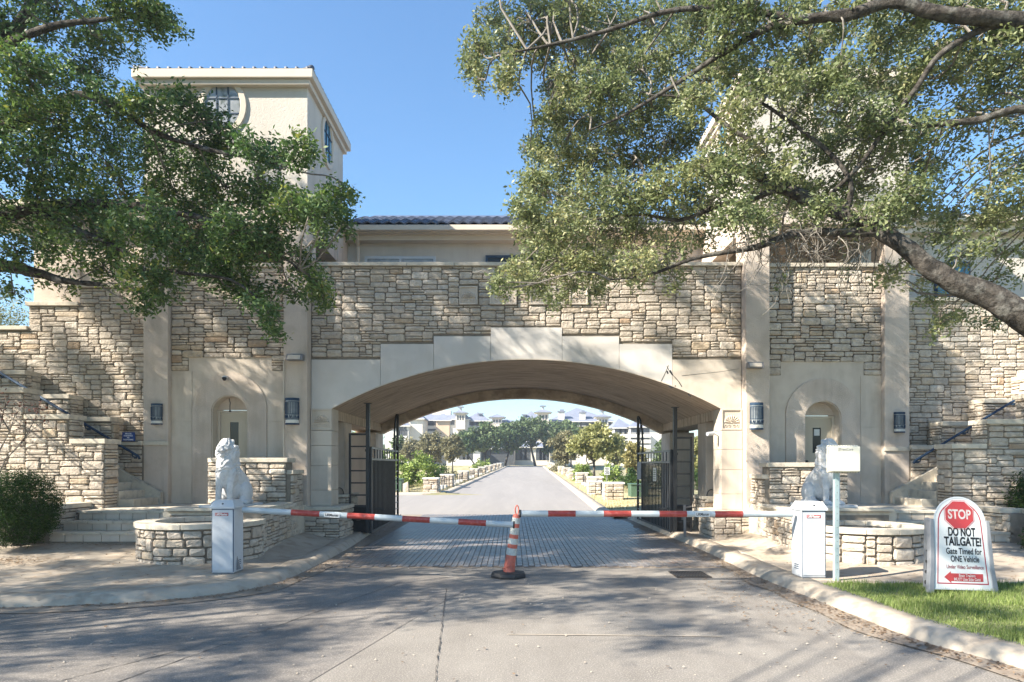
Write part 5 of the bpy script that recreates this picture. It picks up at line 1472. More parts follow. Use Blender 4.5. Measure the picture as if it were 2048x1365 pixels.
gate_frame(-1, X(736, 16.85), X(700, 16.85), 16.85, Z(867, 16.85), Z(808, 16.85), "black ladder frame with a tall ceiling post beside the left gate leaf")
gate_frame(1, X(1350, 17.0), X(1382, 17.0), 17.0, Z(874, 17.0), Z(816, 17.0), "black ladder frame with a tall ceiling post beside the right gate leaf")
t = thing("loop_post", "short grey post with a hooked arm beside the right gate motor", "post", (X(1372, 15.9), 15.9, .13))
m2 = MB(); m2.bar((X(1370, 15.9), 15.9, .12), (X(1369, 15.9), 15.9, Z(1010, 15.9)), .05); m2.build("post", gr_metal, t)
m2 = MB(); m2.tube([(X(1369, 15.9), 15.9, Z(1016, 15.9)), (X(1385, 15.9), 16.0, Z(1014, 15.9))], .02, 6); m2.build("arm", gr_metal, t)

# =================================================================== LIONS
def lion(s, loc, rotz, label):
    root = thing("lion_statue", label, "statue", loc, "white seated lion statues")
    bm = bmesh.new()
    def ell(c, r, rot=None):
        M = Matrix.Translation(c)
        if rot: M = M @ Matrix.Rotation(R(rot[0]), 4, 'X') @ Matrix.Rotation(R(rot[1]), 4, 'Y') @ Matrix.Rotation(R(rot[2]), 4, 'Z')
        M = M @ Matrix.Diagonal((r[0], r[1], r[2], 1))
        bmesh.ops.create_icosphere(bm, subdivisions=3, radius=1, matrix=M)
    def cap(p0, p1, r0, r1, n=7):
        p0, p1 = Vector(p0), Vector(p1)
        for i in range(n):
            t = i / (n - 1); r = r0 + (r1 - r0) * t
            ell(p0.lerp(p1, t), (r, r, r))
    # body
    cap((0, -.10, .62), (0, .20, .36), .185, .235)
    ell((0, -.15, .52), (.19, .17, .27), (8, 0, 0)); ell((0, .24, .28), (.24, .24, .26)); ell((0, .05, .30), (.19, .22, .24))
    for q in (-1, 1):
        cap((q * .125, -.20, .58), (q * .115, -.27, .26), .088, .062); cap((q * .115, -.27, .28), (q * .12, -.275, .06), .06, .056)
        ell((q * .12, -.33, .045), (.072, .115, .05))
        for z_ in (-.04, 0, .04): ell((q * .12 + z_, -.415, .035), (.024, .04, .034))
        ell((q * .20, .17, .22), (.105, .20, .20), (-20, 0, 0)); cap((q * .215, .10, .12), (q * .22, -.06, .055), .075, .06); ell((q * .225, -.12, .045), (.062, .11, .045))
        ell((q * .105, -.16, 1.115), (.042, .026, .046)) ; ell((q * .13, -.15, .92), (.10, .12, .17)); ell((q * .075, -.30, 1.015), (.05, .05, .05))
        ell((q * .052, -.345, 1.055), (.035, .025, .018)); ell((q * .038, -.40, .965), (.04, .042, .034))
    # neck, mane, head
    cap((0, -.10, .72), (0, -.16, .98), .20, .155); ell((0, -.22, .70), (.175, .13, .24)); ell((0, -.27, .56), (.11, .07, .15))
    ell((0, -.20, 1.02), (.135, .15, .145)); ell((0, -.17, 1.10), (.11, .12, .08)); ell((0, -.36, .985), (.062, .075, .055)); ell((0, -.335, .925), (.05, .06, .03))
    cap((0, -.29, 1.06), (0, -.40, 1.005), .035, .028); ell((0, -.425, .995), (.03, .018, .018)); ell((0, -.33, .885), (.055, .045, .05))
    cap((.12, .42, .10), (.26, .28, .05), .035, .035); cap((.26, .28, .05), (.30, .05, .05), .035, .04); ell((.30, -.0, .05), (.05, .08, .045))
    me = bpy.data.meshes.new("lion"); bm.to_mesh(me); bm.free()
    tmp = bpy.data.objects.new("tmp", me); COL.objects.link(tmp)
    md = tmp.modifiers.new("r", 'REMESH'); md.mode = 'VOXEL'; md.voxel_size = .011
    sm = tmp.modifiers.new("s", 'SMOOTH'); sm.factor = .5; sm.iterations = 3
    dg = bpy.context.evaluated_depsgraph_get()
    m3 = bpy.data.meshes.new_from_object(tmp.evaluated_get(dg)); bpy.data.objects.remove(tmp)
    m3.update()
    no = [v.normal.copy() for v in m3.vertices]
    for v, n_ in zip(m3.vertices, no):
        c = v.co
        # curled mane on neck and chest, not on the face
        face = max(0, 1 - (Vector((c.x / .12, (c.y + .36) / .13, (c.z - .99) / .13))).length)
        mane = smooth01((c.z - .50) / .1) * (1 - smooth01((c.y - .02) / .08)) * (1 - min(1, face * 3))
        if mane > 0:
            w = mnoise.noise(Vector((c.x * 22, c.y * 22, c.z * 10))) + .6 * math.sin(c.z * 70 + 9 * mnoise.noise(c * 6) + math.atan2(c.x, c.y + .15) * 7)
            v.co = c + n_ * (w * .016 + .004) * mane
        for q in (-1, 1):      # eye sockets
            d_ = (Vector((c.x - q * .052, c.y + .372, c.z - 1.033))).length
            if d_ < .030: v.co = v.co - n_ * .018 * (1 - d_ / .030)
        if abs(c.z - .948) < .010 and c.y < -.34 and abs(c.x) < .06: v.co = v.co - n_ * .014
        if c.y < -.41 and abs(abs(c.x) - .014) < .008 and abs(c.z - .985) < .008: v.co = v.co - n_ * .01
    m3.polygons.foreach_set("use_smooth", [True] * len(m3.polygons))
    m3.materials.clear(); m3.materials.append(statue_m)
    if s > 0:
        for v in m3.vertices: v.co.x *= -1
    o = bpy.data.objects.new("body", m3); COL.objects.link(o); o.parent = root; o.rotation_euler = (0, 0, rotz); o.scale = (1.0, 1.0, 1.10)
    # plinth slab
    mb = MB(); c = Vector(loc)
    ca, sa = math.cos(rotz), math.sin(rotz)
    mb.slab([(c.x + a * ca - b_ * sa, c.y + a * sa + b_ * ca) for a, b_ in ((-.36, -.56), (.36, -.56), (.36, .56), (-.36, .56))], c.z - .035, c.z + .012); mb.build("plinth", statue_m, root, bevel=.01)
    # white pebbles around the feet
    return root
lion(-1, (X(462, 13.5), 13.55, PLAT + .112), R(-9), "white seated lion statue above the left stone basin")
lion(1, (X(1648, 13.5), 13.55, PLAT + .112), R(10), "white seated lion statue partly behind the ivory reader box")
# =================================================================== BEYOND THE GATE
# stone posts along the road with short railings between
pm = None
def stone_post(x, y, z, w=.82, h=.84, group="", label="", big=False):
    t = thing("stone_post", label, "post", (x, y, z), group)
    mb = MB(); mb.box(x - w / 2, x + w / 2, y - w / 2, y + w / 2, z - .2, z + h - .08); mb.build("post_core", far_tan if 0 else mortar, t)
    mb = MB(); e = .05; mb.box(x - w / 2 - e, x + w / 2 + e, y - w / 2 - e, y + w / 2 + e, z + h - .079, z + h); mb.build("cap_slab", far_white, t)
    rb = Rubble(t)
    if big:
        rb.face((x - w / 2, y - w / 2, z), (1, 0, 0), w, h - .08, seed=int(y * 10), cv=.10, cu=.07, wide=(.18, .42), gap=.03, depth=.06)
        if x < 0: rb.face((x + w / 2, y - w / 2, z), (0, 1, 0), w, h - .08, seed=int(y * 10) + 1, cv=.10, cu=.07, wide=(.18, .42), gap=.03, depth=.06)
        else: rb.face((x - w / 2, y + w / 2, z), (0, -1, 0), w, h - .08, seed=int(y * 10) + 1, cv=.10, cu=.07, wide=(.18, .42), gap=.03, depth=.06)
        rb.build()
    else:
        rb.limit = 0
        rb.face((x - w / 2, y - w / 2, z), (1, 0, 0), w, h - .08, seed=int(y * 10), cv=.14, cu=.1, wide=(.2, .45), gap=.04, depth=.08)
        if x < 0: rb.face((x + w / 2, y - w / 2, z), (0, 1, 0), w, h - .08, seed=int(y * 10) + 1, cv=.14, cu=.1, wide=(.2, .45), gap=.04, depth=.08)
        else: rb.face((x - w / 2, y + w / 2, z), (0, -1, 0), w, h - .08, seed=int(y * 10) + 1, cv=.14, cu=.1, wide=(.2, .45), gap=.04, depth=.08)
        rb.build()
ordn = ["first", "second", "third", "fourth", "fifth", "sixth", "seventh", "eighth", "ninth", "tenth", "eleventh", "twelfth"]
ly = [38.6, 46, 57, 68, 79, 90, 101, 112, 123, 134]
ry = [31.8, 40.8, 51, 62, 73, 84, 95, 106, 117, 128, 139]
def rail_between(x0, y0, x1, y1, side):
    t = thing("post_railing", "dark metal railing between the %s and %s pale stone posts %s of the road" % side, "railing", (x0, y0, rise(y0)), "railings between the stone posts")
    mb = MB(); h = .62
    n = 4
    for k in range(n):
        a = k / n + .10; b = (k + 1) / n - .03
        for q in (a, b):
            x, y = x0 + (x1 - x0) * q, y0 + (y1 - y0) * q; mb.bar((x, y, rise(y) + .05), (x, y, rise(y) + h + .1), .05)
        xa, ya, xb, yb = x0 + (x1 - x0) * a, y0 + (y1 - y0) * a, x0 + (x1 - x0) * b, y0 + (y1 - y0) * b
        mb.tube([(xa, ya, rise(ya) + h + .05), ((xa + xb) / 2, (ya + yb) / 2, rise(ya) + h + .14), (xb, yb, rise(yb) + h + .1)], .03, 5)
    mb.build("rails", dk_metal, t)
    mb = MB()
    for k in range(n):
        q = k / n + .02; x, y = x0 + (x1 - x0) * q, y0 + (y1 - y0) * q
        mb.box(x - .22, x + .22, y - .2, y + .2, rise(y) - .05, rise(y) + .30 + random.uniform(-.05, .05))
    mb.build("footing_stones", far_white, t, kind='stuff')
for i, y in enumerate(ly):
    x = axis_r(y) - 4.62
    stone_post(x, y, rise(y) + .08, group="stone posts left of the far road", label="%s pale stone post from the gate, left of the far road" % ordn[i], big=i < 2)
    if i < len(ly) - 1: rail_between(x, y + .5, axis_r(ly[i + 1]) - 4.62, ly[i + 1] - .5, (ordn[i], ordn[i + 1], "left"))
for i, y in enumerate(ry):
    x = axis_r(y) + 4.85
    stone_post(x, y, rise(y) + .08, group="stone posts right of the far road", label="%s pale stone post from the gate, right of the far road" % ordn[i], big=i < 2)
    if i < len(ry) - 1: rail_between(x, y + .5, axis_r(ry[i + 1]) + 4.85, ry[i + 1] - .5, (ordn[i], ordn[i + 1], "right"))
# low stone block between the first two right posts
stone_post(axis_r(35) + 4.35, 35.6, rise(35) + .05, w=.6, h=.80, group="stone posts right of the far road", label="narrow brown stone post just behind the first right post", big=True)
t = thing("stone_stub", "broken low stone stub beside the left green utility box", "stone", (X(812, 37.5), 39.0, .1))
mb = MB(); x = X(812, 39); mb.hexa([(x - .16, 38.8, 0), (x + .17, 38.8, 0), (x + .15, 39.2, 0), (x - .15, 39.2, 0), (x - .15, 38.85, .72), (x + .13, 38.8, .85), (x + .12, 39.15, .8), (x - .12, 39.15, .75)]); mb.build("stub", stone_a, t)
# utility boxes
def ubox(px0, px1, py0, Y, label):
    zg = rise(Y) + .08; a, b = X(px0, Y), X(px1, Y); zt = Z(py0, Y)
    t = thing("utility_box", label, "utility box", ((a + b) / 2, Y, zg), "green utility boxes by the far road")
    mb = MB(); mb.box(a, b, Y, Y + .9, zg - .1, zt - .07); mb.build("cabinet", green_box, t, bevel=.02)
    mb = MB(); mb.box(a - .03, b + .03, Y - .04, Y + .94, zt - .069, zt); mb.build("lid", green_box, t, bevel=.02)
    mb = MB(); mb.box((a + b) / 2 - .006, (a + b) / 2 + .006, Y - .006, Y - .001, zg, zt - .1); mb.build("door_seam", ink, t)
ubox(768, 803, 958, 39.5, "green utility box left of the road behind the left gate leaf")
ubox(1262, 1298, 968, 33.5, "green utility box right of the road behind the right gate leaf")
# speed limit sign
t = thing("speed_sign", "white speed limit 20 sign on a grey post right of the far road", "road sign", (X(1214, 44), 44, rise(44)))
Y = 44; a, b, c, d_ = X(1208.5, Y), X(1219.5, Y), Z(950, Y), Z(935, Y)
mb = MB(); mb.box(a, b, Y - .012, Y, c, d_); pl = mb.build("plate", sign_w, t)
mb = MB(); mb.bar((X(1214, Y), Y + .035, rise(Y)), (X(1214, Y), Y + .035, d_ - .03), .05); mb.build("post", gr_metal, t)
lettering("SPEED", .10, ((a + b) / 2, Y - .014, d_ - .08), ink, pl, width=.26, bold=.002)
lettering("LIMIT", .10, ((a + b) / 2, Y - .014, d_ - .18), ink, pl, width=.22, bold=.002)
lettering("20", .26, ((a + b) / 2, Y - .014, c + .13), ink, pl, width=.26, bold=.006)

# apartment buildings on the rise (survey points at 195-230 m)
def zf(px, py, Y): return X(px, Y), Z(py, Y)
def roofed(parent, x0, x1, y0, y1, z, h, ov=.7, m=None):
    mb = MB(); a, b, c, d_ = x0 - ov, x1 + ov, y0 - ov, y1 + ov; xm0, xm1 = a + min((b - a) / 2, (d_ - c) / 2), b - min((b - a) / 2, (d_ - c) / 2); ym = (c + d_) / 2
    mb.add([(a, c, z), (b, c, z), (b, d_, z), (a, d_, z), (xm0, ym, z + h), (xm1, ym, z + h)], [(0, 1, 5, 4), (1, 2, 5), (2, 3, 4, 5), (3, 0, 4), (3, 2, 1, 0)])
    r = mb.build("roof", m or roof_far, parent)
    mb = MB(); mb.box(a, b, c - .05, c + .08, z - .25, z - .01); mb.build("fascia", far_white, r)
    return r
def arched_window(parent, x, y, z0, w, h):
    n = 6; pts = [(x - w / 2, z0), (x + w / 2, z0), (x + w / 2, z0 + h - w / 2)] + [(x + w / 2 * math.cos(math.pi * i / n), z0 + h - w / 2 + w / 2 * math.sin(math.pi * i / n)) for i in range(1, n)] + [(x - w / 2, z0 + h - w / 2)]
    mb = MB(); mb.prism(pts, y - .03, y + .2); return mb.build("window", far_dark, parent)
def rect_window(parent, x, y, z0, w, h):
    mb = MB(); mb.box(x - w / 2, x + w / 2, y - .03, y + .2, z0, z0 + h); o = mb.build("window", far_dark, parent)
    mb = MB(); mb.box(x - w / 2 - .12, x + w / 2 + .12, y - .12, y - .031, z0 - .16, z0 - .01); mb.build("sill", far_white, o); return o
def cupola(parent, x, y, z, w, h, finial=True):
    mb = MB(); mb.box(x - w / 2, x + w / 2, y - w / 2, y + w / 2, z - 4, z + h); mb.build("tower_shaft", far_wall, parent)
    mb = MB(); o = w * .28; mb.box(x - w / 2 - o, x + w / 2 + o, y - w / 2 - o, y + w / 2 + o, z + h, z + h + .25); mb.build("tower_cornice", far_white, parent)
    mb = MB(); o = w * .34; q = z + h + .251
    mb.add([(x - w / 2 - o, y - w / 2 - o, q), (x + w / 2 + o, y - w / 2 - o, q), (x + w / 2 + o, y + w / 2 + o, q), (x - w / 2 - o, y + w / 2 + o, q), (x, y, q + w * .35)], [(0, 1, 4), (1, 2, 4), (2, 3, 4), (3, 0, 4), (3, 2, 1, 0)]); r = mb.build("tower_roof", roof_far, parent)
    if finial:
        mb = MB(); mb.box(x - .35, x + .35, y - .35, y + .35, q + .2, q + w * .35 + .7); mb.build("vent_neck", far_white, r)
        mb = MB(); mb.box(x - .9, x + .9, y - .9, y + .9, q + w * .35 + .701, q + w * .35 + 1.0); mb.build("vent_cap", roof_far, r)
    for k in (-1, 0, 1):
        if w > 2: arched_window(parent, x + k * w * .28, y - w / 2, z + h - 1.9, w * .17, 1.4)
def chimney(parent, px0, px1, pyt, pyb, Y):
    a, zt = zf(px0, pyt, Y); b, zb = zf(px1, pyb, Y)
    mb = MB(); mb.box(a, b, Y, Y + 1.6, zb - 1.5, zt - .5); c = mb.build("chimney", far_white, parent)
    mb = MB(); mb.box(a - .3, b + .3, Y - .3, Y + 1.9, zt - .499, zt - .2); mb.build("chimney_cap", roof_far, c)
    mb = MB(); mb.box(a + .5, b - .1, Y + .3, Y + 1.3, zt - .199, zt + .3); mb.build("flue", roof_far, c)
def block(parent, px0, px1, pyeave, Y, depth, rh, m=far_wall, rows=(), zb=1.0, roof=True):
    a, ze = zf(px0, pyeave, Y); b, _ = zf(px1, pyeave, Y)
    mb = MB(); mb.box(a, b, Y, Y + depth, zb, ze); mb.build("wall", m, parent)
    if roof: roofed(parent, a, b, Y, Y + depth, ze, rh)
    for (kind, py, hgt, wd, cols) in rows:
        z0 = Z(py, Y)
        for cpx in cols:
            (arched_window if kind == 'a' else rect_window)(parent, X(cpx, Y), Y, z0, wd, hgt)
    return a, b, ze
def Bp(zx, zy): return 790 + zx / 4.18, 790 + zy / 4.18
# left complex
b1 = thing("apartment_building", "pale apartment block with blue roof, tower and balconies above the left trees", "building", (X(880, 205), 210, 2))
block(b1, 842, 912, 840.5, 205, 16, 4.2, far_wall, (('r', 851, 1.5, 1.6, (856, 862, 868, 876)), ('r', 862, 1.3, 2.0, (858, 868, 880))))
block(b1, 900, 937, 839, 203, 9, 3.6, far_white, (('r', 850, 1.6, 1.2, (905,)),))
block(b1, 930, 978, 842, 207, 14, 3.2, far_wall, (('r', 851, 1.6, 2.2, (940, 950, 960, 970)),))
block(b1, 872, 899, 841, 202.5, 3, 2.0, far_tan, ())
cupola(b1, X(922, 203), 202, Z(833, 203), 2.7, .6)
mb = MB(); a, zt = zf(865, 821, 208); b, zb = zf(901, 835, 208); mb.box(a, b, 208, 212, zb - 1, zt); mb.build("lift_housing", far_wall, b1)
for px_, py_ in ((961, 829), ): 
    mb = MB(); x, z = zf(px_, py_, 210); mb.box(x - .4, x + .4, 210, 210.8, z - 2.5, z); mb.box(x - .9, x + .9, 209.6, 211.2, z + .001, z + .35); mb.build("roof_vent", roof_far, b1)
for k in range(3):
    for (p0, p1, py) in ((846, 880, 852 + k * 11), (936, 974, 855 + k * 11)):
        a, z = zf(p0, py, 203.6); b, _ = zf(p1, py, 203.6); mb = MB(); mb.box(a, b, 203.6, 204.99, z - .9, z); mb.build("balcony", far_white, b1)
b2 = thing("apartment_building", "white apartment wing with small arched windows far behind the left gate leaf", "building", (X(805, 190), 195, 2))
block(b2, 770, 817, 852, 190, 14, 3.0, far_white, (('a', 872, 1.8, .9, (797, 801, 806, 812)), ('a', 860, 1.5, .9, (797, 803, 810))))
block(b2, 817, 845, 838, 192, 12, 2.4, far_wall, ())
b3 = thing("apartment_building", "low far building with hipped kiosk roof over the middle trees", "building", (X(1005, 225), 230, 2))
block(b3, 978, 1045, 846, 225, 12, 1.6, far_wall, (('r', 852, 1.2, 2.0, (990, 1000, 1010, 1020)),))
cupola(b3, X(994, 224), 226, Z(840, 224), 3.4, .6, False)
b4 = thing("apartment_building", "long far apartment block with two white chimneys and towers right of the road end", "building", (X(1150, 205), 210, 2))
block(b4, 1042, 1085, 843, 208, 14, 3.8, far_wall, (('r', 852, 1.5, 2.0, (1050, 1060, 1072)),))
a, b, ze = block(b4, 1096, 1226, 843, 206, 22, 5.0, far_wall, (('r', 852, 1.6, 2.0, (1108, 1120, 1132, 1144, 1156, 1168, 1180, 1192, 1204, 1216)), ('r', 864, 1.6, 2.0, (1108, 1120, 1132, 1144, 1156, 1168, 1180, 1192, 1204, 1216))))
cupola(b4, X(1086, 203), 203, Z(833, 203), 3.2, .8)
cupola(b4, X(1205, 201), 201, Z(842, 201), 3.0, .8)
chimney(b4, 1117, 1129, 821, 843, 206.5); chimney(b4, 1160, 1171, 823, 845, 206.5)
for px_, py_ in ((1049, 831), (1186, 837)):
    mb = MB(); x, z = zf(px_, py_, 210); mb.box(x - .4, x + .4, 210, 210.8, z - 3, z); mb.box(x - .9, x + .9, 209.6, 211.2, z + .001, z + .35); mb.build("roof_vent", roof_far, b4)
b5 = thing("apartment_building", "white balconied apartment block far right behind the yellow trees", "building", (X(1255, 180), 185, 2))
block(b5, 1229, 1262, 856, 182, 14, 3.0, far_white, (('r', 866, 1.5, 1.8, (1236, 1246, 1256)), ('r', 878, 1.5, 1.8, (1236, 1246, 1256))))
block(b5, 1262, 1330, 854, 178, 14, 3.0, far_white, (('r', 866, 1.5, 1.8, (1268, 1280, 1292)), ('r', 878, 1.5, 1.8, (1268, 1280, 1292))))
for k in range(3):
    a, z = zf(1240, 869 + k * 11, 177.5); b, _ = zf(1300, 869 + k * 11, 177.5); mb = MB(); mb.box(a, b, 176.5, 177.99, z - .9, z); mb.build("balcony", far_white, b5)
# ground floor arcades at the road end
b6 = thing("arcade_building", "low white arcade with dark arched openings behind the tree trunks at the road end", "building", (X(1060, 176), 180, 1.6))
block(b6, 1030, 1100, 894, 176, 8, 1.8, far_wall, (('a', 921, 3.3, 1.6, (1037, 1047, 1055, 1078, 1085, 1092)),), zb=.6)
block(b6, 1100, 1180, 892, 180, 8, 1.8, far_wall, (('a', 921, 3.3, 1.6, (1110, 1122, 1134, 1146)),), zb=.6)
b7 = thing("arcade_building", "white arcade half hidden by olive trees left of the road end", "building", (X(915, 165), 168, 1))
block(b7, 893, 960, 896, 165, 8, 1.8, far_white, (('a', 920, 3.0, 1.5, (898, 903, 924, 932, 940)),), zb=.2)
b8 = thing("portico_building", "dark covered entrance between the far tree trunks left of the road end", "building", (X(1000, 172), 175, 1.5))
block(b8, 962, 1028, 897, 172, 8, 1.2, far_dark, (), zb=.6)
# =================================================================== VEGETATION
def clusters(centers, per, sigma):
    """leaf base points round cluster centres"""
    C = np.repeat(np.asarray(centers), per, axis=0)
    return C + rng.normal(size=C.shape) * sigma
def crown_mesh(name, parent, P, L, m, wr=.42, tone=None, kind=None, label=None, up=.35):
    V, Fq = leaf_quads(P, L, wr, up)
    n = len(P)
    v = rng.uniform(0, 1, n) if tone is None else np.clip(tone + rng.normal(size=n) * .22, 0, 1)
    return npmesh(name, V, Fq, m, parent, v=np.repeat(v, 4), kind=kind, label=label)
def nearest_on(limbpts, c):
    d = ((limbpts - c) ** 2).sum(1); i = int(d.argmin()); return limbpts[i]
def curve(a, b, n=6, sag=.12, wob=.08):
    a = np.array(a); b = np.array(b); L = np.linalg.norm(b - a); out = []
    off = rng.normal(size=3) * wob * L; off2 = rng.normal(size=3) * wob * .6 * L
    for i in range(n + 1):
        t = i / n
        p = a + (b - a) * t + off * math.sin(math.pi * t) + off2 * math.sin(2 * math.pi * t); p[2] += sag * L * math.sin(math.pi * t) * .5
        out.append(p)
    return out
def limb_path(pts, sub=5):
    """pts: list of (x,y,z,r) -> smoothed with gnarl"""
    out = []
    for i in range(len(pts) - 1):
        p0 = pts[max(i - 1, 0)]; p1 = pts[i]; p2 = pts[i + 1]; p3 = pts[min(i + 2, len(pts) - 1)]
        for j in range(sub):
            t = j / sub
            q = [.5 * ((2 * p1[a]) + (-p0[a] + p2[a]) * t + (2 * p0[a] - 5 * p1[a] + 4 * p2[a] - p3[a]) * t * t + (-p0[a] + 3 * p1[a] - 3 * p2[a] + p3[a]) * t ** 3) for a in range(4)]
            nn = mnoise.noise_vector(Vector(q[:3]) * 1.7)
            out.append((q[0] + nn.x * q[3] * .35, q[1] + nn.y * q[3] * .35, q[2] + nn.z * q[3] * .35, q[3] * (1 + .12 * nn.x)))
    out.append(tuple(pts[-1])); return out
def oak(name, label, loc, limbs, clumps, m_leaf, L, per=26, sig=.075, dens=1.0, moss=0, group=None, bare=0, trunk_i=0, cat="tree", thin=False):
    """limbs: list of [(x,y,z,r)..]; clumps: (x,y,z,rx,ry,rz,nclusters)"""
    t = thing(name, label, cat, loc, group)
    LP = []
    for k, lb in enumerate(limbs):
        pth = limb_path(lb)
        mb = MB(); pts = [Vector(p[:3]) for p in pth]; rad = [max(.006, p[3]) for p in pth]
        nseg = 14 if max(rad) > .1 else 8
        mb.tube(pts, rad, nseg, caps=True)
        V = []
        for (x, y, z) in mb.v:
            q = Vector((x, y, z)); g = mnoise.noise(q * 4.5) * .034 + mnoise.noise(q * 13) * .014
            V.append((x + g, y + g, z + g))
        if max(rad) > .1: mb.v = V
        mb.build("trunk" if k == trunk_i else "limb", bark, t, smooth=True)
        LP += [p[:3] for p in pth if p[3] < .22]
    LP = np.array(LP)
    tw = MB(); P = []; MP = []; node_pts = []
    tone = []
    for (x, y, z, rx, ry, rz, nc) in clumps:
        c = np.array([x, y, z]); nc = max(1, int(nc * dens))
        base = nearest_on(LP, c)
        br = curve(base, c, 6); L_ = np.linalg.norm(np.array(base) - c)
        if L_ > .15: tw.tube(br, [(.005 if thin else max(.005, .007 + min(.011, .007 * L_) * (1 - i / 7))) for i in range(7)], 5, False)
        # secondary branches
        u = rng.normal(size=(nc, 3)); u /= np.linalg.norm(u, axis=1, keepdims=True); rr = rng.uniform(0, 1, (nc, 1)) ** .45
        pts = c + u * rr * np.array([rx, ry, rz])
        hubs = [np.array(br[-1]), np.array(br[4])] + [c + (pts[j] - c) * .5 for j in range(0, nc, 7)]
        for h in hubs[2:]: tw.tube(curve(br[-1] if rng.random() < .6 else br[4], h, 3), [.012, .010, .008, .006], 4, False)
        H_ = np.array(hubs)
        for j in range(nc if thin else nc):
            h = H_[((H_ - pts[j]) ** 2).sum(1).argmin()]
            if j % 2 == 0: tw.tube(curve(h, pts[j], 2), [.006, .005, .003], 3, False)
        if bare and rng.random() < bare:
            continue
        tn = rng.uniform(.25, .75)
        P.append(pts); tone.append(np.full(nc, tn) + rng.normal(size=nc) * .12)
        if moss:
            k = rng.binomial(nc, moss); MP += list(pts[:k])
    tw.build("branches", twig_m, t, kind="stuff")
    P = np.concatenate(P); tone = np.concatenate(tone)
    Q = clusters(P, per, sig)
    crown_mesh("crown", t, Q, L, m_leaf, .46, tone=np.repeat(tone, per), kind="stuff")
    if MP:
        mp = np.repeat(np.array(MP), 60, axis=0); d = rng.normal(size=mp.shape); d /= np.linalg.norm(d, axis=1, keepdims=True)
        a = mp + d * .01; b = mp + d * rng.uniform(.05, .11, (len(mp), 1)); s = rng.normal(size=mp.shape); s = np.cross(s, d); s /= np.linalg.norm(s, axis=1, keepdims=True)
        V = np.stack([a - s * .003, a + s * .003, b], 1).reshape(-1, 3)
        npmesh("ball_moss", V, np.arange(len(V)).reshape(-1, 3), moss_m, t, kind="stuff")
    return t
def PW(px, py, Y, r=None):
    p = W(px, py, Y); return (p.x, p.y, p.z) if r is None else (p.x, p.y, p.z, r)
def cl(px, py, rp, Y, n, dy=.5):
    r = rp * Y / F; p = W(px, py, Y); return (p.x, p.y, p.z, r * 1.15, max(r, dy), r * .82, n)

# ---------------- left oak
LL = [[PW(-560, 1140, 11.2, .40), PW(-540, 900, 11.2, .36), PW(-480, 700, 11.2, .32), PW(-330, 600, 11.1, .20), PW(-120, 545, 11, .13), PW(0, 532, 11, .105), PW(60, 540, 11, .085), PW(130, 562, 10.9, .05), PW(200, 570, 10.8, .03)],
      [PW(-480, 700, 11.2, .28), PW(-330, 480, 11.3, .22), PW(-150, 330, 11.4, .16), PW(40, 240, 11.4, .11), PW(180, 190, 11.3, .07), PW(300, 260, 11, .045), PW(420, 300, 10.8, .03), PW(560, 330, 10.8, .015)],
      [PW(-330, 600, 11.1, .16), PW(-120, 480, 11, .12), PW(60, 420, 10.9, .09), PW(220, 410, 10.8, .07), PW(360, 430, 10.7, .05), PW(480, 460, 10.6, .03), PW(600, 540, 10.5, .015)],
      [PW(-150, 330, 11.4, .14), PW(-40, 120, 11.8, .12), PW(60, 20, 12, .10), PW(90, -150, 12, .08), PW(150, -300, 12, .05)],
      [PW(-40, 120, 11.8, .08), PW(80, 60, 11.6, .06), PW(200, 40, 11.5, .04), PW(320, 30, 11.4, .02)],
      [PW(60, 420, 10.9, .06), PW(200, 480, 10.6, .04), PW(330, 540, 10.4, .03), PW(460, 560, 10.3, .02), PW(540, 620, 10.2, .01)]]
CLL = []
for (px, py, r, n) in [(20, 50, 70, 40), (110, 20, 70, 40), (190, 60, 50, 22), (250, 25, 45, 26), (305, 35, 38, 22), (345, 45, 20, 8), (60, 150, 80, 44), (170, 140, 65, 34), (240, 90, 38, 12), (20, 230, 70, 36), (110, 240, 80, 44), (215, 215, 65, 34),
        (300, 215, 48, 24), (365, 215, 42, 22), (415, 250, 42, 22), (455, 285, 32, 14), (235, 290, 70, 36), (320, 300, 60, 34), (400, 320, 50, 30), (150, 330, 80, 44), (60, 330, 80, 40), (500, 300, 34, 15), (545, 315, 30, 12), (590, 312, 28, 11), (625, 300, 16, 5),
        (60, 420, 70, 30), (150, 420, 80, 44), (250, 390, 80, 46), (350, 385, 75, 44), (450, 375, 60, 34), (530, 390, 55, 30), (590, 420, 46, 24), (640, 420, 38, 18), (680, 400, 30, 11), (698, 385, 14, 4), (690, 445, 20, 7),
        (200, 470, 70, 36), (300, 460, 75, 40), (395, 460, 75, 40), (480, 460, 55, 30), (545, 480, 45, 22), (595, 530, 38, 17), (630, 570, 30, 12), (648, 605, 18, 7), (645, 470, 30, 8),
        (215, 545, 45, 16), (290, 545, 40, 15), (300, 595, 26, 9), (285, 620, 14, 4), (370, 530, 50, 22), (440, 545, 50, 24), (500, 580, 40, 18), (535, 625, 28, 11), (545, 662, 15, 5), (470, 515, 50, 24), (330, 570, 30, 9), (590, 590, 26, 8),
        (30, 500, 60, 20), (110, 500, 55, 20), (30, 585, 28, 5), (120, 575, 22, 4)]:
    Y = rng.uniform(9.8, 13.3) if py < 400 else rng.uniform(9.8, 12.2)
    CLL.append(cl(px, py, r, Y, n))
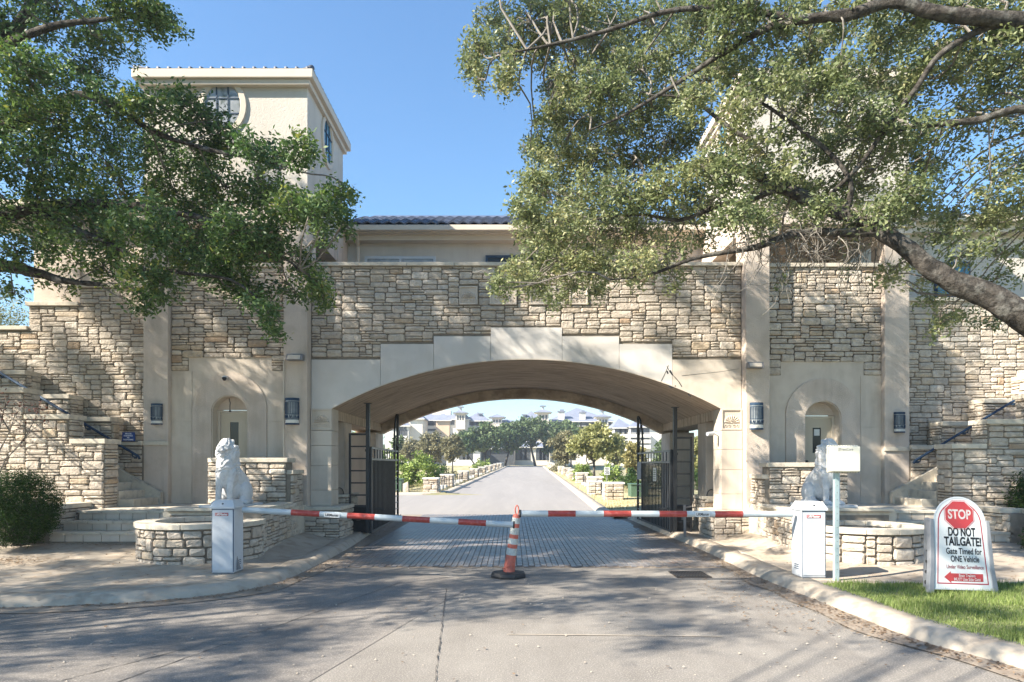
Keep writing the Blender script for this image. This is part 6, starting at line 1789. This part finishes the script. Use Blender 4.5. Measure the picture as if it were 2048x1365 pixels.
# the part of the crown outside the frame, left and above
for (px, py, r, n) in [(-120, 60, 130, 50), (-120, 260, 130, 60), (-260, 150, 150, 60), (-260, 400, 140, 60), (-400, 260, 150, 60), (-130, 430, 110, 40), (-560, 300, 170, 60), (-700, 420, 160, 50), (60, -120, 130, 44), (-120, -140, 140, 50), (-330, -80, 160, 50), (200, -130, 90, 22)]:
    for q in (0, 1): CLL.append(cl(px, py, r, 11.2 + (q - .5) * 2.6 + rng.uniform(-.3, .3), n // 2 + 6, 1.0))
for k in range(34):
    s_ = rng.uniform(.26, .42); CLL.append((rng.uniform(-14.5, -10.3), rng.uniform(12.3, 14.2), rng.uniform(4.6, 11.0), s_, s_, s_ * .7, 13))
tl = oak("oak_tree", "dark green oak reaching in from the left over the shaded tower", (X(-560, 11.2), 11.2, .1), LL, CLL, leaf_d, .085, per=18, sig=.062, dens=2.6, moss=.004)

# ---------------- right oak
RL = [[PW(2650, 1130, 9.2, .50), PW(2600, 960, 9.2, .42), PW(2420, 800, 9.0, .32), PW(2200, 712, 8.8, .21), PW(2048, 634, 8.8, .175), PW(1975, 594, 8.9, .16), PW(1905, 562, 9.0, .14), PW(1830, 508, 9.1, .115), PW(1757, 462, 9.2, .095), PW(1690, 430, 9.4, .085), PW(1620, 400, 9.6, .095), PW(1560, 375, 9.8, .08), PW(1500, 345, 10, .065), PW(1440, 320, 10.2, .05), PW(1370, 330, 10.4, .035), PW(1290, 350, 10.5, .02)],
      [PW(1755, 462, 9.2, .08), PW(1690, 468, 9.3, .06), PW(1630, 464, 9.4, .055), PW(1580, 472, 9.5, .05), PW(1520, 492, 9.5, .045), PW(1450, 505, 9.6, .035), PW(1380, 520, 9.7, .028), PW(1300, 550, 9.8, .02), PW(1220, 560, 9.9, .01)],
      [PW(2420, 800, 9.0, .30), PW(2500, 500, 8.8, .26), PW(2420, 200, 8.7, .22), PW(2250, 60, 8.7, .14), PW(2048, 42, 8.7, .10), PW(1930, 32, 8.7, .09), PW(1850, 22, 8.8, .08), PW(1780, 8, 8.9, .07), PW(1700, 28, 9, .075), PW(1600, 42, 9.2, .06), PW(1530, 60, 9.4, .05), PW(1440, 110, 9.6, .04), PW(1350, 170, 9.8, .03), PW(1250, 230, 10, .02), PW(1180, 260, 10, .01)],
      [PW(1600, 42, 9.2, .05), PW(1480, 20, 9.4, .045), PW(1350, 20, 9.6, .035), PW(1220, 60, 9.8, .03), PW(1100, 90, 10, .02), PW(1000, 110, 10, .01)],
      [PW(2300, 330, 9, .10), PW(2160, 250, 9, .08), PW(2048, 218, 9, .055), PW(1960, 240, 9.1, .045), PW(1870, 250, 9.2, .035), PW(1790, 262, 9.3, .02)],
      [PW(2048, 40, 8.7, .06), PW(1960, 60, 8.8, .045), PW(1880, 110, 8.9, .04), PW(1830, 180, 9, .035), PW(1770, 260, 9.1, .032), PW(1720, 330, 9.2, .03), PW(1660, 390, 9.4, .03)],
      [PW(1560, 375, 9.8, .055), PW(1500, 400, 9.9, .04), PW(1440, 410, 10, .035), PW(1360, 440, 10.1, .03), PW(1280, 430, 10.2, .02), PW(1180, 440, 10.3, .012)],
      [PW(1690, 428, 9.4, .05), PW(1700, 360, 9.3, .035), PW(1640, 290, 9.4, .03), PW(1560, 230, 9.6, .025), PW(1480, 180, 9.8, .015)],
      [PW(1560, 375, 9.8, .04), PW(1520, 300, 9.9, .035), PW(1450, 250, 10, .03), PW(1380, 200, 10, .02), PW(1300, 190, 10.1, .01)]]
CRL = []
for (px, py, r, n) in [(955, 95, 28, 16), (942, 130, 22, 15), (955, 155, 16, 8), (995, 40, 40, 20), (1010, 100, 38, 24), (1020, 150, 26, 13), (1010, 178, 15, 5), (1070, 40, 60, 40), (1080, 105, 42, 28), (1140, 70, 60, 44), (1150, 20, 60, 36), (1220, 40, 60, 40), (1215, 110, 55, 36), (1290, 50, 65, 40),
        (1110, 185, 30, 20), (1150, 170, 45, 30), (1210, 180, 55, 38), (1275, 140, 60, 36), (1340, 110, 60, 34), (1350, 30, 60, 30), (1105, 235, 38, 26), (1150, 240, 50, 34), (1215, 250, 60, 38), (1285, 230, 60, 34), (1340, 190, 50, 24),
        (1085, 300, 36, 24), (1060, 300, 14, 3), (1130, 310, 52, 34), (1195, 320, 60, 36), (1265, 320, 60, 34), (1330, 290, 55, 26), (1070, 370, 36, 25), (1120, 380, 55, 36), (1190, 390, 60, 36), (1260, 400, 60, 34), (1330, 380, 55, 26),
        (1050, 420, 32, 20), (1070, 465, 42, 28), (1130, 455, 55, 36), (1200, 460, 60, 34), (1275, 470, 55, 28), (1085, 520, 44, 26), (1140, 525, 50, 30), (1205, 530, 50, 26), (1270, 535, 42, 18), (1330, 510, 38, 12), (1030, 550, 26, 11), (1005, 575, 20, 8), (1065, 570, 30, 14), (1100, 600, 18, 6), (1140, 580, 30, 12), (1190, 585, 26, 9), (1345, 450, 45, 18)]:
    CRL.append(cl(px, py, r, rng.uniform(9.6, 13.4), int(n * 1.15)))
gp = []
for gy in range(10, 440, 52):
    for gx in range(1400, 2100, 56):
        px, py = gx + rng.uniform(-22, 22), gy + rng.uniform(-20, 20)
        nn = 17 if py < 60 or px < 1470 else 14
        if px > 1850 and 210 < py < 420: nn = 6
        if 1500 < px < 1660 and 180 < py < 300: nn = 9
        gp.append((px, py, 36, nn))
gp += [(1790, 548, 24, 6), (1770, 560, 16, 4), (1845, 560, 26, 6), (1860, 600, 24, 7), (1905, 635, 26, 8), (1880, 650, 18, 5), (1935, 500, 40, 10), (1990, 560, 34, 9), (2030, 500, 40, 10), (1960, 450, 40, 10), (2030, 430, 40, 10), (1890, 470, 36, 7), (1850, 430, 34, 6), (1990, 640, 26, 6), (1700, 540, 10, 1), (1560, 560, 10, 1),
       (1400, 480, 36, 8), (1420, 420, 40, 12), (1480, 440, 34, 8), (1540, 440, 28, 5), (1350, 560, 26, 4), (1620, 380, 26, 5), (1820, 380, 34, 7), (1700, 480, 16, 2)]
for (px, py, r, n) in gp: CRL.append(cl(px, py, r, rng.uniform(8.9, 12), n))
for (px, py, r, n) in [(2200, 100, 120, 40), (2200, 300, 120, 34), (2350, 200, 140, 50), (2500, 350, 150, 50), (2450, 50, 150, 50), (1500, -90, 90, 30), (1700, -100, 100, 34), (1900, -100, 110, 40), (2100, -120, 120, 40), (1300, -80, 80, 30), (1120, -70, 60, 20), (2250, 520, 90, 24)]:
    CRL.append(cl(px, py, r, 9.3 + rng.uniform(-.6, .6), n, .9))
tr_ = oak("oak_tree", "pale green oak with a thick lichened limb sweeping in from the right", (X(2650, 9.2), 9.2, .1), RL, CRL, leaf_l, .074, per=19, sig=.058, dens=2.3, moss=.05)
# bare hanging twigs below the right limbs
mb = MB()
for k in range(70):
    px, py = rng.uniform(1440, 1800), rng.uniform(400, 500)
    if k % 3 == 0: px, py = rng.uniform(1560, 1740), rng.uniform(460, 500)
    Y = 9.5 + rng.uniform(-.4, .4)
    a = np.array(PW(px, py, Y)); b = a + np.array([rng.normal() * .28 - .12, rng.normal() * .2, -rng.uniform(.25, 1.0)])
    p = curve(a, b, 6, .3, .12); mb.tube(p, [.011, .009, .008, .006, .005, .004, .003], 4, False)
    for q in range(5):
        j = rng.integers(1, 6); c = np.array(p[j]); e = c + rng.normal(size=3) * .16 + np.array([0, 0, -.08]); mb.tube(curve(c, e, 3, 0, .1), [.004, .004, .003, .002], 3, False)
mb.build("bare_twigs", twig_m, tr_, kind="stuff")

# ---------------- oaks left of and behind the camera whose shade falls on the road
def shade_oak(label, bx_, by_, clumps, h=4.5, r=.35, group=None):
    L0 = [[(bx_, by_, -.1, r), (bx_ + .1, by_, h * .5, r * .85), (bx_ + .3, by_ + .2, h, r * .7)]]
    for (x, y, z, *_r) in clumps[::4]:
        L0.append([(bx_ + .2, by_ + .1, h * .8, .03), (bx_ + (x - bx_) * .5, by_ + (y - by_) * .5, h + (z - h) * .6, .018), (x, y, z, .008)])
    return oak("oak_tree", label, (bx_, by_, 0), L0, clumps, leaf_d, .10, per=30, sig=.15, dens=1.0, thin=True)
SC = []
r_ = random.Random(5)
def canopy_ok(x, y, z):                  # outside the picture
    return not (y > 0 and abs(x) < .78 * y + .9 and z < 1.8 + .70 * y + .9)
k = 0
while len(SC) < 165 and k < 4000:
    k += 1
    z = r_.uniform(5.6, 10); gx, gy = r_.uniform(-6.5, 4.6), r_.uniform(8.3, 13.5)      # the ground spot it shades
    if r_.random() < .45: gx, gy = r_.uniform(-9, -2.2), r_.uniform(5.0, 12.5)
    if gx > 1.0 and gy < 9.3 and r_.random() < .45: continue
    x, y = gx - 1.195 * z, gy - .59 * z
    if not canopy_ok(x, y, z): continue
    s_ = r_.uniform(.38, .75)
    if any((x - c[0]) ** 2 + (y - c[1]) ** 2 + (z - c[2]) ** 2 < .5 for c in SC): continue
    SC.append((x, y, z, s_, s_, s_ * .6, int(15 * s_ / .55)))
shade_oak("spreading oak outside the view, left of the walkway", -12.8, 3.4, SC)
SC2 = []
k = 0
while len(SC2) < 46 and k < 3000:        # streaks over the right lawn and kerb
    k += 1
    z = r_.uniform(6.5, 11); gx, gy = r_.uniform(1.5, 9.5), r_.uniform(6.2, 11.5)
    x, y = gx - 1.195 * z, gy - .59 * z
    if not canopy_ok(x, y, z): continue
    s_ = r_.uniform(.30, .5); SC2.append((x, y, z, s_, s_, s_ * .5, 8))
shade_oak("open crowned oak outside the view, behind the left oak", -9.5, -2.5, SC2, h=5.5)

SC3 = []
k = 0
while len(SC3) < 104 and k < 6000:
    k += 1
    fx, fz_ = r_.uniform(-12.5, 9.5), r_.uniform(.5, 7.5)
    if fx > 1 and r_.random() < .45: continue
    t_ = r_.uniform(11, 18)
    x, y, z = fx - .715 * t_, 15.7 - .355 * t_, fz_ + .60 * t_
    if not canopy_ok(x, y, z) or z > 16: continue
    s_ = r_.uniform(.22, .46); SC3.append((x, y, z, s_, s_, s_ * .55, int(17 * s_ / .35)))
shade_oak("tall oak outside the view whose boughs pass high above the road", -15.5, 12.4, SC3, h=7.5, r=.4)
# ---------------- shrubs
def shrub(name, label, c, r3, n, m, L, per=10, sig=.04, cat="shrub", tall=None, twigs=30, shell=.35):
    t = thing(name, label, cat, (c[0], c[1], c[2] - r3[2]))
    u = rng.normal(size=(n, 3)); u /= np.linalg.norm(u, axis=1, keepdims=True)
    lump = np.array([1 + .10 * mnoise.noise(Vector(q) * 2.2) + .05 * mnoise.noise(Vector(q) * 6) for q in u])[:, None]
    P = np.array(c) + u * lump * (rng.uniform(0, 1, (n, 1)) ** shell) * np.array(r3)
    P = P[P[:, 2] > c[2] - r3[2] * .93]
    mb = MB()
    for k in range(twigs):
        j = rng.integers(0, len(P)); mb.tube(curve((c[0] + rng.normal() * .05, c[1] + rng.normal() * .05, c[2] - r3[2]), P[j], 4, .2, .1), [.014, .011, .009, .006, .003], 4, False)
    mb.build("branches", twig_m, t, kind="stuff")
    tone = np.repeat(rng.uniform(.15, .85, len(P)), per)
    crown_mesh("foliage", t, clusters(P, per, sig), L, m, tone=tone, kind="stuff")
    return t
shrub("round_shrub", "dense round dark green shrub at the foot of the left stair wall", (X(38, 12.1), 12.1, .38 + .66), (.66, .62, .68), 3600, lf_shrub, .034, 12, .035)
shrub("juniper_shrub", "spiky juniper shrub at the edge behind the stop board", (X(2085, 13.3), 13.3, .5 + .6), (.55, .6, .72), 1500, lf_shrub, .06, 9, .05, shell=.6)
shrub("juniper_shrub", "low juniper below the angled wall behind the stop board", (X(2075, 12.4), 12.1, .45), (.42, .4, .38), 800, lf_shrub, .06, 9, .05, shell=.6)
# slender shrub with a few red leaves
t = thing("red_leaf_shrub", "sparse shrub with a few dark red leaves before the left stair wall", "shrub", (X(-15, 12.9), 12.9, .4))
mb = MB(); P = []
for (pts) in ([(-25, 1010), (10, 920), (40, 890), (62, 862), (85, 845)], [(-25, 1010), (0, 900), (20, 862), (30, 830), (45, 815)], [(10, 920), (25, 905), (50, 875), (72, 835)], [(-25, 1010), (-5, 880), (5, 830), (12, 800)], [(20, 862), (5, 840), (-5, 820)]):
    q = [np.array(PW(a, b, 12.9 + rng.uniform(-.1, .1))) for a, b in pts]; mb.tube(q, [.016 - .0028 * i for i in range(len(q))], 5)
    for i in range(1, len(q)):
        for k in range(3):
            e = q[i] + rng.normal(size=3) * .09; mb.tube([q[i], e], [.005, .002], 3)
            if i >= len(q) - 2: P.append(e)
for a, b in ((30, 800), (45, 808), (60, 815), (76, 822), (86, 815), (70, 838), (40, 812), (15, 806), (75, 812)): P.append(np.array(PW(a, b, 12.9)))
mb.build("branches", twig_m, t, kind="stuff"); crown_mesh("leaves", t, clusters(P, 7, .05), .05, lf_red, kind="stuff")
# tree beyond the left wall
shrub("garden_tree", "yellow green young tree showing over the far left wall", (X(8, 19), 19.0, 5.2), (.85, .8, 1.5), 900, lf_yel, .07, 8, .09, cat="tree", shell=.5)

# ---------------- lawn, litter
n = 46000
gx = rng.uniform(4.3, 9.4, n); gy = rng.uniform(5.2, 9.62, n)
keep = np.array([(side_x(KR, y) or 4.3) + .34 < x for x, y in zip(gx, gy)]) & (gy < 9.55 + .08 * np.sin(gx * 7))
gx, gy = gx[keep], gy[keep]; n = len(gx)
h = rng.uniform(.035, .085, n) * (1 + .4 * np.sin(gx * 3) * np.cos(gy * 4)); a = rng.uniform(0, 6.283, n); w = rng.uniform(.003, .006, n); ln = rng.normal(size=(n, 2)) * .022
B = np.stack([gx, gy, np.full(n, .13)], 1)
s = np.stack([np.cos(a) * w, np.sin(a) * w, np.zeros(n)], 1)
T = B + np.stack([ln[:, 0], ln[:, 1], h], 1)
V = np.stack([B - s, B + s, T], 1).reshape(-1, 3)
npmesh("grass", V, np.arange(3 * n).reshape(-1, 3), lf_grass, v=np.repeat(rng.uniform(0, 1, n), 3), kind="stuff")["label"] = "bright green mown grass around the stop board"
# fallen leaves in gutters, at the steps and under the shrub
P = []
def scatter(n, fx):
    for _ in range(n): P.append(fx())
def gut(path, sd):
    i = rng.integers(5, len(path) - 6); x, y = path[i]; x2, y2 = path[i + 1]; t = rng.random(); x, y = x + (x2 - x) * t, y + (y2 - y) * t
    return (x + sd * abs(rng.normal()) * .16 + sd * .02, y + rng.normal() * .02, .022 + rng.uniform(0, .012))
scatter(900, lambda: gut(KL, 1)); scatter(1500, lambda: gut(KR, -1))
scatter(420, lambda: (rng.uniform(2.6, 3.9), rng.uniform(7.2, 11.6), .018))
scatter(260, lambda: (rng.uniform(-8, 5), rng.uniform(5.5, 15), .02) )
scatter(900, lambda: (rng.normal() * .55 - 8.6, 11.3 + rng.normal() * .30, land_z(-8.6, 11.3) + .012 + abs(rng.normal()) * .015))
scatter(260, lambda: (rng.uniform(-8.8, -6.6), 12.6 + rng.normal() * .10, land_z(-7.6, 12.6) + .014))
scatter(200, lambda: (rng.uniform(-8.6, -6.6), rng.uniform(12.8, 13.8), PLAT + .02 if False else .56 + .18 * (rng.random() > .5)))
scatter(300, lambda: (lambda x, y: (x, y, land_z(x, y) + .012))(rng.uniform(-9, -4.2), rng.uniform(9.6, 13)))
scatter(260, lambda: (lambda x, y: (x, y, land_z(x, y) + .012))(rng.uniform(4.5, 9), rng.uniform(9.8, 12.5)))
P = np.array(P)
V, Fq = leaf_quads(P, .05, .5, 1.2)
V = V.reshape(-1, 4, 3); V[:, :, 2] = P[:, 2:3] + (V[:, :, 2] - P[:, 2:3]) * .25; V = V.reshape(-1, 3)
npmesh("fallen_leaves", V, Fq, lf_dry, v=np.repeat(rng.uniform(0, 1, len(P)), 4), kind="stuff")["label"] = "brown fallen leaves gathered along the kerbs and steps"
# gravel crumbs
P = np.array([(rng.uniform(-8, 5), rng.uniform(5.5, 12), .012) for _ in range(260)])
mb = MB()
for x, y, z in P:
    q = rng.uniform(.005, .014); 
    if (side_x(KR, y) or 4) - .1 < x or (side_x(KL, y) or -30) + .1 > x: continue
    mb.add([(x - q, y - q, z), (x + q, y - q * .7, z), (x + q * .8, y + q, z), (x - q * .9, y + q * .8, z), (x, y, z + q)], [(0, 1, 4), (1, 2, 4), (2, 3, 4), (3, 0, 4)])
mb.build("gravel_crumbs", concrete, kind="stuff")["label"] = "pale gravel crumbs on the asphalt"

# ---------------- far vegetation
def far_tree(name, label, px, pyb, Y, w, pyt, m, L=.30, n=1500, cat="tree", trunk=True, cb=.35, group=None, zb=None, lean=0, dens=1.0, rows=3):
    """px centre, pyt top, w half width in photo px; cb = share of height that is bare trunk"""
    x = X(px, Y); zt = Z(pyt, Y); zb_ = rise(Y) - .1 if zb is None else zb; hw = w * Y / F; H_ = zt - zb_
    t = thing(name, label, cat, (x, Y, zb_), group)
    L_ = []
    crown_c = zb_ + H_ * (cb + (1 - cb) * .5); rz = H_ * (1 - cb) * .5
    nb = 5 if trunk else 8
    tips = []
    if trunk:
        mb = MB(); hh = zb_ + H_ * cb * .9
        tr0 = max(.09, hw * .055)
        mb.tube([(x + lean, Y, zb_ - .2), (x + lean * .5, Y, (zb_ + hh) / 2), (x, Y, hh)], [tr0 * 1.3, tr0, tr0 * .8], 8); 
        mb.build("trunk", bark, t, smooth=True)
        mb = MB()
        for k in range(7):
            a = rng.uniform(0, 6.28); e = (x + math.cos(a) * hw * .7, Y + math.sin(a) * hw * .7, crown_c + rng.uniform(-.3, .6) * rz)
            mb.tube(curve((x, Y, hh), e, 5, .1, .12), [tr0 * .6, tr0 * .5, tr0 * .38, tr0 * .25, tr0 * .15, tr0 * .08], 5, False)
        mb.build("limbs", bark, t, kind="stuff")
    nc = 60
    C = []
    for k in range(nc):
        u = rng.normal(size=3); u /= np.linalg.norm(u); rr = rng.uniform(.45, .95)
        cx, cy, cz = x + u[0] * hw * rr, Y + u[1] * hw * rr, crown_c + u[2] * rz * rr
        C.append((cx, cy, cz, hw * rng.uniform(.20, .34)))
    P = []; tone = []
    per = max(10, int(n * dens * 1.5 / nc))
    for cx, cy, cz, r in C:
        u = rng.normal(size=(per, 3)); u /= np.linalg.norm(u, axis=1, keepdims=True)
        p = np.array([cx, cy, cz]) + u * (rng.uniform(0, 1, (per, 1)) ** .4) * np.array([r, r, r * .8])
        P.append(p); tone.append(np.full(per, rng.uniform(.2, .8)))
    P = np.concatenate(P); tone = np.concatenate(tone); ok = P[:, 2] > zb_ + .05
    crown_mesh("crown", t, P[ok], L, m, wr=.6, tone=tone[ok], kind="stuff")
    return t
FT = far_tree
G1 = "oaks along the far road"
FT("oak_tree", "broad green oak right of centre over the road end", 1062, 934, 150, 40, 834, lf_far, .75, 2600, cb=.42, group=G1, lean=1)
FT("oak_tree", "green oak in the middle of the row at the road end", 1018, 934, 146, 40, 848, lf_far, .75, 2600, cb=.38, group=G1, lean=-1)
FT("oak_tree", "left oak of the row at the road end, branching low", 970, 935, 138, 44, 850, lf_far, .72, 2800, cb=.34, group=G1)
FT("oak_tree", "dark green oak with bare leaning trunk left of the row", 934, 935, 132, 24, 860, lf_far, .7, 2000, cb=.40, group=G1, lean=2)
FT("oak_tree", "tall green oak top before the right apartment tower", 1125, 935, 160, 27, 838, lf_far, .75, 2000, cb=.3, group=G1)
FT("oak_tree", "green oak rising behind the yellowing tree", 1142, 935, 150, 26, 842, lf_far, .75, 1800, cb=.3, group=G1)
FT("oak_tree", "small dark oak between the road end and the yellowing tree", 1096, 933, 152, 12, 868, lf_far, .6, 900, cb=.3, group=G1)
FT("deciduous_tree", "tall brown olive tree before the left apartments", 868, 940, 96, 32, 866, lf_olive, .42, 3000, cb=.25)
FT("deciduous_tree", "brown olive tree with short trunk left of the dark oak", 905, 940, 92, 25, 872, lf_olive, .42, 2400, cb=.33)
FT("deciduous_tree", "olive tree beside the left gate leaf below the white wing", 825, 945, 100, 26, 880, lf_olive, .42, 2000, cb=.2)
FT("deciduous_tree", "dark green tree at the left edge of the archway view", 797, 945, 105, 16, 868, lf_far, .45, 1500, cb=.2)
FT("willow_shrub", "bright lime green willowy shrub left of the far road", 842, 965, 52, 42, 902, lf_lime, .22, 4200, trunk=False, cb=.02, cat="shrub", zb=-1.2)
FT("willow_shrub", "lime green shrub mass behind the left utility box", 800, 965, 55, 26, 903, lf_lime, .22, 2400, trunk=False, cb=.02, cat="shrub", zb=-1.2)
FT("willow_shrub", "low green shrub beside the second left stone post", 882, 960, 62, 18, 925, lf_shrub, .2, 1200, trunk=False, cb=.02, cat="shrub", zb=-1)
FT("willow_shrub", "small olive shrub behind the left railings", 965, 945, 105, 22, 918, lf_lime, .3, 1000, trunk=False, cb=.02, cat="shrub", zb=0)
FT("willow_shrub", "grey green shrub behind the third left stone post", 905, 955, 66, 20, 938, lf_olive, .2, 900, trunk=False, cb=.02, cat="shrub", zb=-1)
FT("deciduous_tree", "large yellowing tree with a forked trunk right of the far road", 1188, 950, 62, 47, 850, lf_yel, .34, 5200, cb=.36)
FT("deciduous_tree", "fine brown grey tree touching the yellowing tree", 1130, 948, 74, 33, 860, lf_olive, .30, 3600, cb=.30)
FT("deciduous_tree", "gold leaved small tree by the right gate leaf", 1268, 958, 56, 24, 882, lf_gold, .26, 2400, cb=.22)
FT("deciduous_tree", "yellow green tree between the gold tree and the apartments", 1232, 950, 80, 26, 868, lf_yel, .36, 1800, cb=.2)
FT("willow_shrub", "green shrub around the speed limit sign", 1226, 975, 50, 26, 926, lf_lime, .2, 1900, trunk=False, cb=.02, cat="shrub", zb=-.9)
FT("willow_shrub", "green shrub below the yellowing tree trunk", 1165, 960, 56, 24, 922, lf_lime, .2, 1700, trunk=False, cb=.02, cat="shrub", zb=-.9)
FT("willow_shrub", "olive shrub low behind the right railings", 1120, 945, 90, 20, 922, lf_olive, .26, 1200, trunk=False, cb=.02, cat="shrub", zb=0)
FT("willow_shrub", "dark shrub behind the right utility box", 1262, 975, 47, 22, 938, lf_shrub, .2, 1300, trunk=False, cb=.02, cat="shrub", zb=-.9)
# greenery seen through the side openings and behind the walls
FT("roadside_tree", "light green tree seen through the left side opening", 690, 975, 42, 46, 845, lf_lime, .2, 3800, cb=.10, zb=-.5)
FT("roadside_tree", "green tree filling the gap left of the left gate frame", 640, 975, 46, 46, 840, lf_far, .24, 2600, cb=.1, zb=-.5)
FT("roadside_tree", "pale green tree behind the left gate leaf", 748, 965, 60, 36, 880, lf_lime, .26, 2400, cb=.1, zb=-.8)
FT("roadside_tree", "yellow leaved tree seen through the right side opening", 1395, 960, 48, 36, 878, lf_yel, .24, 2600, cb=.2, zb=.2)
FT("roadside_tree", "green tree seen beyond the right ladder frame", 1340, 950, 62, 34, 875, lf_far, .28, 2200, cb=.2, zb=.2)
FT("roadside_tree", "tree behind the far right side opening", 1440, 950, 56, 34, 872, lf_olive, .26, 1800, cb=.2, zb=.2)
shrub("hedge_row", "dark hedge at the back of the right side opening", (X(1385, 44), 44, .9), (5, 1.0, .7), 1600, lf_shrub, .14, 5, .1, shell=.6)
# distant tree line
P = []; tone = []
for k in range(420):
    x = rng.uniform(-330, 330); y = rng.uniform(250, 330); hh = rng.uniform(3, 8)
    u = rng.normal(size=(60, 3)) * np.array([5, 4, hh * .4]) + np.array([x, y, 2 + hh * .5]); P.append(u); tone.append(np.full(60, rng.uniform(.1, .8)))
P = np.concatenate(P); crown_mesh("distant_trees", None, P, 2.4, lf_far, wr=.8, tone=np.concatenate(tone), kind="stuff")["label"] = "distant wooded band behind the apartment blocks"
# dry grass tufts on the verges
n = 16000
y = 26 + (rng.uniform(0, 1, n) ** 1.8) * 80; sd = rng.choice([-1, 1], n); x = np.where(sd < 0, axis_r(y) - 3.9 - rng.uniform(0, 3.5, n), axis_r(y) + 3.85 + rng.uniform(0, 4, n))
ok = ~((sd < 0) & (y < 38)); x, y = x[ok], y[ok]; n = len(x)
zz = np.array([rise(q) + .09 for q in y]); h = rng.uniform(.04, .16, n); a = rng.uniform(0, 6.28, n); w = .012
B = np.stack([x, y, zz], 1); s = np.stack([np.cos(a) * w, np.sin(a) * w, np.zeros(n)], 1); T = B + np.stack([rng.normal(size=n) * .03, rng.normal(size=n) * .03, h], 1)
npmesh("dry_grass", np.stack([B - s, B + s, T], 1).reshape(-1, 3), np.arange(3 * n).reshape(-1, 3), lf_straw, v=np.repeat(rng.uniform(0, 1, n), 3), kind="stuff")["label"] = "dry straw coloured grass on the far verges"
# ---------------- the air
hz = bpy.data.materials.new("haze"); hz.use_nodes = True; nt = hz.node_tree; nt.nodes.clear()
ho = nt.nodes.new("ShaderNodeOutputMaterial"); hv = nt.nodes.new("ShaderNodeVolumePrincipled")
hv.inputs["Color"].default_value = (.86, .92, 1.0, 1); hv.inputs["Density"].default_value = .0007; hv.inputs["Anisotropy"].default_value = .3
nt.links.new(hv.outputs[0], ho.inputs["Volume"])
mb = MB(); mb.box(-950, 950, -310, 3100, -4.0, 40); o = mb.build("haze", hz, kind="stuff"); o["label"] = "pale summer haze in the air over the far road"
